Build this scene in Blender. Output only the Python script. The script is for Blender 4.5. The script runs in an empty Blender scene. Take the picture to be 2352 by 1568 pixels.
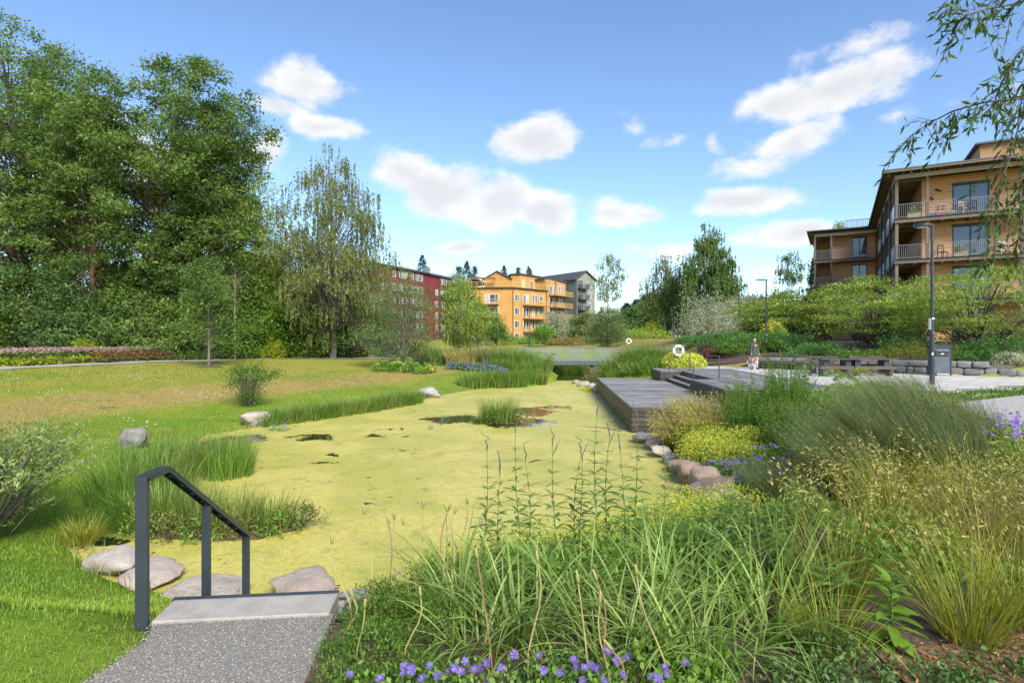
import bpy, bmesh, math, random
import numpy as np
from mathutils import Vector, Matrix, noise as mnoise
rng = np.random.default_rng(11); random.seed(11)
S = bpy.context.scene; COL = S.collection
R = math.radians
# ---------------------------------------------------------------- camera
F, CX, HY, CH = 1306., 1176., 775., 1.77          # focal length, centre, horizon (photo measured at 2352 px width), eye height
cam = bpy.data.objects.new('camera', bpy.data.cameras.new('camera')); COL.objects.link(cam)
cam.location = (0, 0, CH); cam.rotation_euler = (R(90), 0, 0)
cam.data.sensor_width = 36.; cam.data.lens = 36. * F / 2352.; cam.data.shift_y = -9. / 2352.
cam.data.clip_start = .1; cam.data.clip_end = 6000
S.camera = cam
SUN_AZ, SUN_EL = R(156), R(39)                     # azimuth clockwise from +Y (view direction)
# ---------------------------------------------------------------- world
W = bpy.data.worlds.new('World'); S.world = W; W.use_nodes = True
nt = W.node_tree; nt.nodes.clear()
class NG:
    """small helper to write node trees"""
    def __init__(s, t): s.t = t
    def n(s, typ, **kw):
        nd = s.t.nodes.new(typ)
        for k, v in kw.items():
            if k.startswith('i_'):
                nd.inputs[int(k[2:]) if k[2:].isdigit() else k[2:].replace('_', ' ')].default_value = v
            else: setattr(nd, k, v)
        return nd
    def l(s, a, b): s.t.links.new(a, b)
    def val(s, x, sock):
        if isinstance(x, (int, float, tuple, list)): sock.default_value = x
        else: s.l(x, sock)
    def math(s, op, a, b=0., c=0., clamp=False):
        nd = s.n('ShaderNodeMath', operation=op, use_clamp=clamp)
        for i, x in enumerate((a, b, c)): s.val(x, nd.inputs[i])
        return nd.outputs[0]
    def vmath(s, op, a, b=(0, 0, 0)):
        nd = s.n('ShaderNodeVectorMath', operation=op)
        s.val(a, nd.inputs[0]); s.val(b, nd.inputs[1])
        return nd.outputs['Value'] if op in ('LENGTH', 'DOT_PRODUCT', 'DISTANCE') else nd.outputs[0]
    def mapr(s, x, a, b, c=0., d=1., kind='SMOOTHSTEP'):
        nd = s.n('ShaderNodeMapRange', interpolation_type=kind)
        s.val(x, nd.inputs[0])
        for i, v in enumerate((a, b, c, d)): s.val(v, nd.inputs[i + 1])
        return nd.outputs[0]
    def mix(s, f, a, b, mode='MIX'):
        nd = s.n('ShaderNodeMix', data_type='RGBA', blend_type=mode)
        s.val(f, nd.inputs[0]); s.val(a if not isinstance(a, tuple) else (*a[:3], 1), nd.inputs[6]); s.val(b if not isinstance(b, tuple) else (*b[:3], 1), nd.inputs[7])
        return nd.outputs[2]
    def noise(s, vec, scale, detail=4., rough=.55, dist=0., out=0):
        nd = s.n('ShaderNodeTexNoise', i_Scale=scale, i_Detail=detail, i_Roughness=rough, i_Distortion=dist)
        if vec is not None: s.l(vec, nd.inputs['Vector'])
        return nd.outputs[out]
# cloud field: named clouds of the photograph's sky plus others all round the horizon
def dirpx(px, py):
    v = Vector(((px - CX) / F, 1., (HY - py) / F)); return v.normalized(), 1. / math.sqrt(((px - CX) / F) ** 2 + 1 + ((HY - py) / F) ** 2)
CL = [(640,255,85,34,.9),(705,200,85,52,1.),(760,300,95,28,1.),(1215,318,108,52,1.1),(930,400,75,55,1.),(1030,450,110,60,1.1),(1150,470,110,62,1.1),
      (1270,495,110,52,1.05),(1390,490,85,40,.95),(1470,490,60,30,.85),(1055,568,68,22,1.),(1950,110,120,50,.7),(1900,210,170,56,1.1),(1750,230,60,40,.8),
      (1800,320,100,50,.7),(1720,380,75,35,.7),(1555,330,60,26,.65),(1637,325,30,34,.65),(1710,470,115,36,1.1),(1818,545,70,34,1.1),(1580,580,120,28,.7),
      (1700,560,70,42,.65),(590,370,60,60,.95),(300,360,190,90,.8),(90,470,150,80,.7),(1440,285,40,26,.45),(2060,265,60,30,.5),(1770,620,40,18,.8),(450,500,120,60,.6),
      (1200,640,300,26,.35),(1800,690,260,24,.35)]
crs = np.random.default_rng(3)
w = NG(nt)
tc = w.n('ShaderNodeTexCoord'); dirv = w.vmath('NORMALIZE', tc.outputs['Generated'])
sky = w.n('ShaderNodeTexSky', sky_type='NISHITA', sun_disc=False, sun_elevation=SUN_EL, sun_rotation=SUN_AZ, altitude=50., air_density=1.0, dust_density=.15, ozone_density=1.8)
sc = w.vmath('MULTIPLY', dirv, (1., 1., 1.6))
warp = w.n('ShaderNodeTexNoise', i_Scale=6., i_Detail=2.); w.l(sc, warp.inputs['Vector'])
DW = w.n('ShaderNodeVectorMath', operation='MULTIPLY_ADD'); w.l(w.vmath('SUBTRACT', warp.outputs[1], (.5, .5, .5)), DW.inputs[0]); DW.inputs[1].default_value = (.08, .08, .05); w.l(dirv, DW.inputs[2]); DW = DW.outputs[0]
acc = None; blobs = []
for px, py, rx, ry, st in CL:
    c, k = dirpx(px, py); blobs.append((c, rx * .84 / F * k, .5, ry * .8 / F * k, st))
for i in range(12):                                   # the rest of the sky, same kind of clouds
    a = R(55 + 21 * i + crs.uniform(0, 14)); e = R(crs.uniform(8, 45))
    blobs.append((Vector((math.sin(a) * math.cos(e), math.cos(a) * math.cos(e), math.sin(e))), .2, .2, .07, crs.uniform(.8, 1.05)))
for c, rx, rd, rz, st in blobs:
    s_ = Vector((1 / rx, 1 / rd, 1 / rz)); nd = w.n('ShaderNodeVectorMath', operation='MULTIPLY_ADD'); w.l(DW, nd.inputs[0]); nd.inputs[1].default_value = s_; nd.inputs[2].default_value = (-c.x * s_.x, -c.y * s_.y, -c.z * s_.z)
    b = w.math('MULTIPLY_ADD', w.vmath('LENGTH', nd.outputs[0]), -.62 * st, st)
    acc = b if acc is None else w.math('MAXIMUM', acc, b)
acc = w.math('MAXIMUM', acc, -.4)
n1 = w.noise(sc, 11., 6., .6); n2 = w.noise(w.vmath('ADD', sc, (.004, 0, .035)), 11., 3., .55)
dens = w.math('MULTIPLY_ADD', w.math('SUBTRACT', n1, .5), 1.7, acc)
alpha = w.mapr(dens, .18, .72)
shade = w.mapr(w.math('MULTIPLY_ADD', w.math('SUBTRACT', n2, .5), 1.6, acc), .25, 1.15)
ccol = w.mix(shade, (3.7, 3.67, 3.65), (2.75, 2.8, 2.92))
skyc = w.mix(1., sky.outputs[0], (.67, .735, .82), 'MULTIPLY')
skycol = w.mix(w.math('MULTIPLY', alpha, .96), skyc, ccol)
bg = w.n('ShaderNodeBackground', i_Strength=.15); w.l(skycol, bg.inputs[0])
wo = w.n('ShaderNodeOutputWorld'); w.l(bg.outputs[0], wo.inputs[0])
# ---------------------------------------------------------------- sun (soft: thin cloud in front of it) and exposure
sun = bpy.data.objects.new('sun', bpy.data.lights.new('sun', 'SUN')); COL.objects.link(sun)
sun.data.energy = 4.1; sun.data.angle = R(28); sun.data.color = (1., .94, .83)
sd = Vector((math.sin(SUN_AZ) * math.cos(SUN_EL), math.cos(SUN_AZ) * math.cos(SUN_EL), math.sin(SUN_EL)))
sun.rotation_euler = sd.to_track_quat('Z', 'Y').to_euler(); sun.location = (0, -20, 60)
S.view_settings.view_transform = 'Standard'; S.view_settings.look = 'None'
S.view_settings.exposure = .98; S.view_settings.gamma = 1.; S.view_settings.use_curve_mapping = False
S.cycles.use_denoising = True; S.cycles.max_bounces = 5; S.cycles.transparent_max_bounces = 4
S.cycles.diffuse_bounces = 4; S.cycles.glossy_bounces = 2; S.cycles.transmission_bounces = 3; S.cycles.caustics_reflective = False; S.cycles.caustics_refractive = False
# ---------------------------------------------------------------- materials
MATS = {}
def newmat(name):
    m = bpy.data.materials.new(name); m.use_nodes = True; m.node_tree.nodes.clear(); MATS[name] = m
    return m, NG(m.node_tree)
def finish(q, bsdf):
    o = q.n('ShaderNodeOutputMaterial'); q.l(bsdf, o.inputs[0])
def pbr(name, c1, c2=None, rough=.6, scale=3., bump=.0, bscale=40., stretch=(1, 1, 1), vary=.0, spec=.4, metal=0., detail=5., lo=.35, hi=.65, spots=None):
    """two-tone noise colour, fine bump, optional per-object brightness variation and speckles"""
    m, q = newmat(name)
    tc = q.n('ShaderNodeTexCoord'); v = q.vmath('MULTIPLY', tc.outputs['Object'], stretch)
    col = q.n('ShaderNodeRGB'); col.outputs[0].default_value = (*c1, 1); col = col.outputs[0]
    if c2 is not None:
        col = q.mix(q.mapr(q.noise(v, scale, detail, .6), lo, hi), c1, c2)
    if spots:
        col = q.mix(q.mapr(q.noise(v, spots[0], 3., .6), spots[1], spots[1] + .08), col, spots[2])
    if vary:
        oi = q.n('ShaderNodeObjectInfo')
        br = q.n('ShaderNodeHueSaturation'); q.l(col, br.inputs['Color']); q.l(q.mapr(oi.outputs['Random'], 0, 1, 1 - vary, 1 + vary, 'LINEAR'), br.inputs['Value'])
        col = br.outputs[0]
    b = q.n('ShaderNodeBsdfPrincipled', i_Roughness=rough, i_Metallic=metal); b.inputs['Specular IOR Level'].default_value = spec
    q.l(col, b.inputs['Base Color'])
    if bump:
        bp = q.n('ShaderNodeBump', i_Strength=bump, i_Distance=.02); q.l(q.noise(v, bscale, 4., .6), bp.inputs['Height']); q.l(bp.outputs[0], b.inputs['Normal'])
    finish(q, b.outputs[0]); return m
def leafmat(name, dark, light, mid=None, transl=.38, rough=.5, vary=.12):
    """leaf colour follows the per-leaf attribute 'tint'; light passes through the blade"""
    m, q = newmat(name)
    at = q.n('ShaderNodeAttribute', attribute_name='tint')
    cr = q.n('ShaderNodeValToRGB'); e = cr.color_ramp.elements
    e[0].color = (*dark, 1); e[1].color = (*light, 1)
    if mid:
        x = cr.color_ramp.elements.new(.5); x.color = (*mid, 1)
    q.l(at.outputs['Fac'], cr.inputs[0])
    oi = q.n('ShaderNodeObjectInfo'); hs = q.n('ShaderNodeHueSaturation'); q.l(cr.outputs[0], hs.inputs['Color'])
    q.l(q.mapr(oi.outputs['Random'], 0, 1, 1 - vary, 1 + vary, 'LINEAR'), hs.inputs['Value'])
    b = q.n('ShaderNodeBsdfPrincipled', i_Roughness=rough); b.inputs['Specular IOR Level'].default_value = .3
    t = q.n('ShaderNodeBsdfTranslucent'); q.l(hs.outputs[0], b.inputs['Base Color'])
    tcol = q.mix(1., hs.outputs[0], (1.25, 1.2, .6), 'MULTIPLY'); q.l(tcol, t.inputs[0])
    mx = q.n('ShaderNodeMixShader', i_0=transl); q.l(b.outputs[0], mx.inputs[1]); q.l(t.outputs[0], mx.inputs[2])
    finish(q, mx.outputs[0]); return m
# ---------------------------------------------------------------- object helpers
def tag(o, label, cat=None, group=None, kind=None):
    if label: o['label'] = label
    if cat: o['category'] = cat
    if group: o['group'] = group
    if kind: o['kind'] = kind
    return o
def link(name, me, mat=None, parent=None, loc=None, kind=None):
    o = bpy.data.objects.new(name, me); COL.objects.link(o)
    if mat is not None and not me.materials: me.materials.append(MATS[mat] if isinstance(mat, str) else mat)
    if parent is not None: o.parent = parent
    if loc is not None: o.location = loc
    if kind: o['kind'] = kind
    return o
def thing(name, label, cat, loc=(0, 0, 0), rz=0., group=None, kind=None):
    o = bpy.data.objects.new(name, None); COL.objects.link(o); o.location = loc; o.rotation_euler = (0, 0, rz); o.empty_display_size = .2
    return tag(o, label, cat, group, kind)
def copy_tree(o, parent=None):
    c = o.copy(); COL.objects.link(c); c.parent = parent
    if parent is not None: c.matrix_parent_inverse = o.matrix_parent_inverse
    for ch in o.children: copy_tree(ch, c)
    return c
def np_mesh(name, V, Q, tint=None, smooth=False):
    V = np.asarray(V, np.float32).reshape(-1, 3); Q = np.asarray(Q, np.int32); n, k = Q.shape
    me = bpy.data.meshes.new(name); me.vertices.add(len(V)); me.vertices.foreach_set('co', V.ravel())
    me.loops.add(n * k); me.loops.foreach_set('vertex_index', Q.ravel())
    me.polygons.add(n); me.polygons.foreach_set('loop_start', np.arange(0, n * k, k, dtype=np.int32))
    if smooth: me.polygons.foreach_set('use_smooth', np.ones(n, bool))
    me.update(calc_edges=True)
    if tint is not None:
        a = me.attributes.new('tint', 'FLOAT', 'FACE'); a.data.foreach_set('value', np.clip(np.asarray(tint, np.float32), 0, 1))
    return me
class MB:
    """collects boxes, bars and tubes into one mesh"""
    def __init__(s): s.v = []; s.f = []
    def add(s, vs, fs):
        b = len(s.v); s.v += [tuple(x) for x in vs]; s.f += [tuple(b + i for i in f) for f in fs]; return s
    def box(s, c, d, rz=0., M=None):
        hx, hy, hz = d[0] / 2, d[1] / 2, d[2] / 2
        vs = [Vector((x, y, z)) for z in (-hz, hz) for x, y in ((-hx, -hy), (hx, -hy), (hx, hy), (-hx, hy))]
        m = Matrix.Translation(c) @ Matrix.Rotation(rz, 4, 'Z')
        if M is not None: m = M @ m
        return s.add([m @ v for v in vs], [(3, 2, 1, 0), (4, 5, 6, 7), (0, 1, 5, 4), (1, 2, 6, 5), (2, 3, 7, 6), (3, 0, 4, 7)])
    def bar(s, a, b, wd, ht, up=(0, 0, 1)):
        """straight bar of rectangular section from a to b"""
        a, b = Vector(a), Vector(b); d = (b - a); L = d.length; d.normalize(); u = Vector(up)
        if abs(d.dot(u)) > .99: u = Vector((0, 1, 0))
        x = d.cross(u).normalized(); u = x.cross(d).normalized()
        vs = []
        for p in (a, b):
            for sx, su in ((-1, -1), (1, -1), (1, 1), (-1, 1)): vs.append(p + x * sx * wd / 2 + u * su * ht / 2)
        return s.add(vs, [(0, 1, 2, 3), (7, 6, 5, 4), (0, 4, 5, 1), (1, 5, 6, 2), (2, 6, 7, 3), (3, 7, 4, 0)])
    def tube(s, pts, rad, n=6, cap=True):
        pts = [Vector(p) for p in pts]
        if not hasattr(rad, '__len__'): rad = [rad] * len(pts)
        vs = []; ref = None
        for i, p in enumerate(pts):
            d = (pts[min(i + 1, len(pts) - 1)] - pts[max(i - 1, 0)])
            d = d.normalized() if d.length > 1e-9 else Vector((0, 0, 1))
            if ref is None: ref = Vector((1, 0, 0)) if abs(d.x) < .9 else Vector((0, 1, 0))
            x = (ref - d * ref.dot(d)).normalized(); y = d.cross(x); ref = x
            for k in range(n):
                a = 2 * math.pi * k / n; vs.append(p + (x * math.cos(a) + y * math.sin(a)) * rad[i])
        fs = [(i * n + k, i * n + (k + 1) % n, (i + 1) * n + (k + 1) % n, (i + 1) * n + k) for i in range(len(pts) - 1) for k in range(n)]
        if cap: fs += [tuple(range(n - 1, -1, -1)), tuple((len(pts) - 1) * n + k for k in range(n))]
        return s.add(vs, fs)
    def prism(s, poly, z0, z1):
        n = len(poly); vs = [(x, y, z0) for x, y in poly] + [(x, y, z1) for x, y in poly]
        return s.add(vs, [tuple(range(n - 1, -1, -1)), tuple(range(n, 2 * n))] + [(i, (i + 1) % n, n + (i + 1) % n, n + i) for i in range(n)])
    def build(s, name, mat, parent=None, loc=None, smooth=False, bevel=0., kind=None):
        me = bpy.data.meshes.new(name); me.from_pydata(s.v, [], s.f); me.update()
        if bevel or True:
            bm = bmesh.new(); bm.from_mesh(me); bmesh.ops.recalc_face_normals(bm, faces=bm.faces)
            if bevel: bmesh.ops.bevel(bm, geom=bm.edges[:], offset=bevel, segments=1, affect='EDGES')
            bm.to_mesh(me); bm.free()
        if smooth: me.polygons.foreach_set('use_smooth', np.ones(len(me.polygons), bool))
        return link(name, me, mat, parent, loc, kind)
def mk(name, mat, parent, fn, **kw):
    m = MB(); fn(m); return m.build(name, mat, parent, **kw)
def G(px, py, z=0.):
    """photo pixel to the point where its ray meets the level z"""
    d = (CH - z) * F / (py - HY); return ((px - CX) / F * d, d, z)
def PX(px, d): return (px - CX) / F * d
def PZ(py, d): return CH - (py - HY) * d / F
# ================================================================ terrain
POND = [(3.0,38.5),(1.2,35.2),(-1.95,33.2),(-4.35,26.2),(-6.5,22.2),(-8.0,19.5),(-9.2,17.6),(-8.7,16.2),(-7.8,13.8),(-6.9,11.2),(-6.3,8.5),(-4.9,7.3),(-4.1,6.95),
        (-2.95,6.75),(-1.9,6.65),(-.9,7.),(.7,7.6),(2.2,8.3),(3.1,9.6),(3.5,12.1),(3.65,14.9),(3.75,17.2),(6.7,17.7),(7.5,31.),(5.6,34.),(6.6,38.5),(8.4,50),(10,62),(5.5,62),(4.2,50)]
WATER = -1.25
def sdist(poly, X, Y):
    X = np.asarray(X, float); Y = np.asarray(Y, float); best = np.full(X.shape, 1e9); ins = np.zeros(X.shape, bool); n = len(poly)
    for i in range(n):
        ax, ay = poly[i]; bx, by = poly[(i + 1) % n]; dx, dy = bx - ax, by - ay
        t = np.clip(((X - ax) * dx + (Y - ay) * dy) / (dx * dx + dy * dy), 0, 1)
        best = np.minimum(best, (X - ax - t * dx) ** 2 + (Y - ay - t * dy) ** 2)
        c = (ay > Y) != (by > Y)
        with np.errstate(divide='ignore', invalid='ignore'): xi = (bx - ax) * (Y - ay) / (by - ay if by != ay else 1e-9) + ax
        ins ^= c & (X < xi)
    return np.where(ins, -1, 1) * np.sqrt(best)
def sm(x): x = np.clip(x, 0, 1); return x * x * (3 - 2 * x)
ST0 = np.array((-2.21, 3.48)); STA = np.array((-.10, .995)); STB = np.array((.995, .10))     # flight of steps: start, direction, sideways
def HT(X, Y):
    X = np.asarray(X, float); Y = np.asarray(Y, float)
    s = sdist(POND, X, Y)
    out = 1.2 * sm((Y - 50) / 70.)
    t = (X - 15.6) * .622 + (Y - 30.9) * .783
    out = out + sm((X - 12.) / 4.) * (.5 * np.clip(t / .5, 0, 1) + .95 * sm((t - .8) / 9.)) * (1 - .5 * sm((Y - 60) / 40.))
    Wd = 3. + 15. * sm((-X - 2.) / 9.) * sm((Y - 6.) / 5.) + 8. * sm((Y - 26.) / 9.) * (1 - sm((X + 6.) / 9.))
    r = np.clip(s / Wd, 0, 1); kl = np.maximum(sm((-X - 4.) / 5.) * sm((Y - 6.) / 5.), sm((Y - 30.) / 6.)); ramp = kl * (1 - (1 - r) ** 2) + (1 - kl) * r ** 1.3
    z = -1.3 + (out + 1.3) * ramp
    z = np.where(s < 0, -1.3 + np.maximum(s * .6, -.7), z)
    z = z + ramp * sm((np.hypot(X, Y) - 6) / 6.) * (.03 * np.sin(X * .9 + .4 * Y) * np.sin(Y * .7) + .02 * np.sin(X * 2.1 + 1) * np.sin(Y * 1.7 + X))* (1 - sm((X - 6.5) / 1.5))
    tt = (X - ST0[0]) * STA[0] + (Y - ST0[1]) * STA[1]; lat = (X - ST0[0]) * STB[0] + (Y - ST0[1]) * STB[1]
    zs = -.12 - .63 * (tt - .1)
    w = sm((lat + .55) / .3) * sm((1.95 - lat) / .75) * sm((tt - .0) / .15) * (1 - sm((tt - 3.2) / .8))
    z = np.where(tt < 3.9, np.minimum(z, z * (1 - w) + np.minimum(zs, z) * w), z)
    return z
def hz(x, y): return float(HT(np.array([x]), np.array([y]))[0])
def axis(lo, hi, a, b, step, grow):
    c = list(np.arange(a, b + 1e-6, step)); s = step; x = a; left = []
    while x > lo: s *= grow; x -= s; left.append(x)
    s = step; x = c[-1]; right = []
    while x < hi: s *= grow; x += s; right.append(x)
    return np.array(left[::-1] + c + right)
gx = axis(-2500, 2500, -13., 12., .27, 1.1); gy = axis(-40, 3500, 1., 36., .27, 1.08)
XX, YY = np.meshgrid(gx, gy); ZZ = HT(XX, YY)
nx, ny = len(gx), len(gy); idx = np.arange(nx * ny).reshape(ny, nx)
Q = np.stack([idx[:-1, :-1], idx[:-1, 1:], idx[1:, 1:], idx[1:, :-1]], -1).reshape(-1, 4)
me = np_mesh('lawn', np.stack([XX, YY, ZZ], -1), Q, smooth=True)
a = me.attributes.new('shore', 'FLOAT', 'POINT'); a.data.foreach_set('value', sdist(POND, XX, YY).astype(np.float32).ravel())
m, q = newmat('lawn')
tc = q.n('ShaderNodeTexCoord'); v = tc.outputs['Object']; sh = q.n('ShaderNodeAttribute', attribute_name='shore').outputs['Fac']
n1 = q.noise(v, .16, 5., .6); n2 = q.noise(v, .55, 5., .62); n3 = q.noise(q.vmath('MULTIPLY', v, (1, .6, 1)), 7., 4., .7); n4 = q.noise(v, 45., 3., .7)
green = q.mix(q.mapr(n2, .35, .65), (.115, .205, .016), (.195, .245, .026))
yel = q.mix(q.mapr(n3, .3, .7), (.33, .28, .06), (.24, .235, .036))
brown = q.mix(q.mapr(n3, .35, .65), (.36, .26, .09), (.27, .19, .075))
farf = q.math('MULTIPLY', q.mapr(sh, 3., 6.), q.mapr(n1, .30, .52))
c = q.mix(q.math('MULTIPLY', farf, .85), green, yel)
band = q.math('MULTIPLY', q.math('MULTIPLY', q.mapr(sh, 3.8, 5.6), q.mapr(sh, 9.2, 7.2)), q.mapr(q.math('ADD', n1, q.math('MULTIPLY', n2, .6)), .50, .78))
c = q.mix(q.math('MULTIPLY', band, .9), c, brown)
dk = q.mapr(q.noise(v, .8, 4., .6), .60, .70)
c = q.mix(q.math('MULTIPLY', dk, .65), c, (.05, .12, .018))
c = q.mix(q.mapr(q.math('ADD', q.math('MULTIPLY', n4, .5), q.math('MULTIPLY', q.noise(v, 4., 5., .7), .5)), .36, .66, 0., .7), c, q.mix(1., c, (.55, .6, .45), 'MULTIPLY'))
b = q.n('ShaderNodeBsdfPrincipled', i_Roughness=.85); b.inputs['Specular IOR Level'].default_value = .15; q.l(c, b.inputs['Base Color'])
bp = q.n('ShaderNodeBump', i_Strength=.5, i_Distance=.05); q.l(q.math('ADD', q.noise(v, 25., 5., .7), n3), bp.inputs['Height']); q.l(bp.outputs[0], b.inputs['Normal'])
finish(q, b.outputs[0])
tag(link('lawn', me, 'lawn'), 'mown lawn with dry brown patches sloping down to the pond', kind='structure')
# ---------------------------------------------------------------- pond
m, q = newmat('pond')
tc = q.n('ShaderNodeTexCoord'); v = tc.outputs['Object']
wrp = q.n('ShaderNodeTexNoise', i_Scale=1.1, i_Detail=5., i_Roughness=.65); q.l(v, wrp.inputs['Vector'])
vw = q.vmath('ADD', v, q.vmath('MULTIPLY', q.vmath('SUBTRACT', wrp.outputs[1], (.5, .5, .5)), (2.6, 1.6, 0)))
acc = None
for px, py, rx, ry, st in [(1050,962,85,14,1.1),(1160,968,80,16,1.15),(1225,945,52,13,1.15),(1235,968,42,9,1.05),(735,1003,62,15,.82),(760,1045,28,6,.75),(545,1012,85,22,1.),(500,1022,45,14,1.),(900,985,40,8,.72),
                           (930,1002,35,6,.7),(745,1064,22,4,.9),(1590,1190,50,60,1.05),(1560,1255,60,70,1.05),(1620,1160,30,60,1.),(250,1245,60,22,1.),(1270,935,45,6,.9),(1450,1300,120,60,.75),
                           (700,1350,60,14,.9),(1500,1010,30,8,.7),(1290,868,60,6,.8),(860,1000,25,5,.85)]:
    x, y, _ = G(px, py, WATER); dpt = y; sx = rx / F * dpt; sy = ry * dpt * dpt / (F * 3.02)
    dd = q.vmath('LENGTH', q.vmath('MULTIPLY', q.vmath('SUBTRACT', vw, (x, y, 0)), (1 / sx, 1 / sy, 0)))
    bb = q.mapr(dd, 0., 1.6, st, 0.); acc = bb if acc is None else q.math('MAXIMUM', acc, bb)
sepw = q.n('ShaderNodeSeparateXYZ'); q.l(v, sepw.inputs[0])
stream = q.mapr(sepw.outputs[1], 38.5, 41.)
acc = q.math('MAXIMUM', acc, stream)
k0 = q.noise(v, .35, 3., .6); fl = q.noise(v, 2.6, 7., .68); f2 = q.noise(v, 14., 4., .6)
opn = q.math('ADD', acc, q.math('ADD', q.math('MULTIPLY', q.math('SUBTRACT', fl, .5), 1.5), q.math('MULTIPLY', q.math('SUBTRACT', f2, .5), .5)))
opn = q.math('MAXIMUM', q.mapr(opn, .56, .66), q.mapr(q.math('ADD', q.noise(v, 3.3, 8., .75), q.math('MULTIPLY', k0, .35)), .80, .84))
k1 = q.noise(v, .5, 6., .62); k2 = q.noise(v, 2.2, 6., .65); k3 = q.noise(v, 30., 4., .7)
alg = q.mix(q.mapr(k1, .40, .60), (.49, .43, .11), (.375, .36, .07))
alg = q.mix(q.mapr(k2, .50, .70, 0., .7), alg, (.44, .335, .11))
alg = q.mix(q.mapr(q.noise(v, 1.3, 7., .7, 1.), .52, .68, 0., .65), alg, (.21, .235, .035))
vo = q.n('ShaderNodeTexVoronoi', i_Scale=16.); q.l(q.vmath('ADD', v, q.vmath('SCALE', wrp.outputs[1])), vo.inputs['Vector'])
alg = q.mix(q.mapr(vo.outputs['Distance'], .3, .8, 0., .4), alg, (.22, .21, .05))
alg = q.mix(q.mapr(k3, .5, .8, 0., .5), alg, (.19, .19, .04))
alg = q.mix(q.mapr(q.noise(v, 9., 6., .75), .63, .73, 0., .6), alg, (.12, .13, .03))
alg = q.mix(q.mapr(q.noise(v, .9, 8., .7), .63, .70, 0., .35), alg, (.30, .34, .30))
b = q.n('ShaderNodeBsdfPrincipled', i_Roughness=.55); b.inputs['Specular IOR Level'].default_value = .35; q.l(alg, b.inputs['Base Color'])
bp = q.n('ShaderNodeBump', i_Strength=.45, i_Distance=.02); q.l(q.math('ADD', k3, k2), bp.inputs['Height']); q.l(bp.outputs[0], b.inputs['Normal'])
wt = q.n('ShaderNodeBsdfPrincipled', i_Roughness=.03); wt.inputs['Base Color'].default_value = (.018, .02, .01, 1); wt.inputs['Specular IOR Level'].default_value = .6
wb = q.n('ShaderNodeBump', i_Strength=.05, i_Distance=.02); q.l(q.noise(v, 6., 2.), wb.inputs['Height']); q.l(wb.outputs[0], wt.inputs['Normal'])
mx = q.n('ShaderNodeMixShader'); q.l(opn, mx.inputs[0]); q.l(b.outputs[0], mx.inputs[1]); q.l(wt.outputs[0], mx.inputs[2])
finish(q, mx.outputs[0])
tag(MB().add([(-15, 5.6, WATER), (17, 5.6, WATER), (17, 64, WATER), (-15, 64, WATER)], [(0, 1, 2, 3)]).build('pond_water', 'pond'), 'pond water covered by a yellow-green mat of algae', kind='structure')
# ---------------------------------------------------------------- draped sheets
def drape(name, poly, step, dz, mat, label=None, kind='structure', flat=None):
    bm = bmesh.new(); bm.faces.new([bm.verts.new((x, y, 0)) for x, y in poly])
    xs = [p[0] for p in poly]; ys = [p[1] for p in poly]
    for ax, lo, hi in ((0, min(xs), max(xs)), (1, min(ys), max(ys))):
        c = lo + step
        while c < hi:
            no = (1, 0, 0) if ax == 0 else (0, 1, 0); co = (c, 0, 0) if ax == 0 else (0, c, 0)
            bmesh.ops.bisect_plane(bm, geom=bm.verts[:] + bm.edges[:] + bm.faces[:], plane_co=co, plane_no=no); c += step
    V = np.array([v.co[:] for v in bm.verts]); z = HT(V[:, 0], V[:, 1]) + dz if flat is None else np.full(len(V), flat)
    for v, zz in zip(bm.verts, z): v.co.z = zz
    bmesh.ops.recalc_face_normals(bm, faces=bm.faces)
    me = bpy.data.meshes.new(name); bm.to_mesh(me); bm.free()
    o = link(name, me, mat)
    return tag(o, label, kind=kind)
pbr('gravel', (.27, .25, .225), (.18, .168, .15), rough=.9, scale=55., bump=.9, bscale=90., spots=(3., .58, (.21, .19, .165)), lo=.3, hi=.7)
pbr('path_gravel', (.34, .325, .30), (.27, .255, .235), rough=.9, scale=8., bump=.4, bscale=60.)
pbr('soil', (.055, .036, .024), (.11, .075, .05), rough=.95, scale=18., bump=.9, bscale=50.)
pbr('bark_mulch', (.24, .13, .065), (.09, .045, .025), rough=.9, scale=22., bump=1., bscale=40.)
pbr('pea_gravel', (.42, .36, .33), (.2, .16, .15), rough=.9, scale=45., bump=.8, bscale=70.)
drape('gravel_path', [(-2.12,3.3),(-2.2,3.5),(-1.13,3.6),(-1.08,3.1),(-.95,2.2),(-.9,-3),(-2.9,-3),(-2.4,1.6),(-2.17,2.8)], .3, .018, 'gravel', 'coarse grey gravel path leading to the steps')
PATH = [G(-300,872), G(0,846), G(320,832), G(640,823), G(860,819)]; PATH = [(p[0], p[1]) for p in PATH]
PATH += [(-5.5, 52.), (0.2, 46.6)]
def ribbon(pts, w):
    l, r = [], []
    for i, p in enumerate(pts):
        a = Vector(pts[max(i - 1, 0)]); b = Vector(pts[min(i + 1, len(pts) - 1)]); d = (b - a).normalized(); n = Vector((-d.y, d.x))
        l.append(tuple(Vector(p) + n * w)); r.append(tuple(Vector(p) - n * w))
    return r + l[::-1]
drape('gravel_path', ribbon(PATH, 1.15), 1., .035, 'path_gravel', 'pale gravel path along the top of the lawn')
drape('gravel_path', [(7.9,11.2),(9.4,13.0),(12.4,15.5),(18,18.6),(40,23),(40,19.5),(20,15.),(14,12.4),(11.,9.6),(9.,8.6)], 1., .03, 'path_gravel', 'grey gravel path beside the white clover patch')
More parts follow.
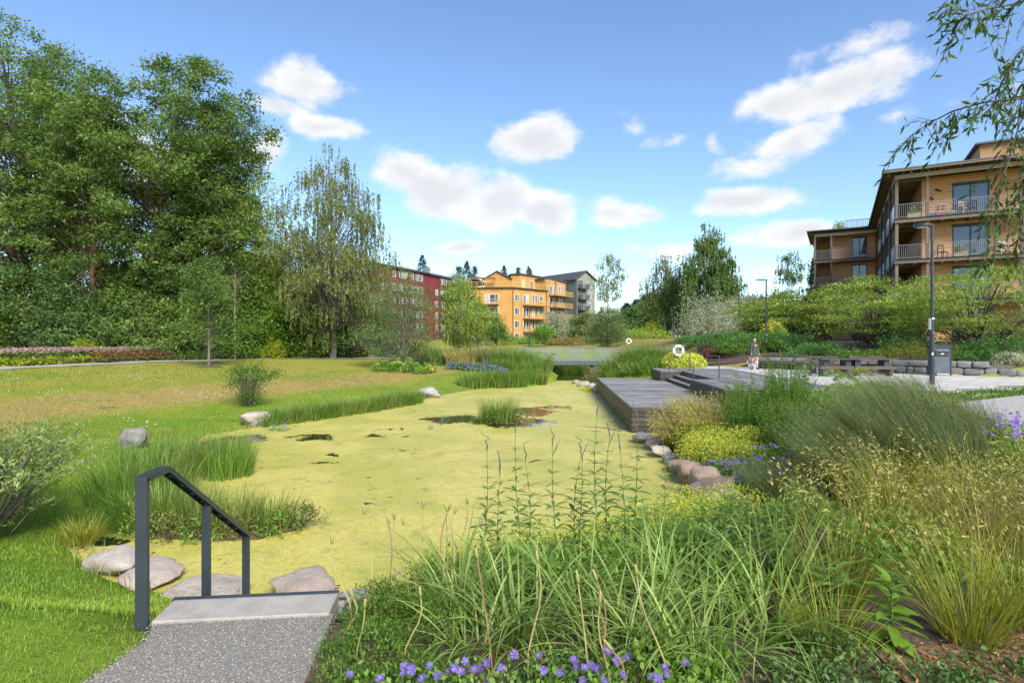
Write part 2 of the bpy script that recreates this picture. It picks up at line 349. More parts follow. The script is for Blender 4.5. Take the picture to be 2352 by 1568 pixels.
drape('planting_bed', [(-1.1,3.62),(-1.05,2.9),(-.9,.3),(9.,.3),(9.,8.5),(8.,11.),(9.3,13.1),(11.5,15.5),(11.8,19.),(8.9,19.6),(7.,17.4),(4.0,17.1),(3.9,12),(3.4,9.3),(2.3,8.),(.7,7.3),(-.9,6.7),(-1.4,6.5),(-1.15,5.)], .35, .03, 'soil', 'dark soil of the planted bed between path and pond')
drape('mulch', [G(2000,1506)[:2],(1.9,2.1),(1.2,.9),(4.5,.6),(5.,2.9),G(2352,1470)[:2],G(2150,1500)[:2]], .3, .045, 'bark_mulch', 'orange brown bark mulch at the bed edge')
drape('planting_bed', [G(-300,840)[:2],(-31.,36.),(-20.5,51.5),(-12.3,56.8),(-10,62),(-22,66),(-38,58),(-52,40)], 1.5, .04, 'soil', 'brown soil bed between gravel path and dark shrubs')
drape('planting_bed', [(11.9,36.),(14.2,34.2),(15.4,31.3),(22.4,25.9),(38,25.5),(40,60),(22,60),(15.,46.)], 1.5, .04, 'soil', 'soil bank behind the plaza')
drape('gravel_strip', [G(1660,1165,-.5)[:2],G(1730,1135,-.4)[:2],G(1770,1105,-.4)[:2],G(1830,1110,-.3)[:2],G(1780,1180,-.4)[:2],G(1700,1190,-.5)[:2]], .25, .05, 'pea_gravel', 'pinkish pea gravel behind the pond boulders')
#drape('stream_bed', [(3.6,40.5),(6.4,40.5),(7.2,45),(4.2,45)], 1., .15, 'pea_gravel', 'gravel shallows below the footbridge', flat=WATER + .02)
# ---------------------------------------------------------------- plaza paving
pbr('paving', (.50, .475, .445), (.40, .38, .355), rough=.5, scale=1.4, bump=.15, bscale=60., vary=.12, spots=(.5, .60, (.26, .255, .25)))
pbr('paving_joint', (.20, .195, .19), rough=.9)
PLAZA = [(8.0,19.5),(9.2,34.2),(9.6,43),(11.6,43),(11.8,35.6),(14,34.1),(15.3,31.0),(19.5,27.7),(22.4,25.3),(45,24.),(45,21.6),(19,20.6),(15.,18.6),(11.5,18.)]
pz = drape('plaza', PLAZA, 60., .0, 'paving_joint', 'pale stone plaza beside the pond deck', flat=.02)
mslab = MB().box((0, 0, 0), (1.19, .39, .02)).build('paving_slab', 'paving', pz); base_slab = mslab.data; bpy.data.objects.remove(mslab)
cand = []
for iy in range(40):
    for ix in range(40):
        x = 8.5 + ix * 1.2 + (iy % 3) * .4; y = 18.3 + iy * .4
        if float(sdist(PLAZA, np.array([x]), np.array([y]))[0]) < -.62 and abs(x / y) < .95 and not (x < 11.3 and y < 33.): cand.append((x, y))
cand.sort(key=lambda c: c[1])
for x, y in cand[:300]: link('paving_slab', base_slab, None, pz, (x, y, .031))
if cand[300:]:
    mb = MB()
    for x, y in cand[300:]: mb.box((x, y, .031), (1.19, .39, .02))
    mb.build('paving_slab_field', 'paving', pz, kind='stuff')
# ================================================================ rocks
def rock_mesh(name, seed, sub=3, box=False, p=9., rough=.05):
    r = np.random.default_rng(seed); bm = bmesh.new(); bmesh.ops.create_icosphere(bm, subdivisions=sub, radius=1.)
    if box: N = [np.array(v, float) for v in ((1,0,0),(-1,0,0),(0,1,0),(0,-1,0),(0,0,1),(0,0,-1))] + [r.normal(size=3) for _ in range(4)]
    else: N = [r.normal(size=3) for _ in range(13)] + [np.array((0, 0, 1.))]
    N = [n / np.linalg.norm(n) for n in N]
    Dd = [1. if i < 6 and box else (r.uniform(1.3, 1.6) if box else r.uniform(.68, 1.05)) for i in range(len(N))]
    for v in bm.verts:
        d = np.array(v.co[:]); d /= np.linalg.norm(d)
        s = sum(max(0., float(n @ d) / k) ** p for n, k in zip(N, Dd)) ** (1 / p)
        rad = 1. / max(s, .5); pos = Vector(d * rad)
        k = mnoise.fractal(pos * 1.6 + Vector((seed * 3.1, 0, 0)), 1., 2., 4) * rough * 2 + mnoise.noise(pos * 7 + Vector((0, seed, 0))) * rough * .5
        v.co = pos * (1 + k)
    me = bpy.data.meshes.new(name); bm.to_mesh(me); bm.free(); me.polygons.foreach_set('use_smooth', np.ones(len(me.polygons), bool)); return me
def rockmat(name, a, b, s):
    m, q = newmat(name); tc = q.n('ShaderNodeTexCoord'); v = tc.outputs['Object']; oi = q.n('ShaderNodeObjectInfo')
    v = q.vmath('ADD', v, q.vmath('SCALE', oi.outputs['Location']))
    c = q.mix(q.mapr(q.noise(v, 1.2, 6., .62, .6), .35, .65), a, b)
    c = q.mix(q.mapr(q.noise(q.vmath('MULTIPLY', v, (1, 1, 2.2)), 3.5, 6., .7, 1.2), .54, .66, 0., .8), c, s)
    c = q.mix(q.mapr(q.noise(v, 28., 3., .7), .35, .75, 0., .45), c, (.12, .10, .09))
    hs = q.n('ShaderNodeHueSaturation'); q.l(c, hs.inputs['Color']); q.l(q.mapr(oi.outputs['Random'], 0, 1, .82, 1.15, 'LINEAR'), hs.inputs['Value'])
    bs = q.n('ShaderNodeBsdfPrincipled', i_Roughness=.85); bs.inputs['Specular IOR Level'].default_value = .25; q.l(hs.outputs[0], bs.inputs['Base Color'])
    bp = q.n('ShaderNodeBump', i_Strength=.8, i_Distance=.06); q.l(q.math('ADD', q.noise(v, 5., 7., .7), q.noise(v, 26., 4., .7)), bp.inputs['Height']); q.l(bp.outputs[0], bs.inputs['Normal'])
    finish(q, bs.outputs[0])
rockmat('granite_tan', (.66, .59, .51), (.53, .47, .40), (.34, .30, .26)); rockmat('granite_pink', (.66, .54, .46), (.55, .45, .39), (.66, .61, .55)); rockmat('granite_grey', (.44, .42, .39), (.34, .33, .315), (.23, .225, .22)); rockmat('granite_brown', (.56, .40, .31), (.44, .31, .24), (.58, .47, .38)); rockmat('granite_wall', (.30, .295, .29), (.22, .22, .22), (.15, .15, .15))
RM = [rock_mesh('boulder', 20 + i, 4, p=7., rough=.075) for i in range(7)]
def ground_at(px, py):
    ys = np.arange(1.5, 60, .02); xs = (px - CX) / F * ys; zr = CH - (py - HY) * ys / F; zt = np.maximum(HT(xs, ys), WATER); k = np.argmax(zt >= zr); return xs[k], ys[k], zt[k]
def boulder(px, py, w, h, label, mat, k, dep=.8, rz=0., z=None, sink=.3):
    """boulder whose foot shows at (px,py); w,h are its size in photo pixels"""
    z0 = ground_at(px, py)[2]; x, y, _ = G(px, py, z0); sc = y / F; W2 = w * sc / 2; Hh = h * sc
    me = RM[k % 7].copy(); me.materials.clear(); o = link('boulder', me, mat); o.scale = (W2, W2 * dep, Hh / 1.55)
    o.location = (x, y + W2 * dep * .55, z0 + Hh - Hh / 1.55 * .92); o.rotation_euler = (0, 0, rz)
    return tag(o, label, 'boulder', 'boulders along the pond shore')
boulder(575,980,66,38,'tan boulder at the water edge below the small leafy shrub','granite_tan',0)
boulder(300,1030,66,44,'pale boulder half hidden behind the cattails','granite_grey',1,z=-1.15)
boulder(983,913,46,24,'light grey boulder at the end of the reed strip','granite_grey',2)
boulder(235,1322,132,50,'broad grey tan boulder beside the small sedge tuft','granite_tan',3,z=-1.15)
boulder(315,1352,160,38,'low pink slab boulder behind the tall handrail post','granite_pink',4,z=-1.1)
boulder(458,1376,225,38,'long flat tan boulder seen between the handrail posts','granite_tan',5,dep=.5,z=-1.1)
boulder(690,1385,165,56,'rounded pinkish boulder just beyond the top step','granite_pink',6,z=-1.1)
boulder(800,1400,90,40,'small grey boulder between the steps and the flower bed','granite_grey',0,z=-1.1)
RB = [(1480,1018,38,18,'small grey boulder touching the deck foundation','granite_grey'),(1513,1034,44,20,'small pinkish boulder next to the one at the deck','granite_brown'),(1525,1050,40,20,'small rounded tan boulder third along from the deck','granite_tan'),
      (1552,1066,50,18,'flat grey boulder fourth along from the deck','granite_grey'),(1570,1088,62,26,'flat pink slab fifth along from the deck','granite_brown'),(1598,1110,66,40,'blocky tan boulder sixth along from the deck below yellow flowers','granite_brown'),
      (1632,1142,84,48,'reddish brown boulder below the purple geraniums','granite_brown'),(1652,1180,92,62,'large blocky tan boulder with flat top beside open water','granite_brown'),(1672,1222,104,72,'pale furrowed boulder nearest the yellow froth by open water','granite_tan'),
      (1690,1250,70,60,'dark tan boulder tucked below the pale furrowed one','granite_tan')]
for i, (px, py, w_, h_, lb, mt) in enumerate(RB): boulder(px, py, w_ * 1.3, h_ * 1.3, lb, mt, i + 2, dep=.85, rz=i * .7)
for i, (px, py, w_, h_) in enumerate([(1322,884,18,13),(1345,890,24,14),(1360,895,20,16),(1370,900,16,18),(1333,889,12,9)]):
    boulder(px, py, w_, h_, ['rounded stone at the stream mouth beyond the deck', 'widest stone of the row beyond the deck', 'grey stone in front of the far yellow flowers', 'stone touching the far corner of the deck', 'smallest stone of the row beyond the deck'][i], ['granite_pink', 'granite_tan', 'granite_grey', 'granite_pink', 'granite_grey'][i], i)
# ---------------------------------------------------------------- stone wall
BOXR = [rock_mesh('wall_stone', 60 + i, sub=3, box=True, p=18., rough=.03) for i in range(6)]
for me in BOXR: me.materials.append(MATS['granite_wall'])
sw = thing('stone_wall', 'low retaining wall of rough grey granite blocks behind the picnic table', 'wall', (15.6, 30.9, 0))
WP = [Vector((13.8,32.6)), Vector((15.6,30.9)), Vector((19.5,27.7)), Vector((22.5,25.5)), Vector((23.4,26.1))]
rs = random.Random(5); row_h = [.34, .30]
for row in range(2):
    zz = .02 + sum(row_h[:row])
    for k in range(len(WP) - 1):
        d = WP[k + 1] - WP[k]; L = d.length; d.normalize(); t = 0. if row == 0 else -.2
        while t < L - .1:
            wd = rs.uniform(.42, .85); wd = min(wd, L - t + .05); hh = row_h[row] * rs.uniform(.9, 1.06)
            c = WP[k] + d * (t + wd / 2); drop = 1.
            if row == 1 and (k == 3 or (k == 2 and t > L - 1.4)): t += wd; continue
            o = link('wall_stone', BOXR[rs.randrange(6)], None, sw); o.location = (c.x - 15.6, c.y - 30.9, zz + hh / 2); o.scale = (wd / 2 * 1.0, .24 * rs.uniform(.9, 1.15), hh / 2 * 1.0)
            o.rotation_euler = (rs.uniform(-.04, .04), rs.uniform(-.05, .05), math.atan2(d.y, d.x) + rs.choice((0, math.pi))); t += wd
pbr('wall_fill', (.17, .165, .16), (.1, .1, .1), rough=.9, scale=6.)
mb = MB()
for k in range(3):
    d = (WP[k + 1] - WP[k]); c = (WP[k + 1] + WP[k]) / 2; mb.box((c.x - 15.6 + .06, c.y - 30.9 + .08, .26), (d.length - .1, .3, .5), math.atan2(d.y, d.x))
mb.build('mortar_core', 'wall_fill', sw)
# ================================================================ timber deck
def woodmat(name, a, b, rough=.6, vary=.18, ax=0, wet=None, spec=.4):
    m, q = newmat(name); tc = q.n('ShaderNodeTexCoord'); oi = q.n('ShaderNodeObjectInfo')
    st = [9., 9., 9.]; st[ax] = .8
    v = q.vmath('MULTIPLY', tc.outputs['Object'], tuple(st)); v = q.vmath('ADD', v, q.vmath('SCALE', oi.outputs['Location'])); m.node_tree.nodes[-2].inputs['Scale'].default_value = 3.7
    c = q.mix(q.mapr(q.noise(v, 1.6, 6., .65), .3, .7), a, b)
    c = q.mix(q.mapr(q.noise(v, 7., 4., .7), .5, .8, 0, .5), c, tuple(x * .4 for x in a))
    rr = q.n('ShaderNodeValue'); rr.outputs[0].default_value = rough; rr = rr.outputs[0]
    if wet:
        ge = q.n('ShaderNodeNewGeometry'); wm = q.mapr(q.noise(q.vmath('MULTIPLY', ge.outputs['Position'], (.55, 1.2, 1)), 1.1, 5., .6, .5), .42, .62)
        c = q.mix(q.math('MULTIPLY', wm, .6), c, q.mix(1., c, (.45, .45, .47), 'MULTIPLY')); rr = q.mapr(wm, 0, 1, rough, wet, 'LINEAR')
    hs = q.n('ShaderNodeHueSaturation'); q.l(c, hs.inputs['Color']); q.l(q.mapr(oi.outputs['Random'], 0, 1, 1 - vary, 1 + vary, 'LINEAR'), hs.inputs['Value'])
    bs = q.n('ShaderNodeBsdfPrincipled'); bs.inputs['Specular IOR Level'].default_value = spec; q.l(rr, bs.inputs['Roughness']); q.l(hs.outputs[0], bs.inputs['Base Color'])
    bp = q.n('ShaderNodeBump', i_Strength=.3, i_Distance=.01); q.l(q.noise(v, 5., 4.), bp.inputs['Height']); q.l(bp.outputs[0], bs.inputs['Normal'])
    finish(q, bs.outputs[0])
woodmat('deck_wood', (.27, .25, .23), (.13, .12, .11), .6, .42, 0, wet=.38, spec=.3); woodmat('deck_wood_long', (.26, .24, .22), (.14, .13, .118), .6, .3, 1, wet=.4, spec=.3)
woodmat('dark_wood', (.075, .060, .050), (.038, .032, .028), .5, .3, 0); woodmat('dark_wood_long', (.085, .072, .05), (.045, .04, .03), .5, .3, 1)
pbr('concrete', (.33, .30, .27), (.26, .24, .215), rough=.85, scale=6., bump=.3, bscale=50.)
pbr('wet_concrete', (.10, .085, .065), (.06, .05, .04), rough=.6, scale=5., bump=.3)
pbr('steel_dark', (.032, .042, .052), (.024, .031, .038), rough=.38, scale=4., spec=.5, bump=.04, bscale=120.)
DA = math.atan2(-.068, .998)
dk = thing('pond_deck', 'grey weathered timber deck standing over the pond', 'deck', (3.84, 18.1, 0), DA)
pl = MB().box((0, 0, 0), (3.3, .132, .032)).build('deck_plank', 'deck_wood', dk, bevel=.004); pm = pl.data; bpy.data.objects.remove(pl)
for i in range(89): link('deck_plank', pm, None, dk, (1.65, .075 + i * .15, -.466))
for i in range(5):
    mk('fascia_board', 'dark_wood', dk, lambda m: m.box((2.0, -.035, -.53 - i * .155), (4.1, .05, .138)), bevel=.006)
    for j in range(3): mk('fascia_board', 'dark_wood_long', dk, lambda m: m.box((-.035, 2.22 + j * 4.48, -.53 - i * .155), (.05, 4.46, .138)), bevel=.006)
mk('edge_trim', 'deck_wood_long', dk, lambda m: m.box((-.036, 6.7, -.445), (.06, 13.4, .012)))
mk('foundation', 'wet_concrete', dk, lambda m: (m.box((2., .2, -1.32), (3.9, .25, .7)), m.box((.15, 6.9, -1.32), (.25, 13.1, .7))))
for i, (x0, zt) in enumerate(((3.32, -.30), (3.67, -.14))):
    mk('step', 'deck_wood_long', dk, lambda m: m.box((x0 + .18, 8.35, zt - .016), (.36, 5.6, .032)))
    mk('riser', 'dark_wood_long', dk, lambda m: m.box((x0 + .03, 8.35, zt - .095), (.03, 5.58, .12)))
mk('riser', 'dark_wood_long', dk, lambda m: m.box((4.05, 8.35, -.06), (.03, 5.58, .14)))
pl = MB().box((0, 0, 0), (.142, 12.6, .032)).build('deck_plank', 'deck_wood_long', dk, bevel=.004); pm2 = pl.data; bpy.data.objects.remove(pl)
for i in range(21): link('deck_plank', pm2, None, dk, (4.15 + i * .15, 7.2, .05))
mk('joists', 'dark_wood', dk, lambda m: (m.box((5.6, 7.2, -.06), (3.0, 12.5, .16)), m.box((1.7, 6.7, -.55), (3.1, 13.2, .12))))
def bench_block(y0, y1, x0, x1, label):
    o = thing('bench_block', label, 'bench', dk.matrix_basis @ Vector((x0, y0, -.45)), DA, 'timber seat blocks on the deck'); w_, l_ = x1 - x0, y1 - y0
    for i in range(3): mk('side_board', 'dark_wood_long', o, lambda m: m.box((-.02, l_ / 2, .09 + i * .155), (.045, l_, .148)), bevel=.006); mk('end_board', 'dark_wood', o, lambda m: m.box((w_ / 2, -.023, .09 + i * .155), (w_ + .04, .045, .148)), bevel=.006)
    n = int(w_ / .15)
    for i in range(n): mk('top_plank', 'deck_wood_long', o, lambda m: m.box(((i + .5) * w_ / n, l_ / 2, .49), (w_ / n - .008, l_ + .04, .034)), bevel=.004)
    mk('core', 'dark_wood', o, lambda m: m.box((w_ / 2, l_ / 2, .24), (w_ - .04, l_ - .04, .46)))
bench_block(11.25, 13.95, 3.02, 4.12, 'short timber seat block at the far end of the deck steps')
bench_block(.9, 5.5, 3.15, 4.12, 'long timber seat block beside the golden grass')
def deck_rail(y, label):
    o = thing('handrail', label, 'handrail', dk.matrix_basis @ Vector((3.35, y, -.45)), DA, 'thin handrails at the deck steps')
    mk('post', 'steel_dark', o, lambda m: m.bar((0, 0, 0), (0, 0, .95), .045, .02)); mk('post', 'steel_dark', o, lambda m: m.bar((1.05, 0, .5), (1.05, 0, 1.44), .045, .02))
    mk('rail', 'steel_dark', o, lambda m: (m.bar((-.02, 0, .95), (.62, 0, 1.45), .045, .025), m.bar((.6, 0, 1.452), (1.08, 0, 1.452), .045, .025)))
deck_rail(10.9, 'thin dark handrail beside the short seat block'); deck_rail(5.9, 'thin dark handrail beside the long seat block')
# ---------------------------------------------------------------- near steps and handrail
st = thing('stone_steps', 'concrete steps with dark steel edging going down to the pond', 'steps', (ST0[0], ST0[1], 0), math.atan2(STB[1], STB[0]))
for i in range(7):
    z = .03 - .17 * i if i else .035; y0 = .0 if i == 0 else .28 * i
    mk('step', 'concrete', st, lambda m: m.add([(-.0, y0, z - .3), (1.06, y0, z - .3), (1.06, y0 + .30, z - .3), (-.0, y0 + .30, z - .3), (0, y0, z), (1.06, y0, z), (1.06, y0 + .3, z), (0, y0 + .3, z)],
        [(3, 2, 1, 0), (4, 5, 6, 7), (0, 1, 5, 4), (1, 2, 6, 5), (2, 3, 7, 6), (3, 0, 4, 7)]), bevel=.006)
    mk('steel_edge', 'steel_dark', st, lambda m: m.box((.53, y0 + .292, z + .004), (1.07, .028, .012)))
hr = thing('handrail', 'dark steel handrail on three flat posts beside the concrete steps', 'handrail', (-2.26, 3.476, 0), math.atan2(STB[1], STB[0]))
mk('post', 'steel_dark', hr, lambda m: m.box((0, 0, .44), (.07, .035, .95)), bevel=.003)
mk('post', 'steel_dark', hr, lambda m: m.box((0, .9, -.05), (.062, .03, 1.06)), bevel=.003)
mk('post', 'steel_dark', hr, lambda m: m.box((0, 1.735, -.55), (.062, .03, 1.06)), bevel=.003)
def chan(m, a, b):
    a, b = Vector(a), Vector(b); m.bar(a, b, .07, .014)
    for sx in (-.031, .031): m.bar(a + Vector((sx, 0, -.018)), b + Vector((sx, 0, -.018)), .008, .024)
rl = mk('rail', 'steel_dark', hr, lambda m: (chan(m, (0, -.015, .917), (0, .275, .917)), chan(m, (0, .272, .915), (0, 1.75, -.03))), bevel=0)
for i in range(9):
    t = i / 9 + .06; mk('bolt', 'steel_dark', rl, lambda m: m.bar((0, .272 + 1.47 * t, .905 - .94 * t), (0, .265 + 1.47 * t, .892 - .94 * t), .022, .05))
mk('bracket', 'steel_dark', hr, lambda m: m.box((0, .9, .495), (.02, .012, .06)))
# ================================================================ footbridges
pbr('galv', (.22, .245, .23), (.17, .19, .18), rough=.5, scale=3., metal=.25)
pbr('bridge_dark', (.05, .055, .055), rough=.6)
def bridge(name, label, x0, x1, y, zt, depth, step):
    o = thing(name, label, 'bridge', (x0, y, 0), 0., 'slatted footbridges over the stream'); L = x1 - x0
    sl = MB().box((0, 0, 0), (.038, .014, 1.3)).build('slat', 'galv', o); sm_ = sl.data; bpy.data.objects.remove(sl)
    for sy in (0, depth):
        n = int(L / step)
        for i in range(n): link('slat', sm_, None, o, (i * step + .05, sy, zt - .66))
        mk('top_rail', 'galv', o, lambda m: m.box((L / 2, sy, zt), (L + .1, .06, .04)))
        mk('lower_rail', 'galv', o, lambda m: m.box((L / 2, sy + (.03 if sy == 0 else -.03), zt - 1.18), (L, .03, .05)))
        mk('girder', 'bridge_dark', o, lambda m: m.box((L / 2, sy + (.2 if sy == 0 else -.2), zt - 1.2), (L - .3, .12, .3)))
    mk('bridge_deck', 'galv', o, lambda m: m.box((L / 2, depth / 2, zt - 1.0), (L, depth - .1, .08)))
    mk('abutment_shade', 'bridge_dark', o, lambda m: m.box((1.45, depth / 2, zt - 1.95), (2.9, depth - .3, 1.6))); mk('abutment_shade', 'bridge_dark', o, lambda m: m.box((L * .73, depth / 2, zt - 1.95), (L * .52, depth - .3, 1.6)))  # abutments enlarged and coloured dark to stand in for shade under the bridge
bridge('footbridge', 'grey steel footbridge with upright slat railing crossing the stream behind the deck', .3, 13.2, 44.6, .92, 2.6, .12)
bridge('footbridge', 'grey slatted footbridge farther up the stream behind the other bridge', 17.5, 26., 84., 1.3, 2.5, .24)
# ================================================================ buildings
def srgb(r, g, b): return tuple((c / 255 / 12.92 if c / 255 < .04045 else ((c / 255 + .055) / 1.055) ** 2.4) for c in (r, g, b))
def cladmat(name, a, step, ax='Z', vary=.06, dirt=.8):
    m, q = newmat(name); tc = q.n('ShaderNodeTexCoord'); v = tc.outputs['Object']; s = q.n('ShaderNodeSeparateXYZ'); q.l(v, s.inputs[0])
    fr = q.math('FRACT', q.math('DIVIDE', s.outputs[ax], step))
    c = q.mix(q.mapr(q.noise(v, .35, 4., .6), .35, .7), a, tuple(x * dirt for x in a))
    bs = q.n('ShaderNodeBsdfPrincipled', i_Roughness=.75); bs.inputs['Specular IOR Level'].default_value = .2; q.l(c, bs.inputs['Base Color'])
    bp = q.n('ShaderNodeBump', i_Strength=.7, i_Distance=.03); q.l(fr, bp.inputs['Height']); q.l(bp.outputs[0], bs.inputs['Normal']); finish(q, bs.outputs[0])
cladmat('clad_red', (.19, .040, .042), .2); cladmat('clad_yellow', (.50, .27, .085), .2); cladmat('clad_green', (.22, .235, .19), .22)
pbr('roof_dark', (.06, .062, .068), (.045, .046, .05), rough=.7, scale=1.)
pbr('white_frame', (.62, .62, .60), rough=.5); pbr('pale_panel', (.62, .64, .64), rough=.4)
pbr('rail_yellow', (.56, .37, .12), rough=.6); pbr('rail_dark', (.045, .05, .047), rough=.6); pbr('plum', (.18, .10, .06), rough=.7)
def glassmat(name, c, rough=.04):
    m, q = newmat(name); bs = q.n('ShaderNodeBsdfPrincipled', i_Roughness=rough); bs.inputs['Base Color'].default_value = (*c, 1); bs.inputs['Specular IOR Level'].default_value = .9
    bs.inputs['Coat Weight'].default_value = .6; bs.inputs['Coat Roughness'].default_value = .02; finish(q, bs.outputs[0])
glassmat('glass', (.055, .07, .085)); glassmat('glass_curtain', (.35, .36, .36), .2)
class Facade:
    """upright wall plane from p0 to p1 (seen from outside); pixel helpers place openings on it"""
    def __init__(s, p0, p1, root):
        s.a = Vector((p0[0], p0[1], 0)); s.d = Vector((p1[0] - p0[0], p1[1] - p0[1], 0)); s.L = s.d.length; s.d.normalize()
        s.n = Vector((s.d.y, -s.d.x, 0))
        if s.n.dot(s.a) > 0: s.n = -s.n
        s.root = root; s.rz = math.atan2(s.d.y, s.d.x); s.o = root.matrix_basis.translation
    def s_px(s, px):
        k = (px - CX) / F; return (k * s.a.y - s.a.x) / (s.d.x - k * s.d.y)
    def pt(s, t, z, off=0.): return s.a + s.d * t + s.n * off + Vector((0, 0, z)) - s.o
    def z_py(s, t, py): return PZ(py, (s.a + s.d * t).y)
    def window(s, t, z, w, h, frame='white_frame', pane='glass', mull=1):
        M = Matrix.Translation(s.pt(t, z, .0)) @ Matrix.Rotation(s.rz, 4, 'Z'); sg = -1 if s.n.dot(Vector((-s.d.y, s.d.x, 0))) < 0 else 1
        m = MB(); f = .09
        for x in (-w / 2 + f / 2, w / 2 - f / 2): m.box((x, sg * .02, 0), (f, .12, h), M=M)
        for zz in (-h / 2 + f / 2, h / 2 - f / 2): m.box((0, sg * .02, zz), (w - 2 * f, .115, f), M=M)
        if mull: m.box((w * .12, sg * .02, 0), (f * .9, .11, h - 2 * f), M=M)
        o = m.build('window', frame, s.root); mm = MB(); mm.box((0, sg * .0, 0), (w - 2 * f, .06, h - 2 * f), M=M); mm.build('pane', pane, o); return o
    def balcony(s, t0, t1, z, dep, rail, slab='rail_dark', hgt=1.1, step=.3):
        M = Matrix.Translation(s.pt((t0 + t1) / 2, z)) @ Matrix.Rotation(s.rz, 4, 'Z'); sg = -1 if s.n.dot(Vector((-s.d.y, s.d.x, 0))) < 0 else 1; w = t1 - t0
        b = MB().box((0, sg * dep / 2, -.08), (w, dep, .16), M=M).build('balcony', slab, s.root)
        m = MB(); y = sg * (dep - .03)
        m.box((0, y, hgt), (w, .05, .05), M=M); m.box((0, y, .08), (w, .04, .04), M=M)
        for i in range(int(w / step) + 1): m.box((-w / 2 + .02 + i * (w - .04) / int(w / step), y, hgt / 2), (.035, .03, hgt - .05), M=M)
        for x in (-w / 2 + .02, w / 2 - .02):
            m.box((x, sg * dep / 2, hgt), (.05, dep, .05), M=M)
            for k in range(1, int(dep / step)): m.box((x, sg * k * step, hgt / 2), (.03, .035, hgt - .05), M=M)
        m.build('railing', rail, b, kind='stuff'); return b
def gable(m, a, b, depth_vec, z0, ze, zp):
    """gabled volume: end wall from a to b, ridge running along depth_vec"""
    a, b, dv = Vector((*a, 0)), Vector((*b, 0)), Vector((*depth_vec, 0)); mid = (a + b) / 2; Z = Vector((0, 0, 1))
    vs = []
    for off in (Vector((0, 0, 0)), dv): vs += [a + off + Z * z0, b + off + Z * z0, b + off + Z * ze, mid + off + Z * zp, a + off + Z * ze]
    m.add(vs, [(0, 1, 2, 3, 4), (9, 8, 7, 6, 5), (0, 5, 6, 1), (1, 6, 7, 2), (0, 4, 9, 5), (4, 3, 8, 9), (3, 2, 7, 8)])
def roof_gable(m, a, b, dv, ze, zp, t=.18, over=.45):
    a, b, dv = Vector((*a, 0)), Vector((*b, 0)), Vector((*dv, 0)); mid = (a + b) / 2; u = (b - a).normalized(); w_ = dv.normalized(); Z = Vector((0, 0, 1))
    hw = (b - a).length / 2; sl = (zp - ze) / hw
    for e, sg in ((a, -1), (b, 1)):
        e2 = e + u * sg * over; A0 = e2 - w_ * over + Z * (ze - sl * over + .02); A1 = mid - w_ * over + Z * (zp + .02); B0 = A0 + dv + w_ * over * 2; B1 = A1 + dv + w_ * over * 2
        m.add([A0, A1, B1, B0, A0 + Z * t, A1 + Z * t, B1 + Z * t, B0 + Z * t], [(3, 2, 1, 0), (4, 5, 6, 7), (0, 1, 5, 4), (1, 2, 6, 5), (2, 3, 7, 6), (3, 0, 4, 7)])
# --- red
R0, R1 = (-29., 119.5), (-15.6, 150.)
rb = thing('apartment_building', 'dark red clad apartment block with white windows behind the willow', 'building', (R0[0], R0[1], 0)); rb_o = Vector((R0[0], R0[1], 0))
rd = Vector((R1[0] - R0[0], R1[1] - R0[1])).normalized(); rn = Vector((-rd.y, rd.x)) * 14.
loc2 = lambda p, o: (p[0] - o[0], p[1] - o[1])
mk('wall', 'clad_red', rb, lambda m: m.prism([loc2(p, R0) for p in (R0, R1, (R1[0] + rn.x, R1[1] + rn.y), (R0[0] + rn.x, R0[1] + rn.y))], 0, 17.3))
ro = MB(); A = Vector((0, 0)); Bv = Vector((R1[0] - R0[0], R1[1] - R0[1])); e = .6
def shed(m, pts, t=.2): m.add([p for p in pts] + [(p[0], p[1], p[2] + t) for p in pts], [(3, 2, 1, 0), (4, 5, 6, 7), (0, 1, 5, 4), (1, 2, 6, 5), (2, 3, 7, 6), (3, 0, 4, 7)])
un = rn.normalized()
pa = A - un * e - rd * e; pb = Bv - un * e + rd * e; pc = Bv + rn / 2 + rd * e; pd = A + rn / 2 - rd * e; pe = Bv + rn + un * e + rd * e; pf = A + rn + un * e - rd * e
shed(ro, [(*pa, 17.2), (*pb, 17.2), (*pc, 19.), (*pd, 19.)]); shed(ro, [(*pd, 19.), (*pc, 19.), (*pe, 17.2), (*pf, 17.2)])
rr_ = ro.build('roof', 'roof_dark', rb); mk('chimney', 'galv', rr_, lambda m: m.box((*(A + rd * 27 + un * 4), 18.9), (1.2, 1.2, 1.6), math.atan2(rd.y, rd.x)))
fr = Facade(R0, R1, rb)
for px in (877,920,930,958,966,1003,1013,1019,1029,1039,905,947):
    t = fr.s_px(px * .0 + px)
    if not 0.5 < t < fr.L - .4: continue
    for k in range(5):
        if rng.random() < .93: fr.window(t, 15.9 - 2.9 * k, 1.1 if px % 3 else 1.7, 1.55, pane='glass' if rng.random() < .6 else 'glass_curtain')
mk('downpipe', 'rail_dark', rb, lambda m: m.tube([fr.pt(fr.s_px(1010), .5, .1), fr.pt(fr.s_px(1010), 17., .1)], .1))
fl = Facade((R0[0] + rn.x, R0[1] + rn.y), R0, rb)
for t in (2.5, 6., 10., 12.5):
    for k in range(5): fl.window(t, 15.9 - 2.9 * k, 1.3, 1.55)
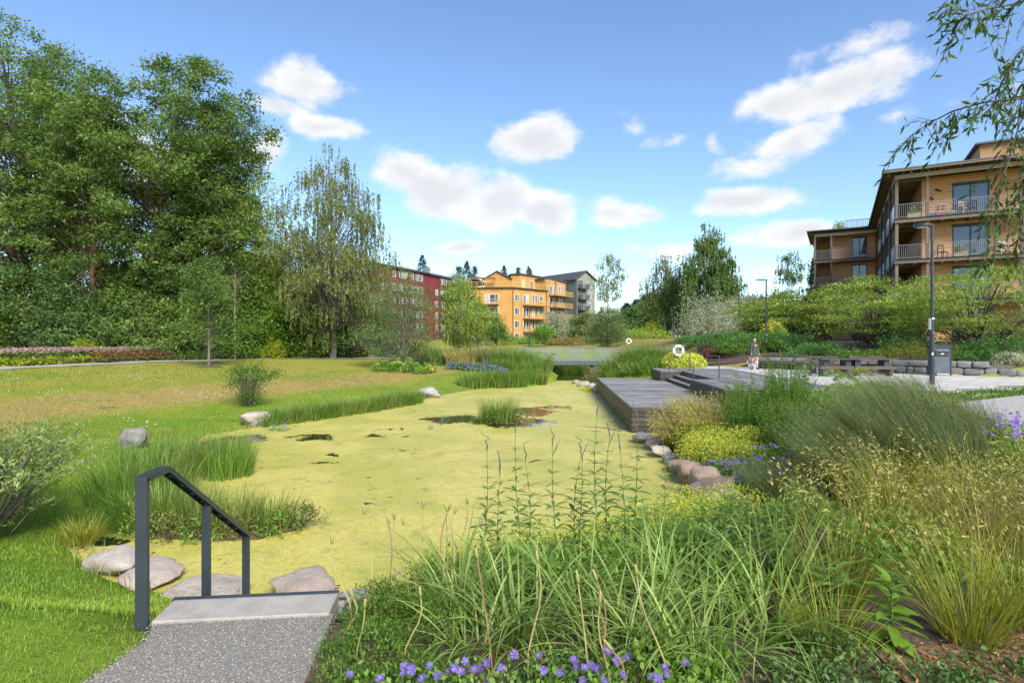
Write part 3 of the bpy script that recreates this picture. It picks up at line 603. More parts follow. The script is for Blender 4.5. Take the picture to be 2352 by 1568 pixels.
# --- yellow
YA, YB, YC, YL = (0., 126.), (8.2, 135.), (13.5, 143.), (-11.5, 127.2)
yb = thing('apartment_building', 'ochre yellow apartment block with roof terrace and yellow balconies', 'building', (YA[0], YA[1], 0))
mk('wall', 'clad_yellow', yb, lambda m: m.prism([loc2(p, YA) for p in (YA, YB, (2., 146.), (-14., 143.), YL)], .2, 12.75))
mk('wall', 'clad_yellow', yb, lambda m: m.prism([loc2(p, YA) for p in ((8.0, 134.9), YC, (6., 150.), (-1., 142.))], .2, 15.6))
mk('terrace_slab', 'rail_dark', yb, lambda m: m.prism([loc2(p, YA) for p in ((0.1, 125.5), (8.7, 134.9), (2., 146.), (-14., 143.), (-11.9, 126.8))], 12.75, 12.95))
pent = MB(); gable(pent, loc2((-6.5, 133.5), YA), loc2((-.4, 132.), YA), (3., 12.), 12.9, 15.5, 17.2); pent.prism([loc2(p, YA) for p in ((-.3, 132.3), (1.9, 131.6), (6.6, 138.), (2., 146.), (-1, 144))], 12.9, 16.4)
pw = pent.build('penthouse', 'clad_yellow', yb)
rf = MB(); roof_gable(rf, loc2((-6.5, 133.5), YA), loc2((-.4, 132.), YA), (3., 12.), 15.5, 17.2, .16, .4); rf.prism([loc2(p, YA) for p in ((-.5, 132.), (2., 131.1), (7.2, 138.1), (2., 147.), (-1.5, 145))], 16.4, 16.6)
rf.prism([loc2(p, YA) for p in ((7.6, 134.6), (14., 142.9), (6., 150.5), (-1.4, 142.))], 15.6, 15.8); rf.prism([loc2(p, YA) for p in ((-15, 146), (-8, 134.2), (-6, 146), (-10, 152))], 15.3, 15.5); rf.build('roof', 'roof_dark', yb)
fR, fL, fC = Facade(YA, YB, yb), Facade(YL, YA, yb), Facade(YB, YC, yb)
def pwin(f, px, py, w, h, **k): t = f.s_px(px); f.window(t, f.z_py(t, py), w, h, **k)
z4 = lambda x, y: ((1400 + x / 2.851) * .7259, (700 + y / 2.851) * .7259)
for ry in (690, 810, 928, 1040):
    pwin(fR, *z4(671, ry), 1.5, 1.6)
    if ry < 1000:
        for x in (740, 766, 819, 843): pwin(fR, *z4(x, ry + 12), .85, 2., mull=0, pane='glass' if rng.random() < .7 else 'glass_curtain')
        pwin(fR, *z4(893, ry + 10), 1.5, 1.25)
        b0, b1 = fR.s_px(z4(725, 0)[0]), fR.s_px(z4(908, 0)[0]); fR.balcony(b0, b1, fR.z_py(6., z4(0, ry + 70)[1]), 1.5, 'rail_yellow', 'plum')
        pwin(fL, *z4(405, ry + 12), 1., 2.2, mull=0, pane='glass_curtain'); pwin(fL, *z4(465, ry + 5), 2., 1.9); pwin(fL, *z4(262, ry + 10), 1., 1.5)
        fL.balcony(fL.s_px(z4(347, 0)[0]), fL.s_px(z4(508, 0)[0]), fL.z_py(6., z4(0, ry + 58)[1]), 1.5, 'rail_yellow', 'plum')
    else: pwin(fL, *z4(405, ry), 1., 2.); pwin(fL, *z4(465, ry), 1.6, 2.)
for i, ry in enumerate((617, 722, 825, 930)):
    for x, ww in ((976, 1.3), (1010, .9), (1055, .9), (1077, .9)): pwin(fC, *z4(x, ry), ww, 1.9, mull=0)
    fC.balcony(fC.s_px(z4(962, 0)[0]), fC.s_px(z4(1112, 0)[0]) + .4, fC.z_py(4.5, z4(0, ry + 58)[1]), 1.9, 'rail_yellow', 'plum')
fT = Facade((1.9, 131.6), (6.6, 138.), yb); fT.window(1.2, 14.2, 1., 2.1, mull=0, pane='glass_curtain'); fT.window(4.6, 14.2, 1.2, 2.1)
tr = MB()
for f in (Facade((-11.8, 126.9), (.1, 125.6), yb), Facade((.1, 125.6), (8.5, 134.9), yb)):
    tr.bar(f.pt(0, 14.15), f.pt(f.L, 14.15), .06, .06); tr.bar(f.pt(0, 13.05), f.pt(f.L, 13.05), .04, .04)
    for i in range(int(f.L / .28)): tr.bar(f.pt(i * .28, 13.), f.pt(i * .28, 14.12), .04, .03, up=(1, 0, 0))
tr.build('terrace_railing', 'rail_yellow', yb, kind='stuff')
for f, t in ((fR, .2), (fR, fR.L - .15), (fC, fC.L * .45)): mk('downpipe', 'rail_dark', yb, lambda m: m.tube([f.pt(t, .6, .1), f.pt(t, 12.6 if f is fR else 15.4, .1)], .09))
pg = thing('pergola', 'brown timber pergola on the yellow block roof terrace', 'pergola', (-9.3, 129.5, 12.95))
for x in (0, 2.5, 5.2):
    for y in (0, 2.5): mk('post', 'plum', pg, lambda m: m.box((x, y, 1.2), (.16, .16, 2.4)))
mk('roof_beams', 'plum', pg, lambda m: [m.box((2.6, -.1 + k * .45, 2.45), (5.8, .1, .14)) for k in range(7)] + [m.box((x, 1.25, 2.33), (.12, 2.9, .12)) for x in (0, 2.5, 5.2)])
# --- green
GE, GF = (16.9, 150.), (22.4, 153.6); gdv = (-13., 18.5)
gb = thing('apartment_building', 'grey green gabled apartment block with small black balconies', 'building', (GE[0], GE[1], 0))
gm = MB(); gable(gm, (0, 0), loc2(GF, GE), gdv, .5, 17.2, 19.4); gm.build('wall', 'clad_green', gb)
gr = MB(); roof_gable(gr, (0, 0), loc2(GF, GE), gdv, 17.2, 19.4, .25, .5); gr.build('roof', 'roof_dark', gb)
fG = Facade(GE, GF, gb)
for k in range(5):
    fG.window(1.35, 15.8 - 2.85 * k, 1.6, 2.1, frame='rail_dark', pane='glass'); fG.window(fG.L - 1.9, 15.9 - 2.85 * k, 1.1, 1.6)
    fG.balcony(.5, 3.4, 14.7 - 2.85 * k, 1.4, 'rail_dark', 'rail_dark', step=.14)
mk('downpipe', 'rail_dark', gb, lambda m: m.tube([fG.pt(.12, .6, .1), fG.pt(.12, 17., .1)], .09))
fS = Facade((GE[0] + gdv[0], GE[1] + gdv[1]), GE, gb)
fS.window(16.5, 15., 2.2, 1.3)
# --- pale block glimpsed through the tall trees
pbr('render_cream', (.50, .46, .38), (.44, .41, .35), rough=.85, scale=.6)
cb = thing('apartment_building', 'cream building glimpsed through gaps in the tall dark trees', 'building', (-45., 78., 0))
mk('wall', 'render_cream', cb, lambda m: m.box((6, 4, 5.2), (24, 9, 10.4))); mk('roof', 'roof_dark', cb, lambda m: m.box((6, 4, 10.5), (25, 10, .3)))
cfd = Facade((-51., 77.5), (-27., 77.5), cb)
for t in (2, 5, 8, 12, 16, 20):
    for z in (2.6, 5.6, 8.6): cfd.window(t, z, 1.3, 1.5)
# ================================================================ timber apartment building (right)
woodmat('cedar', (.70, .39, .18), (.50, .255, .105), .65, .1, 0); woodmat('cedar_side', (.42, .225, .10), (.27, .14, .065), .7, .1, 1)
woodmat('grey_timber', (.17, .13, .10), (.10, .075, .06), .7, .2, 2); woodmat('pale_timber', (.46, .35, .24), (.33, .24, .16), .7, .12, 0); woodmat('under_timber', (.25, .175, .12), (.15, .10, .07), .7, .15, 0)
pbr('rail_grey', (.22, .225, .23), rough=.45, metal=.2); pbr('frame_dark', (.035, .037, .042), rough=.45); pbr('roof_felt', (.10, .105, .11), rough=.7)
pbr('glass_panel', (.42, .46, .47), rough=.25)
TB = math.atan2(-.497, .868)
tb = thing('timber_apartment_building', 'weathered cedar apartment building with open galleries and dark sliding doors', 'building', (28.3, 42., 0), TB)
LV = [1.5, 4.5, 7.5, 10.5]; RT = 13.62
def clap(m, x0, x1, y, z0, z1, step=.17, face='front', holes=()):
    """overlapping boards, each its own bevelled course, with openings left out"""
    z = z0; k = 0
    while z < z1 - .02:
        h = min(step, z1 - z); segs = [(x0, x1)]
        for hx0, hx1, hz0, hz1 in holes:
            if z + h > hz0 and z < hz1:
                ns = []
                for s0, s1 in segs:
                    if hx0 > s0: ns.append((s0, min(hx0, s1)))
                    if hx1 < s1: ns.append((max(hx1, s0), s1))
                segs = [s for s in ns if s[1] - s[0] > .02]
        for s0, s1 in segs:
            p = [(s0, -.048), (s1, -.048), (s1, 0.03), (s0, 0.03)]; t = [(s0, -.008), (s1, -.008), (s1, .03), (s0, .03)]
            vs = [(a, y + b, z) for a, b in p] + [(a, y + b, z + h - .016) for a, b in t]
            if face == 'side': vs = [(y + b, a, zz) for a, b, zz in [(v_[0], v_[1] - y, v_[2]) for v_ in vs]]
            m.add(vs, [(3, 2, 1, 0), (4, 5, 6, 7), (0, 1, 5, 4), (1, 2, 6, 5), (2, 3, 7, 6), (3, 0, 4, 7)])
        z += h; k += 1
doors = [(3.55,5.65),(8.4,10.4),(12.9,14.6)]
holes = []
for lv in LV:
    for a_, b_ in doors: holes.append((a_, b_, lv + .12, lv + 2.35))
cl = MB(); clap(cl, 1.75, 16., 1.3, 1.5, RT, holes=holes); cl.build('front_cladding', 'cedar', tb, kind='stuff')
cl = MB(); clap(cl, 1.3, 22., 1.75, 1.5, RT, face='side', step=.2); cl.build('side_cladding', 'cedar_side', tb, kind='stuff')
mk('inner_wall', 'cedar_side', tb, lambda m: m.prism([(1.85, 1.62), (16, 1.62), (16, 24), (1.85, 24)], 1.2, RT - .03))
for lv in LV:
    for j, (a_, b_) in enumerate(doors):
        f = MB(); w_ = .07; y = 1.33; zt, zb = lv + 2.35, lv + .12
        for x in (a_ + w_ / 2, b_ - w_ / 2, (a_ + b_) / 2): f.box((x, y, (zt + zb) / 2), (w_, .16, zt - zb - .001))
        for z in (zt - w_ / 2, zb + w_ / 2): f.box(((a_ + b_) / 2, y, z), (b_ - a_ - 2 * w_, .15, w_))
        f.box(((a_ + b_) / 2, y - .05, zt + .06), (b_ - a_ + .1, .2, .1))
        d = f.build('sliding_door', 'frame_dark', tb)
        for x0, x1 in ((a_ + w_, (a_ + b_) / 2 - w_ / 2), ((a_ + b_) / 2 + w_ / 2, b_ - w_)): mk('pane', 'glass', d, lambda m: m.box(((x0 + x1) / 2, y + .03, (zt + zb) / 2), (x1 - x0, .03, zt - zb - 2 * w_)))
def gallery(root, x0, x1, y0, y1, lv, xs_, cols_side, edge_side):
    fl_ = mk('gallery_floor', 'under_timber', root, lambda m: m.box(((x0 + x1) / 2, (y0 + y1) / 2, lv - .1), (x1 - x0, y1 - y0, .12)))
    mk('edge_beam', 'grey_timber', root, lambda m: m.box(((x0 + x1) / 2, y0 - .03, lv - .17), (x1 - x0 + .1, .09, .26)))
    mk('edge_cap', 'frame_dark', root, lambda m: m.box(((x0 + x1) / 2, y0 - .06, lv - .02), (x1 - x0 + .1, .16, .04)))
    j = MB()
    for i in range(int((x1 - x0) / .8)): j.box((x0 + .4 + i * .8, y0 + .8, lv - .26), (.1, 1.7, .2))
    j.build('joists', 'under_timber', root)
    r = MB(); r.box(((x0 + x1) / 2, y0, lv + 1.05), (x1 - x0, .04, .03)); r.box(((x0 + x1) / 2, y0, lv + .1), (x1 - x0, .03, .03))
    for i in range(int((x1 - x0) / .115)): r.box((x0 + .05 + i * .115, y0, lv + .57), (.02, .012, .93))
    r.build('railing', 'rail_grey', root, kind='stuff')
for lv in LV[1:]:
    gallery(tb, 0, 16, 0, 1.65, lv, None, None, None)
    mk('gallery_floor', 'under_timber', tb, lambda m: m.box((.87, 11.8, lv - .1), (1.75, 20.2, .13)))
    mk('edge_beam', 'grey_timber', tb, lambda m: m.box((-.03, 11, lv - .17), (.09, 22, .26)))
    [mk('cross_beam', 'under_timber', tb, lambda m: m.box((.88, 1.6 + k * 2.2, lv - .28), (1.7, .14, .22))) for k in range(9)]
    for k in range(9): mk('side_panel', 'glass_panel', tb, lambda m: m.box((-.04, 1.15 + k * 2.2, lv + .55), (.02, 1.95, 1.02)))
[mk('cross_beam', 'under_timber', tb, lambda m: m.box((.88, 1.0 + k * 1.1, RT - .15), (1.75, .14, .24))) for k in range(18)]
for x in (.1, 1.95, 7.15, 12.3): mk('column', 'grey_timber', tb, lambda m: m.box((x, .12, (1.2 + RT) / 2), (.2, .2, RT - 1.2)), bevel=.01)
for k in range(1, 10): mk('column', 'grey_timber', tb, lambda m: m.box((.1, .12 + k * 2.2, (1.2 + RT) / 2), (.2, .22, RT - 1.2)), bevel=.01)
for k in range(3): mk('downpipe', 'frame_dark', tb, lambda m: m.tube([(-.12, 3.2 + k * 5, 1.4), (-.12, 3.2 + k * 5, RT)], .06))
mk('head_beam', 'pale_timber', tb, lambda m: m.box((8., .05, RT - .05), (16., .12, .3))); mk('head_beam', 'pale_timber', tb, lambda m: m.box((.02, 11.1, RT - .06), (.1, 21.8, .28)))
rf = mk('roof', 'roof_felt', tb, lambda m: m.box((7.8, 11.5, RT + .36), (17.2, 24.6, .1)))
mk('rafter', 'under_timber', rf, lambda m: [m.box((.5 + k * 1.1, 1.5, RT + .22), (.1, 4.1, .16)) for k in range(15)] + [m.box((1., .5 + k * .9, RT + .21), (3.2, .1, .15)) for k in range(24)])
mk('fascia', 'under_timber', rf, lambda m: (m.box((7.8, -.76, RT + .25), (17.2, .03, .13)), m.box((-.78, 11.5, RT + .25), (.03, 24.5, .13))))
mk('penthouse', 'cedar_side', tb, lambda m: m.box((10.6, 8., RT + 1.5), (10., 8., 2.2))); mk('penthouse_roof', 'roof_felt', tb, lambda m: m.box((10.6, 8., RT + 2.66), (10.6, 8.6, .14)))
# rear wing
wg = thing('timber_apartment_wing', 'lower cedar wing with corner galleries and a roof terrace rail', 'building', (28.3, 42., 0), TB)
whole = [(-2.3, -.9, lv + .12, lv + 2.3) for lv in LV]
cl = MB(); clap(cl, -4.25, -.1, 22.9, 1.5, 13.2, holes=whole); cl.build('front_cladding', 'cedar', wg, kind='stuff')
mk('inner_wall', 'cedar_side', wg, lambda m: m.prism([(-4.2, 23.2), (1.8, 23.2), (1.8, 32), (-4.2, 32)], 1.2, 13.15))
for lv in LV:
    f = MB()
    for x in (-2.265, -.935, -1.6): f.box((x, 22.93, lv + 1.21), (.07, .16, 2.179))
    for z in (lv + 2.265, lv + .155): f.box((-1.6, 22.93, z), (1.26, .15, .07))
    d = f.build('sliding_door', 'frame_dark', wg)
    for x in (-1.93, -1.27): mk('pane', 'glass', d, lambda m: m.box((x, 22.96, lv + 1.21), (.6, .03, 2.04)))
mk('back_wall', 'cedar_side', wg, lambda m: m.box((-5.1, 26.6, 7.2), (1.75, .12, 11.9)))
for lv in LV[1:]:
    gallery(wg, -6, -.2, 21.6, 23.2, lv - .1, None, None, None)
    mk('gallery_floor', 'under_timber', wg, lambda m: m.box((-5.1, 27.5, lv - .2), (1.7, 8.5, .13)))
    mk('side_panel', 'glass_panel', wg, lambda m: m.box((-6.03, 22.5, lv + .45), (.02, 1.6, 1.0)))
for x, y in ((-5.9, 21.7), (-4.3, 21.7), (-5.9, 23.9), (-5.9, 26.2), (-5.9, 28.5)): mk('column', 'grey_timber', wg, lambda m: m.box((x, y, 7.2), (.2, .2, 12.)), bevel=.01)
mk('head_beam', 'pale_timber', wg, lambda m: m.box((-3., 21.65, 13.15), (5.9, .12, .28))); mk('roof', 'roof_felt', wg, lambda m: m.box((-3., 26.3, 13.62), (7.4, 10.6, .1)))
mk('cross_beam', 'under_timber', wg, lambda m: [m.box((-5.1, 22.2 + k * 1.2, 13.1), (1.7, .14, .24)) for k in range(8)] + [m.box((-3.1, 22. + k * 1.3, 13.42), (6.6, .1, .22)) for k in range(8)])
mk('terrace_railing', 'grey_timber', wg, lambda m: [m.box((-2.9 + k * .17, 22.6, 14.2), (.06, .05, 1.)) for k in range(18)] + [m.box((-1.45, 22.6, 14.72), (3.1, .09, .06))], kind='stuff')
# things standing on the galleries
pbr('red_plastic', (.45, .05, .07), rough=.5); pbr('blue_plastic', (.03, .14, .35), rough=.5); pbr('white_plastic', (.7, .7, .7), rough=.5); pbr('black_fabric', (.02, .02, .022), rough=.8); pbr('green_plastic', (.05, .25, .1), rough=.5)
def on_gallery(name, label, cat, x, y, lv, group=None): return thing(name, label, cat, tb.matrix_basis @ Vector((x, y, lv)), TB, group)
def crate(x, y, lv, mat, label):
    o = on_gallery('storage_crate', label, 'crate', x, y, lv, 'storage crates on the upper gallery')
    mk('box_body', mat, o, lambda m: m.add([(-.22,-.16,0),(.22,-.16,0),(.22,.16,0),(-.22,.16,0),(-.27,-.2,.3),(.27,-.2,.3),(.27,.2,.3),(-.27,.2,.3),(-.24,-.17,.3),(.24,-.17,.3),(.24,.17,.3),(-.24,.17,.3),(-.2,-.14,.03),(.2,-.14,.03),(.2,.14,.03),(-.2,.14,.03)],
        [(3,2,1,0),(0,1,5,4),(1,2,6,5),(2,3,7,6),(3,0,4,7),(4,5,9,8),(5,6,10,9),(6,7,11,10),(7,4,8,11),(8,9,13,12),(9,10,14,13),(10,11,15,14),(11,8,12,15),(12,13,14,15)])); mk('rim', 'white_plastic', o, lambda m: (m.box((0, -.205, .3), (.56, .03, .04)), m.box((0, .205, .3), (.56, .03, .04))))
crate(2.3, .55, 10.5, 'blue_plastic', 'blue storage crate behind the upper gallery railing'); crate(2.75, .5, 10.5, 'red_plastic', 'red storage crate behind the upper gallery railing'); crate(3.35, .6, 10.5, 'green_plastic', 'green storage crate behind the upper gallery railing')
def chair(x, y, lv, mat, label, rz=0.):
    o = on_gallery('balcony_chair', label, 'chair', x, y, lv, 'chairs on the galleries'); o.rotation_euler.z += rz
    mk('seat', mat, o, lambda m: m.box((0, 0, .45), (.45, .45, .04))); mk('backrest', mat, o, lambda m: (m.box((-.2, .2, .72), (.04, .04, .55)), m.box((.2, .2, .72), (.04, .04, .55)), m.box((0, .2, .95), (.44, .03, .12)), m.box((0, .2, .75), (.36, .03, .08))))
    for sx in (-.2, .2):
        for sy in (-.2, .2): mk('leg', mat, o, lambda m: m.box((sx, sy, .215), (.04, .04, .43)))
chair(3.0, .95, 10.5, 'pale_timber', 'round backed wooden chair on the upper gallery'); chair(4.1, .7, 10.5, 'pale_timber', 'folding wooden chair beside the upper sliding door', .6); chair(4.6, .7, 10.5, 'black_fabric', 'black chair in front of the upper sliding door', -.4)
chair(2.9, .7, 7.5, 'black_fabric', 'dark chair on the middle gallery near the corner', .5); chair(6.3, .7, 7.5, 'white_plastic', 'white chair on the middle gallery', .2)
def planter(x, y, lv, label):
    o = on_gallery('planter_box', label, 'planter', x, y, lv, 'planter boxes on the galleries'); mk('box_body', 'pale_timber', o, lambda m: m.box((0, 0, .22), (.8, .3, .4))); return o
PLANTERS = [planter(1.2, .4, 10.5, 'wooden planter with green plant at the upper gallery corner'), planter(3.9, .5, 7.5, 'wooden planter with plants on the middle gallery')]
def parasol_table(x, y, lv, label):
    o = on_gallery('side_table', label, 'table', x, y, lv); mk('table_top', 'white_plastic', o, lambda m: m.box((0, 0, .7), (.8, .5, .03)))
    for sx in (-.35, .35):
        for sy in (-.2, .2): mk('leg', 'frame_dark', o, lambda m: m.box((sx, sy, .34), (.03, .03, .68)))
parasol_table(6.9, .6, 7.5, 'small white table on the middle gallery')
for x, z, sx, lb in ((2.75, 12.55, .5, 'small dark bird ornament hung on the cedar wall'), (2.35, 12.0, .25, 'small round wall ornament under the bird')):
    o = MB().tube([tb.matrix_basis @ Vector((x + sx * (k / 5 - .5), 1.2, z + .1 * math.sin(k * 1.3))) for k in range(6)], [.01, .05, .06, .05, .03, .01], 6).build('wall_ornament', 'black_fabric'); tag(o, lb, 'ornament')
# ================================================================ street furniture
def lamp(px, d, top, label, head='disc', base=None, rz=0.):
    x = PX(px, d); z0 = hz(x, d) if base is None else base; h = PZ(top, d) - z0
    o = thing('street_lamp', label, 'lamp', (x, d, z0), rz, 'dark lamp posts of the park')
    mk('lower_post', 'steel_dark', o, lambda m: m.tube([(0, 0, -.05), (0, 0, 1.9), (0, 0, 2.0)], [.085, .085, .055], 10), smooth=False)
    mk('pole', 'steel_dark', o, lambda m: m.tube([(0, 0, 1.95), (0, 0, h - .03)], [.055, .045], 10))
    if head == 'disc':
        mk('arm', 'steel_dark', o, lambda m: m.bar((.045, 0, h - .02), (-.12, 0, h - .02), .09, .05))
        mk('lamp_head', 'steel_dark', o, lambda m: m.tube([(-.36, 0, h - .11), (-.36, 0, h - .09), (-.36, 0, h - .01), (-.36, 0, h + .02)], [.22, .27, .27, .2], 20)); mk('lens', 'pale_panel', o, lambda m: m.tube([(-.36, 0, h - .122), (-.36, 0, h - .112)], [.18, .18], 16))
    else: mk('lamp_head', 'steel_dark', o, lambda m: m.bar((.05, 0, h), (-.62, 0, h), .16, .07)); mk('lens', 'pale_panel', o, lambda m: m.bar((-.2, 0, h - .042), (-.58, 0, h - .042), .1, .012))
    return o
L1 = lamp(2141, 21., 515, 'tall dark lamp post with round head beside the litter bin', 'disc', 0.02)
mk('sticker', 'white_plastic', L1, lambda m: (m.box((-.05, -.088, 1.15), (.05, .004, .09)), m.box((-.0, -.06, 2.45), (.09, .006, .05)), m.box((-.09, -.0, 2.25), (.012, .12, .42))))
L2 = lamp(1760, 37., 643, 'square armed lamp post behind the person with the dog', 'arm', 0.)
mk('footing', 'concrete', L2, lambda m: m.box((0, 0, .08), (.6, .6, .2))); mk('sticker', 'white_plastic', L2, lambda m: m.box((-.02, -.09, 1.5), (.08, .006, .14)))
L3 = lamp(1697, 58., 676, 'lamp post standing between the silvery shrub and the green shrubs', 'disc'); mk('sticker', 'white_plastic', L3, lambda m: m.box((0, -.09, 1.2), (.1, .006, .12)))
lamp(1549, 86., 705, 'lamp post at the far footbridge in front of the white birch trunks', 'arm'); lamp(1557, 112., 720, 'most distant lamp post beyond the far footbridge', 'arm'); lamp(1456, 104., 741, 'distant lamp post on the grassy rise behind the life ring', 'disc')
lamp(1216, 76., 704, 'lamp post in front of the yellow apartment block', 'disc'); lamp(490, 52., 560, 'lamp post among the shrubs behind the young lawn tree', 'disc')
lamp(1348, 118., 745, 'thin lamp post by the grey green block', 'disc')
# litter bin
pbr('bin_grey', (.085, .105, .125), (.07, .085, .10), rough=.45, scale=3., spots=(9., .66, (.12, .14, .16))); pbr('bin_dark', (.03, .035, .04), rough=.5); pbr('steel', (.5, .5, .5), rough=.3, metal=.8)
bn = thing('litter_bin', 'large dark grey solar litter bin with pull handle by the stone wall', 'bin', (19.6, 26.1, .03), R(-14))
mk('cabinet', 'bin_grey', bn, lambda m: m.box((0, 0, .64), (.68, .62, 1.26)), bevel=.02)
mk('lid', 'bin_dark', bn, lambda m: m.add([(-.36,-.33,1.27),(.36,-.33,1.27),(.36,.33,1.27),(-.36,.33,1.27),(-.36,-.33,1.36),(.36,-.33,1.36),(.36,.33,1.36),(-.36,.33,1.36),(-.25,-.24,1.42),(.25,-.24,1.42),(.25,.24,1.42),(-.25,.24,1.42)],[(3,2,1,0),(0,1,5,4),(1,2,6,5),(2,3,7,6),(3,0,4,7),(4,5,9,8),(5,6,10,9),(6,7,11,10),(7,4,8,11),(8,9,10,11)]))
mk('hopper', 'bin_dark', bn, lambda m: m.box((-.02, -.325, 1.03), (.52, .04, .26)), bevel=.01); mk('handle', 'steel', bn, lambda m: m.tube([(-.28, -.35, 1.14), (-.24, -.4, 1.15), (.22, -.4, 1.15), (.26, -.35, 1.08)], .014, 6))
mk('symbol', 'white_plastic', bn, lambda m: (m.bar((-.06, -.348, .97), (-.02, -.348, 1.04), .004, .03), m.bar((.0, -.348, .97), (.04, -.348, 1.03), .004, .03))); mk('pedal', 'steel', bn, lambda m: m.box((0, -.36, .08), (.5, .1, .06)))
mk('corner_post', 'bin_dark', bn, lambda m: [m.box((sx * .335, -.305, .64), (.05, .05, 1.27)) for sx in (-1, 1)])
# picnic table and benches
TX, TY = 14.35, 26.4
woodmat('bench_wood', (.085, .07, .06), (.05, .042, .036), .55, .2, 0); woodmat('bench_brown', (.13, .085, .058), (.08, .052, .034), .6, .15, 0)
pt = thing('picnic_table', 'long dark timber picnic table on black steel legs', 'table', (TX, TY, .03))
for i in range(5): mk('top_plank', 'bench_wood', pt, lambda m: m.box((1.77, .08 + i * .17, .73), (3.55, .162, .06)), bevel=.008)
for x in (.37, 1.38, 1.82, 3.18): mk('leg', 'steel_dark', pt, lambda m: m.box((x, .42, .35), (.26, .5, .7)), bevel=.006)
def bench(x, y, L, label, back=False, rz=0.):
    o = thing('bench', label, 'bench', (x, y, .03), rz, 'timber benches of the plaza')
    for i in range(3): mk('seat_plank', 'bench_wood', o, lambda m: m.box((L / 2, .08 + i * .15, .43), (L, .142, .05)), bevel=.006)
    mk('seat_rail', 'bench_brown', o, lambda m: m.box((L / 2, .02, .365), (L, .04, .075)))
    for lx in (.2, L - .2): mk('leg', 'steel_dark', o, lambda m: m.box((lx, .23, .2), (.13, .4, .4)), bevel=.004)
    if back:
        for i in range(3): mk('back_slat', 'bench_wood', o, lambda m: m.box((L / 2, .52, .58 + i * .1), (L, .035, .085)), bevel=.006)
        for lx in (.25, L - .25): mk('back_post', 'steel_dark', o, lambda m: m.box((lx, .55, .5), (.06, .03, .62)))
bench(13.75, 25.35, 1.5, 'backless bench before the picnic table, at the end away from the litter bin'); bench(15.3, 25.35, 1.85, 'backless bench in front of the picnic table nearest the litter bin')
bench(14.6, 27.75, 1.6, 'bench with slatted back behind the picnic table', True); bench(16.6, 27.45, 1.75, 'bench with slatted back between picnic table and litter bin', True)
bench(13.75, 31.7, 2.3, 'long bench with slatted back against the start of the stone wall', True, R(-42))
bench(G(860,808)[0], 52.2, 2.4, 'wooden bench beside the pale gravel path under the willow', True)
def low_rail(pts, label, h=.42):
    zs = [hz(x, y) for x, y in pts]; o = thing('low_rail', label, 'railing', (pts[0][0], pts[0][1], zs[0]), 0., 'low rails along the beds'); b = Vector((pts[0][0], pts[0][1], zs[0]))
    P3 = [Vector((x, y, z + h)) - b for (x, y), z in zip(pts, zs)]
    mk('rail', 'frame_brown', o, lambda m: [m.bar(P3[i], P3[i + 1], .06, .05) for i in range(len(P3) - 1)])
    for i in range(len(P3) - 1):
        n = max(1, int((P3[i + 1] - P3[i]).length / 2.2))
        for k in range(n): c = P3[i].lerp(P3[i + 1], (k + .5) / n); mk('post', 'frame_brown', o, lambda m: m.box((c.x, c.y, c.z - h / 2 - .03), (.06, .06, h)))
pbr('frame_brown', (.06, .045, .036), rough=.7)
low_rail([G(-150,842)[:2], (-29.6,35.6), (-25.2,41.4), (-20.4,49.)], 'low brown rail in front of the pink flower bed'); low_rail([(10.9,34.9), (12.6,34.5), (14.2,33.8)], 'low dark rail behind the person with the dog'); low_rail([(23.5,26.),(30,26.6)], 'low rail at the end of the stone wall')
# life rings
def ring_mesh():
    m = MB(); n, k = 28, 10; vs = []; fs = []
    for i in range(n):
        a = 2 * math.pi * i / n
        for j in range(k): b_ = 2 * math.pi * j / k; r = .265 + .072 * math.cos(b_); vs.append((r * math.cos(a), .05 * math.sin(b_), r * math.sin(a)))
    for i in range(n):
        for j in range(k): fs.append((i * k + j, ((i + 1) % n) * k + j, ((i + 1) % n) * k + (j + 1) % k, i * k + (j + 1) % k))
    return m.add(vs, fs)
def life_ring(x, y, z0, label1, label2):
    p = thing('life_ring_post', label2, 'post', (x, y, z0), 0., 'posts carrying life rings'); mk('pole', 'rail_grey', p, lambda m: m.tube([(0, .09, -.05), (0, .09, 1.25)], .035, 8)); mk('hook_plate', 'rail_grey', p, lambda m: m.box((0, .05, 1.0), (.05, .03, .4)))
    o = thing('life_ring', label1, 'life ring', (x, y - .03, z0 + 1.0), 0., 'white life rings'); ring_mesh().build('ring_body', 'white_plastic', o, smooth=True)
    for a in (.8, 2.4, 3.9, 5.5): mk('band', 'rail_grey', o, lambda m: m.tube([(.27 * math.cos(a + e_), 0, .265 * math.sin(a + e_)) for e_ in (-.1, .1)], .075, 10))
    mk('rope', 'rail_grey', o, lambda m: m.tube([(.36 * math.cos(t * .3), .0, .36 * math.sin(t * .3)) for t in range(22)], .01, 4))
life_ring(PX(1558, 32.6), 32.6, .02, 'white life ring on the post beside the deck steps', 'thin grey post carrying the life ring beside the deck')
xx, yy = PX(1444, 66.), 66.; life_ring(xx, yy, .35, 'smaller looking white life ring beyond the first footbridge', 'thin post carrying the life ring beyond the first footbridge')
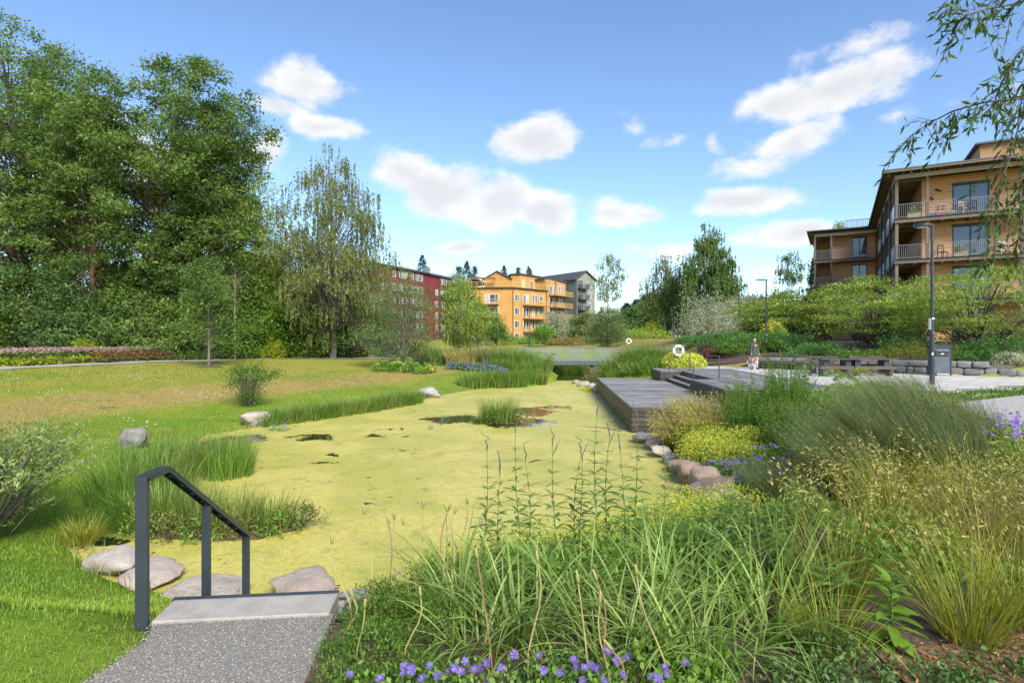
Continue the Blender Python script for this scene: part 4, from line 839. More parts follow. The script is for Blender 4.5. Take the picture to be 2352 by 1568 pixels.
# construction fence by the red block
fe = thing('site_fence', 'grey wire site fence panels at the foot of the red block', 'fence', (PX(1000, 105.), 105., .9))
for k in range(5): mk('fence_frame', 'galv', fe, lambda m: (m.tube([(k * 3.5, 0, 0), (k * 3.5, 0, 2.), (k * 3.5 + 3.4, 0, 2.), (k * 3.5 + 3.4, 0, 0)], .04, 5), [m.bar((k * 3.5 + .2 * i, 0, .1), (k * 3.5 + .2 * i, 0, 1.98), .012, .012) for i in range(1, 17)]))
NM = ['first', 'second', 'third', 'fourth', 'fifth', 'sixth', 'seventh', 'eighth', 'ninth', 'tenth', 'eleventh', 'twelfth', 'thirteenth', 'fourteenth', 'fifteenth', 'sixteenth', 'seventeenth', 'eighteenth', 'nineteenth', 'twentieth', 'last']
# ================================================================ vegetation tools
def unit(a): return a / np.maximum(np.linalg.norm(a, axis=-1, keepdims=True), 1e-9)
def leaf_quads(C, A, L, Wd, r, fold=.25, upn=0., tri=False):
    """pointed four-corner leaves at C along A"""
    n = len(C); A = unit(A)
    if upn: nm = unit(unit(r.normal(size=(n, 3))) + np.array([0, 0, upn])); A = unit(A - nm * (A * nm).sum(-1, keepdims=True)); sd_ = np.cross(nm, A)
    else: sd_ = unit(np.cross(A, unit(r.normal(size=(n, 3))))); nm = np.cross(A, sd_)
    L = np.broadcast_to(L, (n,))[:, None]; Wd = np.broadcast_to(Wd, (n,))[:, None]
    if tri: return np.stack([C - sd_ * Wd * .5, C + sd_ * Wd * .5, C + A * L * 1.05], 1).reshape(-1, 3), np.arange(n * 3).reshape(-1, 3)
    mid = C + A * L * .45
    V = np.stack([C, mid + sd_ * Wd * .5 + nm * Wd * fold, C + A * L, mid - sd_ * Wd * .5 + nm * Wd * fold], 1)
    return V.reshape(-1, 3), np.arange(n * 4).reshape(-1, 4)
def bark(name, a, b, st=(6, 6, 1.2)): pbr(name, a, b, rough=.9, scale=1.5, bump=.7, bscale=8., stretch=st)
bark('bark_brown', (.085, .06, .042), (.045, .033, .025)); bark('bark_grey', (.16, .14, .12), (.09, .08, .07)); bark('bark_birch', (.55, .53, .49), (.16, .14, .12), (3, 3, 9)); bark('bark_pine', (.20, .10, .055), (.09, .06, .045)); bark('twig_pale', (.30, .26, .20), (.2, .17, .13))
leafmat('leaf_alder', (0.049, 0.097, 0.022), (0.228, 0.310, 0.071), (0.113, 0.191, 0.041)); leafmat('leaf_hedge', (0.044, 0.100, 0.029), (0.187, 0.293, 0.083), (0.100, 0.182, 0.052))
leafmat('leaf_bright', (0.044, 0.106, 0.013), (0.163, 0.250, 0.035), (0.094, 0.181, 0.022)); leafmat('leaf_olive', (0.088, 0.114, 0.030), (0.254, 0.280, 0.094), (0.161, 0.195, 0.057)); leafmat('leaf_willow', (0.061, 0.106, 0.039), (0.248, 0.303, 0.135), (0.135, 0.191, 0.072))
leafmat('leaf_light', (0.099, 0.178, 0.026), (0.409, 0.489, 0.112), (0.231, 0.323, 0.055), transl=.42); leafmat('leaf_birch', (0.062, 0.124, 0.033), (0.217, 0.299, 0.086), (0.124, 0.206, 0.054)); leafmat('leaf_conifer', (0.019, 0.055, 0.025), (0.069, 0.127, 0.058))
leafmat('leaf_silver', (.15, .19, .11), (.62, .62, .50), (.36, .39, .28)); leafmat('leaf_lime', (.16, .22, .012), (.42, .44, .035), (.28, .33, .02)); leafmat('leaf_juniper', (0.033, 0.102, 0.022), (0.131, 0.261, 0.056), (0.075, 0.177, 0.037)); leafmat('leaf_goldjuniper', (.07, .095, .014), (.22, .21, .035), (.14, .155, .022))
leafmat('leaf_red', (.13, .05, .03), (.26, .13, .06), (.19, .08, .045)); leafmat('leaf_barberry', (.10, .10, .02), (.26, .22, .04), (.17, .15, .03)); leafmat('flower_pink', (.30, .17, .17), (.58, .42, .42), (.44, .30, .30)); leafmat('flower_yellow', (.36, .36, .02), (.66, .60, .06), (.52, .50, .035)); leafmat('flower_mantle', (.34, .39, .04), (.66, .66, .12), (.50, .54, .07))
leafmat('flower_purple', (.10, .07, .36), (.27, .20, .66), (.18, .13, .52)); leafmat('flower_white', (.5, .5, .45), (.8, .8, .75)); leafmat('flower_blue', (.22, .28, .5), (.5, .56, .75))
leafmat('grass_green', (0.051, 0.122, 0.017), (0.187, 0.316, 0.043), (0.115, 0.216, 0.029), transl=.25); leafmat('grass_reed', (0.066, 0.126, 0.022), (0.240, 0.300, 0.066), (0.144, 0.216, 0.038), transl=.25); leafmat('grass_dark', (0.065, 0.116, 0.038), (0.290, 0.297, 0.145), (0.152, 0.203, 0.080), transl=.25); leafmat('grass_gold', (.20, .17, .05), (.50, .42, .16), (.34, .29, .09), transl=.25); leafmat('grass_straw', (.19, .13, .05), (.36, .27, .11), (.27, .20, .07))
leafmat('grass_pale', (0.098, 0.178, 0.029), (0.345, 0.425, 0.138), (0.190, 0.293, 0.057), transl=.3); leafmat('grass_yellow', (.14, .18, .02), (.34, .34, .05), (.23, .25, .03)); leafmat('lawn_blade', (0.086, 0.186, 0.014), (0.288, 0.359, 0.036), (0.159, 0.273, 0.021), transl=.25); leafmat('lawn_dry', (.16, .13, .05), (.28, .24, .10))
leafmat('leaf_garden', (0.067, 0.166, 0.025), (0.266, 0.424, 0.067), (0.156, 0.289, 0.044)); leafmat('leaf_blue', (.05, .095, .05), (.16, .22, .12), (.09, .15, .08)); leafmat('tulip_stem', (.26, .22, .07), (.40, .34, .13)); leafmat('dry_stem', (.24, .13, .09), (.36, .22, .14))
pbr('pod_green', (.18, .22, .05), (.24, .24, .07), rough=.5, scale=30.); pbr('pod_tip', (.45, .28, .10), rough=.7); pbr('stem_green', (.08, .15, .03), rough=.6); pbr('stem_tulip', (.36, .32, .12), (.28, .20, .10), rough=.6, scale=5.); pbr('stem_red', (.30, .15, .10), (.22, .12, .07), rough=.6, scale=5.); pbr('spike_purple', (.10, .09, .075), rough=.8); pbr('cattail_brown', (.16, .07, .03), rough=.9)
PROF = {'bell': [(0, .5), (.2, .9), (.4, 1.), (.6, .85), (.8, .5), (1, .08)], 'oval': [(0, .35), (.2, .8), (.45, 1.), (.7, .82), (.88, .5), (1, .12)], 'round': [(0, .55), (.2, .9), (.5, 1.), (.8, .72), (1, .2)], 'cone': [(0, .9), (.15, 1.), (.5, .62), (.8, .3), (1, .05)], 'spire': [(0, .6), (.2, 1.), (.5, .8), (.8, .4), (1, .08)],
        'vase': [(0, .25), (.3, .6), (.6, .95), (.82, 1.), (1, .45)], 'dome': [(0, .95), (.3, 1.), (.6, .85), (.85, .5), (1, .15)], 'column': [(0, .7), (.3, 1.), (.6, .9), (.85, .6), (1, .1)], 'umbrella': [(0, .5), (.35, .9), (.65, 1.), (.85, .75), (1, .3)]}
def crown_points(r, prof, h0, h1, rad, n, trunk, inner=.3):
    P = PROF[prof]; ts = np.array([p[0] for p in P]); rs_ = np.array([p[1] for p in P])
    tt = r.uniform(0, 1, n * 3); wgt = np.interp(tt, ts, rs_) ** 1.4; keep = r.uniform(0, 1, n * 3) < wgt; tt = tt[keep][:n]
    az = r.uniform(0, 2 * math.pi, len(tt)); ph = r.uniform(0, 6.28, 4)
    am = 1 + .20 * np.sin(2 * az + ph[0] + 5 * tt) + .15 * np.sin(3 * az + ph[1] - 9 * tt) + .12 * np.sin(5 * az + ph[2] + 14 * tt)
    rr = rad * np.interp(tt, ts, rs_) * am * (inner + (1 - inner) * np.sqrt(r.uniform(0, 1, len(tt))))
    z = h0 + (h1 - h0) * tt; c = np.stack([rr * np.cos(az), rr * np.sin(az), z], 1)
    c[:, :2] += trunk(z)
    return c, tt
TREE_CACHE = {}
def tree(label, loc, h, rad, leaf='leaf_alder', bark_='bark_brown', prof='oval', cb=.25, ncl=160, per=150, cr=.8, ls=.22, tr=.2, weep=0., lean=(0, 0), stems=1, seed=0, cat='tree', name='deciduous_tree', group=None, squash=.62, narrow=.55, branches=.7, key=None, up=.0, inner=.3, fork=.55, wisp=False):
    r = np.random.default_rng(seed + 100); loc = Vector(loc)
    root = thing(name, label, cat, loc, 0., group)
    if key and key in TREE_CACHE:
        m1, m2, h_, rad_ = TREE_CACHE[key]; a = link('trunk', m1, None, root); b = link('crown', m2, None, root)
        s = (rad / rad_, rad / rad_, h / h_)
        for o in (a, b): o.scale = s
        root.rotation_euler.z = float(r.uniform(0, 6.28)); return root
    wob = r.uniform(-1, 1, 6) * .03 * h
    def tl(z):
        t = np.asarray(z) / h; return np.stack([lean[0] * t + wob[0] * np.sin(t * 5 + wob[1]) * t, lean[1] * t + wob[2] * np.sin(t * 4 + wob[3]) * t], -1)
    C, tt = crown_points(r, prof, cb * h, h * .97, rad, ncl, tl, inner)
    mb = MB()
    for s in range(stems):
        a = 2 * math.pi * s / max(stems, 1) + r.uniform(0, 1); sp = rad * fork * (.5 + r.uniform(0, .5)) if stems > 1 else 0; pts, rd = [], []
        for k in range(9):
            t = k / 8; z = -.15 + (h * (.93 if stems == 1 else r.uniform(.72, .8)) + .15) * t; o = tl(max(z, 0)); e = sp * t ** 1.2
            pts.append((o[0] + math.cos(a) * e, o[1] + math.sin(a) * e, z)); rd.append(tr * (1.25 if k == 0 else 1) * (1 - t) ** .8 / (1 if stems == 1 else 1.4) + .012)
        mb.tube(pts, rd, 8 if h > 3 else 5, cap=False)
    for c, t in zip(C, tt):
        if r.uniform() > branches: continue
        hor = np.hypot(*(c[:2] - tl(c[2]))); zb = max(.12 * h, c[2] - hor * (.75 if weep == 0 else .9) - .04 * h)
        if stems > 1: zb = max(.05 * h, zb * .8)
        b = np.array([*tl(zb), zb]); k = c - b
        if stems > 1: b[:2] += k[:2] * .25
        mid = b + (c - b) * .5 + np.array([0, 0, .08 * np.linalg.norm(k)]); r0 = max(.01, tr * .32 * (1 - zb / h))
        mb.tube([b, b + (mid - b) * .5 + r.normal(size=3) * .03 * hor, mid + r.normal(size=3) * .04 * hor, c], [r0, r0 * .75, r0 * .5, max(.006, r0 * .18)], 4, cap=False)
    trunk_o = mb.build('trunk', bark_, root, smooth=True)
    n = len(C) * per; ci = np.repeat(np.arange(len(C)), per); off = r.normal(size=(n, 3)) * cr * np.array([1, 1, squash])
    if weep:
        st_ = r.integers(0, 9, n); base = r.normal(size=(len(C), 9, 2)) * cr; dn = r.uniform(0, 1, n) ** .8
        off = np.stack([base[ci, st_, 0] + r.normal(size=n) * .07 * cr, base[ci, st_, 1] + r.normal(size=n) * .07 * cr, .3 * cr * r.normal(size=n) - weep * dn * r.uniform(.5, 1., (len(C), 9))[ci, st_]], 1)
    Pt = C[ci] + off
    if wisp: Pt = C[ci] - (C[ci] - np.array([0, 0, .1 * h]) - np.concatenate([tl(C[:, 2] * .3), C[:, 2:] * .35], 1)[ci] * .6) * (r.uniform(0, 1, n) ** 1.3 * wisp)[:, None] + off * .45
    axd = unit(off * .6 + r.normal(size=(n, 3)) * cr * .7 + np.array([0, 0, up - (.9 * cr if weep else .2 * cr)]))
    L = ls * r.uniform(.65, 1.3, n); V, Qd = leaf_quads(Pt, axd, L, L * narrow, r, .25, 0. if weep else .8, ls > .1)
    ct = r.uniform(0, 1, len(C)) * .6; tint = ct[ci] + r.uniform(0, 1, n) * .4
    crown_o = link('crown', np_mesh('crown', V, Qd, tint), leaf, root)
    if key: TREE_CACHE[key] = (trunk_o.data, crown_o.data, h, rad)
    return root
def ptree(label, px, d, top, halfw, base=None, **k):
    x = PX(px, d); z = hz(x, d) if base is None else base; return tree(label, (x, d, z), PZ(top, d) - z, halfw * d / F, **k)
def blades(base, az, L, lean, bend, wd, seg=4, fold=False, wind=None, r=rng):
    """arching blades; returns verts, quads, tip points and tip directions"""
    n = len(base); t = np.linspace(0, 1, seg + 1); th = lean[:, None] + bend[:, None] * ((t[:-1] + t[1:]) / 2)[None]
    dx = np.sin(th) * L[:, None] / seg; dz = np.cos(th) * L[:, None] / seg
    hx = np.concatenate([np.zeros((n, 1)), np.cumsum(dx, 1)], 1); hzz = np.concatenate([np.zeros((n, 1)), np.cumsum(dz, 1)], 1)
    Pc = np.stack([base[:, 0, None] + hx * np.cos(az)[:, None], base[:, 1, None] + hx * np.sin(az)[:, None], base[:, 2, None] + hzz], -1)
    if wind is not None: Pc = Pc + (hzz ** 1.6)[..., None] * np.array([wind[0], wind[1], 0.])
    sa = az + math.pi / 2 + r.normal(size=n) * .5; sd_ = np.stack([np.cos(sa), np.sin(sa), np.zeros(n)], -1)
    w_ = (wd[:, None] * (1 - t ** 1.8)[None] * .5 + .0004); Lf = Pc + sd_[:, None] * w_[..., None]; Rt = Pc - sd_[:, None] * w_[..., None]
    if not fold:
        V = np.stack([Lf, Rt], 2).reshape(-1, 3); k = 2 * (seg + 1); i = np.arange(seg) * 2
        q0 = np.stack([i, i + 1, i + 3, i + 2], -1); Qd = (np.arange(n)[:, None, None] * k + q0[None]).reshape(-1, 4)
        return V, Qd, Pc[:, -1], unit(Pc[:, -1] - Pc[:, -2]), Pc, seg
    Cn = Pc - np.array([0, 0, .5]) * w_[..., None]; V = np.stack([Lf, Cn, Rt], 2).reshape(-1, 3); k = 3 * (seg + 1); i = np.arange(seg) * 3
    q0 = np.concatenate([np.stack([i, i + 1, i + 4, i + 3], -1), np.stack([i + 1, i + 2, i + 5, i + 4], -1)]); Qd = (np.arange(n)[:, None, None] * k + q0[None]).reshape(-1, 4)
    return V, Qd, Pc[:, -1], unit(Pc[:, -1] - Pc[:, -2]), Pc, seg * 2
def grass(label, loc, n, h, spread, wd=.008, lean=.12, bend=.7, mat='grass_green', seg=4, wind=None, heads=None, seed=0, name='grass_clump', cat='grass', group='grass clumps of the planting', fold=False, tint=(0., 1.), ell=1., key=None, extra=None):
    root = thing(name, label, cat, loc, 0., group)
    r = np.random.default_rng(seed + 500)
    if key and key in TREE_CACHE:
        ms, h_ = TREE_CACHE[key]
        for nm, me in ms:
            o = link(nm, me, None, root, kind='stuff'); o.scale = (h / h_,) * 3; o.rotation_euler.z = 0 if wind else float(r.uniform(0, 6.28))
        return root
    a = r.uniform(0, 2 * math.pi, n); rr = np.sqrt(r.uniform(0, 1, n)) * spread; base = np.stack([rr * np.cos(a), rr * np.sin(a) * ell, np.full(n, -.03)], 1)
    az = a + r.normal(size=n) * .7; L = h * r.uniform(.6, 1.12, n); ln = np.abs(r.normal(size=n)) * lean + lean * .6 * rr / max(spread, 1e-6); bd = bend * r.uniform(.3, 1.4, n)
    V, Qd, tip, tdir, Pc, per = blades(base, az, L, ln, bd, np.full(n, wd) * r.uniform(.7, 1.2, n), seg, fold, wind, r)
    tv = np.repeat(r.uniform(tint[0], tint[1], n), per); ms = []
    o = link('blades', np_mesh('blades', V, Qd, tv), mat, root, kind='stuff'); ms.append(('blades', o.data))
    if heads:
        hm, cnt, frac, hl, hlen, droop = heads; sel = np.where(r.uniform(0, 1, n) < frac)[0]; N = len(sel) * cnt; si = np.repeat(sel, cnt); u = r.uniform(0, 1, N)
        sg = Pc.shape[1] - 1; f = (1 - u * hlen) * sg; i0 = np.clip(f.astype(int), 0, sg - 1); fr_ = (f - i0)[:, None]; p = Pc[si, i0] * (1 - fr_) + Pc[si, i0 + 1] * fr_
        d = unit(Pc[si, i0 + 1] - Pc[si, i0]); ax_ = unit(d + r.normal(size=(N, 3)) * .45 + np.array([0, 0, -droop])); p = p + r.normal(size=(N, 3)) * hl * .35 * droop
        V2, Q2 = leaf_quads(p, ax_, hl * r.uniform(.7, 1.3, N), hl * (.28 if droop > .1 else .1), r, tri=droop < .5); o = link('seed_heads', np_mesh('seed_heads', V2, Q2, r.uniform(0, 1, N)), hm, root, kind='stuff'); ms.append(('seed_heads', o.data))
    if key: TREE_CACHE[key] = (ms, h)
    return root
def shrub(label, loc, size, n, ls, mat, seed=0, name='shrub', cat='shrub', group=None, narrow=.5, flowers=None, ncl=40, cr=.16, up=.3, kind=None, dome=True, stems=6, smat='bark_brown'):
    """low rounded plant: leaves gathered in tufts over a dome of size (rx,ry,h)"""
    r = np.random.default_rng(seed + 900); root = thing(name, label, cat, loc, 0., group); rx, ry, h = size
    d = unit(r.normal(size=(ncl, 3))); d[:, 2] = np.abs(d[:, 2]); k = (.55 + .45 * r.uniform(0, 1, ncl) ** .4)[:, None]
    C = d * k * np.array([rx, ry, h * .92]) * (1 + .12 * r.normal(size=(ncl, 1)))
    per = max(1, n // ncl); ci = np.repeat(np.arange(ncl), per); N = len(ci); P_ = C[ci] + r.normal(size=(N, 3)) * cr * np.array([rx, ry, h]); P_[:, 2] = np.maximum(P_[:, 2], .01)
    ax_ = unit(d[ci] * .8 + r.normal(size=(N, 3)) * .7 + np.array([0, 0, up])); L = ls * r.uniform(.6, 1.3, N); V, Qd = leaf_quads(P_, ax_, L, L * narrow, r, .25, .5, ls >= .1 or n > 1500)
    link('foliage', np_mesh('foliage', V, Qd, r.uniform(0, 1, ncl)[ci] * .5 + r.uniform(0, 1, N) * .5), mat, root, kind='stuff')
    mb = MB()
    for j in range(min(stems, ncl)): c = C[j]; mb.tube([(c[0] * .1, c[1] * .1, -.03), (c[0] * .45, c[1] * .45, c[2] * .6), tuple(c)], [.012 * max(1, h), .008 * max(1, h), .004], 4, cap=False)
    if stems: mb.build('stems', smat, root)
    if flowers:
        fm, fn, fs, fz = flowers; d2 = unit(r.normal(size=(fn, 3))); d2[:, 2] = np.abs(d2[:, 2]) + .15; d2 = unit(d2); tuft = d2[r.integers(0, max(8, fn // 14), fn)]
        Pf = unit(tuft + r.normal(size=(fn, 3)) * .16) * np.array([rx, ry, h]) * (1.0 + fz * r.uniform(0, 1, (fn, 1))); Pf[:, 2] = np.maximum(Pf[:, 2], .03)
        V2, Q2 = leaf_quads(Pf, unit(r.normal(size=(fn, 3)) + np.array([0, 0, .8])), fs * r.uniform(.6, 1.3, fn), fs * .8, r, tri=True)
        link('flowers', np_mesh('flowers', V2, Q2, r.uniform(0, 1, fn)), fm, root, kind='stuff')
    return root
def on(x, y, dz=0.): return (x, y, hz(x, y) + dz)
# ================================================================ trees
BIG = 'tall dark trees beyond the path'
ptree('tallest broad dark tree towering over the dense shrubs', 45, 47., 0, 215, cb=.16, ncl=400, per=150, cr=.42, ls=.25, tr=.42, seed=1, prof='oval', group=BIG, lean=(-1, 0))
ptree('slim tall tree with a bare reddish trunk beside the tallest one', 215, 46., 150, 125, cb=.2, ncl=230, per=140, cr=.38, ls=.25, tr=.3, seed=2, prof='column', group=BIG, bark_='bark_pine')
ptree('big forked tree with visible brown limbs between the slim tree and the light green ones', 330, 47., 138, 190, cb=.16, ncl=370, per=150, cr=.42, ls=.25, tr=.42, seed=3, prof='vase', group=BIG, lean=(3.2, 0), bark_='bark_brown', branches=.45)
ptree('leafy tree leaning out at the end of the tall dark group', 480, 49., 205, 100, cb=.12, ncl=300, per=145, cr=.42, ls=.25, tr=.3, seed=4, prof='column', group=BIG, lean=(.6, 0))
ptree('second trunked tree hidden behind the tallest tree', 120, 55., 90, 130, cb=.3, ncl=190, per=110, cr=.75, ls=.27, tr=.35, seed=5, prof='oval', group=BIG)
ptree('mid height dark tree stepping down from the tall group', 555, 52., 400, 70, cb=.1, ncl=130, per=120, cr=.42, ls=.25, tr=.16, seed=9, prof='oval', group=BIG)
ptree('thin airy light green tree between dark trees and weeping birch', 600, 50., 372, 62, cb=.2, ncl=110, per=70, cr=.45, ls=.2, tr=.13, seed=6, prof='oval', leaf='leaf_light', bark_='bark_grey', group='light green trees behind the shrubs')
ptree('bushy light green tree under the weeping birch', 640, 52., 560, 85, cb=.12, ncl=130, per=120, cr=.5, ls=.2, tr=.12, seed=7, prof='round', leaf='leaf_light', bark_='bark_grey', group='light green trees behind the shrubs')
ptree('tall weeping birch with olive hanging twigs', 765, 50., 312, 140, cb=.12, ncl=330, per=135, cr=.42, ls=.2, tr=.26, seed=8, prof='bell', leaf='leaf_olive', bark_='bark_grey', weep=1.7, narrow=.5, branches=.9)
HD = 'dense shrubs behind the flower bed'
for i, (px, d, top, hw, mt, lb) in enumerate([(-30,44.,590,110,'leaf_bright','bright green shrub at the end of the dark shrub belt'),(85,44.,565,135,'leaf_hedge','large blue green shrub under the tallest tree'),(215,46.,655,95,'leaf_hedge','dark shrub behind the first lime shrub'),(330,46.5,640,100,'leaf_alder','dark leafy shrub under the big forked tree'),
        (430,48.,655,85,'leaf_alder','dark shrub behind the thin young lawn tree'),(520,49.,668,80,'leaf_hedge','dark shrub behind the bare sapling'),(600,50.,612,95,'leaf_bright','bright green mounded shrub tree beside the lime shrub'),(690,50.5,640,80,'leaf_bright','bright green shrub under the weeping birch'),(755,53.,660,70,'leaf_hedge','dark blue green shrub beyond the weeping birch'),
        (815,57.,665,62,'leaf_hedge','dark shrub behind the white flowering shrub'),(870,62.,690,52,'leaf_olive','olive shrub behind the path bench'),(-120,44.,520,110,'leaf_hedge','dark shrub at the outer end of the belt'),(30,50.,500,140,'leaf_alder','tall dark shrub behind the blue green one'),(270,52.,535,140,'leaf_alder','tall dark shrub among the trunks'),(420,54.,540,120,'leaf_hedge','tall dark shrub behind the young lawn tree'),(700,57.,560,80,'leaf_olive','tall olive shrub behind the weeping birch')]):
    ptree(lb, px, d, top, hw, leaf=mt, prof='dome', cb=.02, ncl=170, per=85, cr=.5, ls=.21, tr=.1, seed=30 + i, cat='shrub', name='large_shrub', group=HD, stems=4, inner=.55, branches=.25, squash=.6)
# young trees on the lawn
x, y, _ = G(480, 838, 0); tree('thin young lawn tree with pale trunk in a soil circle', on(x, y), 7.4, 1.5, leaf='leaf_alder', bark_='bark_grey', cb=.26, ncl=110, per=85, cr=.32, ls=.15, tr=.075, seed=60, prof='column')
tag(MB().tube([(x, y, hz(x, y) - .02), (x, y, hz(x, y) + .05), (x, y, hz(x, y) + .055)], [.85, .6, .02], 16).build('soil_circle', 'soil'), 'dark soil circle round the thin young lawn tree', kind='structure')
tree('bare leafless sapling with pale twigs among the shrubs', on(PX(540, 47.), 47.), PZ(588, 47.), 1.3, leaf='leaf_willow', bark_='twig_pale', cb=.45, ncl=70, per=5, cr=.3, ls=.1, tr=.07, seed=61, prof='vase', branches=1.)
# around the bridge and the blocks
ptree('bushy grey green willow at the head of the path', 925, 40., 618, 78, base=-.2, cb=.02, ncl=170, per=115, cr=.38, ls=.17, tr=.12, seed=62, prof='column', leaf='leaf_willow', narrow=.22, stems=5, name='willow_tree', inner=.25, bark_='bark_grey', up=.3)
ptree('slender tree in front of the yellow block with drooping pale leaves', 1062, 62., 622, 46, cb=.12, ncl=110, per=80, cr=.42, ls=.2, tr=.09, seed=63, prof='oval', leaf='leaf_light', weep=1.2, bark_='bark_birch')
ptree('young tree with dark trunk and fine leaves near the two walkers', 1098, 58., 690, 42, cb=.3, ncl=80, per=70, cr=.4, ls=.17, tr=.09, seed=64, prof='umbrella', leaf='leaf_light', weep=.8)
ptree('narrow bushy tree between red and yellow blocks', 1045, 66., 615, 34, cb=.1, ncl=90, per=70, cr=.4, ls=.22, tr=.1, seed=65, prof='column', leaf='leaf_birch')
ptree('dark green young tree at the yellow block corner', 1140, 84., 722, 26, cb=.2, ncl=60, per=60, cr=.4, ls=.26, tr=.09, seed=66, prof='cone', leaf='leaf_juniper')
ptree('silvery willow before the yellow block balconies', 1277, 95., 708, 36, cb=.08, ncl=90, per=90, cr=.5, ls=.3, tr=.12, seed=67, prof='round', leaf='leaf_silver', narrow=.25, name='willow_tree')
ptree('small round dark tree on a thin stem before the yellow block', 1250, 80., 748, 22, cb=.4, ncl=50, per=60, cr=.35, ls=.24, tr=.06, seed=68, prof='round', leaf='leaf_garden')
ptree('narrow dark tree in front of the grey green block', 1318, 105., 722, 17, cb=.05, ncl=60, per=60, cr=.4, ls=.3, tr=.09, seed=69, prof='spire', leaf='leaf_juniper')
ptree('young birch in front of the grey green block', 1350, 92., 705, 22, cb=.2, ncl=60, per=60, cr=.45, ls=.26, tr=.08, seed=70, prof='column', leaf='leaf_olive', bark_='bark_birch', weep=.8)
ptree('rounded olive willow beside the grey green block', 1397, 72., 700, 44, cb=.1, ncl=120, per=100, cr=.42, ls=.22, tr=.1, seed=71, prof='round', leaf='leaf_willow', narrow=.3, name='willow_tree')
ptree('tall thin sparse birch rising behind the olive willow', 1397, 115., 566, 34, cb=.45, ncl=70, per=45, cr=.6, ls=.34, tr=.14, seed=72, prof='column', leaf='leaf_olive', bark_='bark_birch', weep=1.5)
ptree('white trunked birch with sparse olive crown beside the big birch', 1528, 100., 570, 42, cb=.3, ncl=110, per=75, cr=.6, ls=.3, tr=.2, seed=73, prof='column', leaf='leaf_olive', bark_='bark_birch', weep=2.4)
ptree('second white trunked birch close to the big birch', 1545, 98., 620, 30, cb=.35, ncl=60, per=70, cr=.5, ls=.3, tr=.17, seed=74, prof='oval', leaf='leaf_birch', bark_='bark_birch', weep=2.)
ptree('big dense birch with hanging green foliage', 1628, 92., 502, 74, cb=.08, ncl=340, per=140, cr=.55, ls=.34, tr=.3, seed=75, prof='spire', leaf='leaf_birch', bark_='bark_birch', weep=1.8, branches=.5)
ptree('sparse birch standing beyond the timber building', 1818, 98., 560, 30, cb=.2, ncl=80, per=60, cr=.55, ls=.32, tr=.14, seed=76, prof='oval', leaf='leaf_birch', weep=1.2, bark_='bark_birch')
for i, (px, d, top, hw, mt) in enumerate([(1425, 138., 712, 30, 'leaf_birch'), (1455, 134., 700, 28, 'leaf_hedge'), (1485, 136., 690, 30, 'leaf_birch'), (1515, 132., 682, 28, 'leaf_birch'), (1548, 135., 690, 30, 'leaf_hedge'), (1585, 125., 680, 30, 'leaf_birch'), (1680, 110., 682, 30, 'leaf_birch'), (1735, 105., 680, 40, 'leaf_hedge'), (1840, 100., 690, 40, 'leaf_birch'), (1380, 140., 720, 30, 'leaf_hedge')]):
    ptree('background tree of the far wood, %s counted from the grey green block' % NM[[1, 2, 3, 4, 5, 6, 7, 8, 9, 0][i]], px, d, top, hw, leaf=mt, prof='dome', cb=.06, ncl=80, per=70, cr=.8, ls=.5, tr=.14, seed=400 + i, group='background trees of the far wood', branches=.3)
# conifers
def conifer(label, px, d, top, hw, seed, pine=False):
    x = PX(px, d); z0 = hz(x, d); h = PZ(top, d) - z0; rad = hw * d / F; r = np.random.default_rng(seed); root = thing('pine_tree' if pine else 'spruce_tree', label, 'tree', (x, d, z0), 0., 'distant conifers')
    mk('trunk', 'bark_pine', root, lambda m: m.tube([(0, 0, -.2), (.1, 0, h * .5), (0, 0, h * .98)], [.26, .18, .02], 6, cap=False)); Pt, Ax = [], []
    z = h * (.5 if pine else .1)
    while z < h * .985:
        t = (h - z) / (h * (.5 if pine else .9)); rr = rad * (min(1, t * 1.6) ** .7 if pine else t) * r.uniform(.7, 1.1)
        for b in range(7):
            a = r.uniform(0, 6.28); n = 26; u = r.uniform(.1, 1, n); c = np.stack([np.cos(a) * rr * u, np.sin(a) * rr * u, z - (0. if pine else .35) * rr * u + r.normal(size=n) * .1], 1) + r.normal(size=(n, 3)) * (.35 if pine else .12)
            Pt.append(c); Ax.append(np.stack([np.full(n, math.cos(a)), np.full(n, math.sin(a)), np.full(n, .4 if pine else -.5)], 1) + r.normal(size=(n, 3)) * .5)
        z += h * .022 if not pine else h * .03
    Pt, Ax = np.concatenate(Pt), np.concatenate(Ax); L = .5 * r.uniform(.6, 1.3, len(Pt)); V, Qd = leaf_quads(Pt, Ax, L, L * .4, r, tri=True); link('crown', np_mesh('crown', V, Qd, r.uniform(0, 1, len(Pt))), 'leaf_conifer', root)
for i, (px, d, top, hw, pine, lb) in enumerate([(970,190.,584,95,0,'dark spruce top rising behind the red block roof'),(1072,200.,598,95,0,'dark spruce behind the yellow block terrace'),(1055,205.,612,30,1,'pine crown between red and yellow blocks'),(1090,210.,612,18,1,'pine crown behind the terrace pergola'),(1158,215.,608,80,0,'small spruce tip above the yellow penthouse'),(1190,215.,615,8,1,'thin pine tip above the yellow penthouse'),(1215,215.,610,80,0,'thin spruce tip above the dark roofs'),
        (1440,150.,700,20,1,'pine at the edge of the far wood beside the tall thin birch'),(1462,145.,690,18,1,'second pine of the far wood'),(1482,140.,680,20,1,'third pine of the far wood with reddish trunk'),(1500,150.,672,20,1,'pine behind the white birch trunks'),(1515,138.,700,18,1,'low pine behind the white birch trunks'),(1873,92.,590,44,0,'spruce beside the timber wing'),(1750,140.,690,20,1,'pine behind the square armed lamp'),(1780,150.,680,20,1,'pine seen right of the square armed lamp')]): conifer(lb.replace('seen right of', 'just past'), px, d, top, hw, 700 + i, bool(pine))
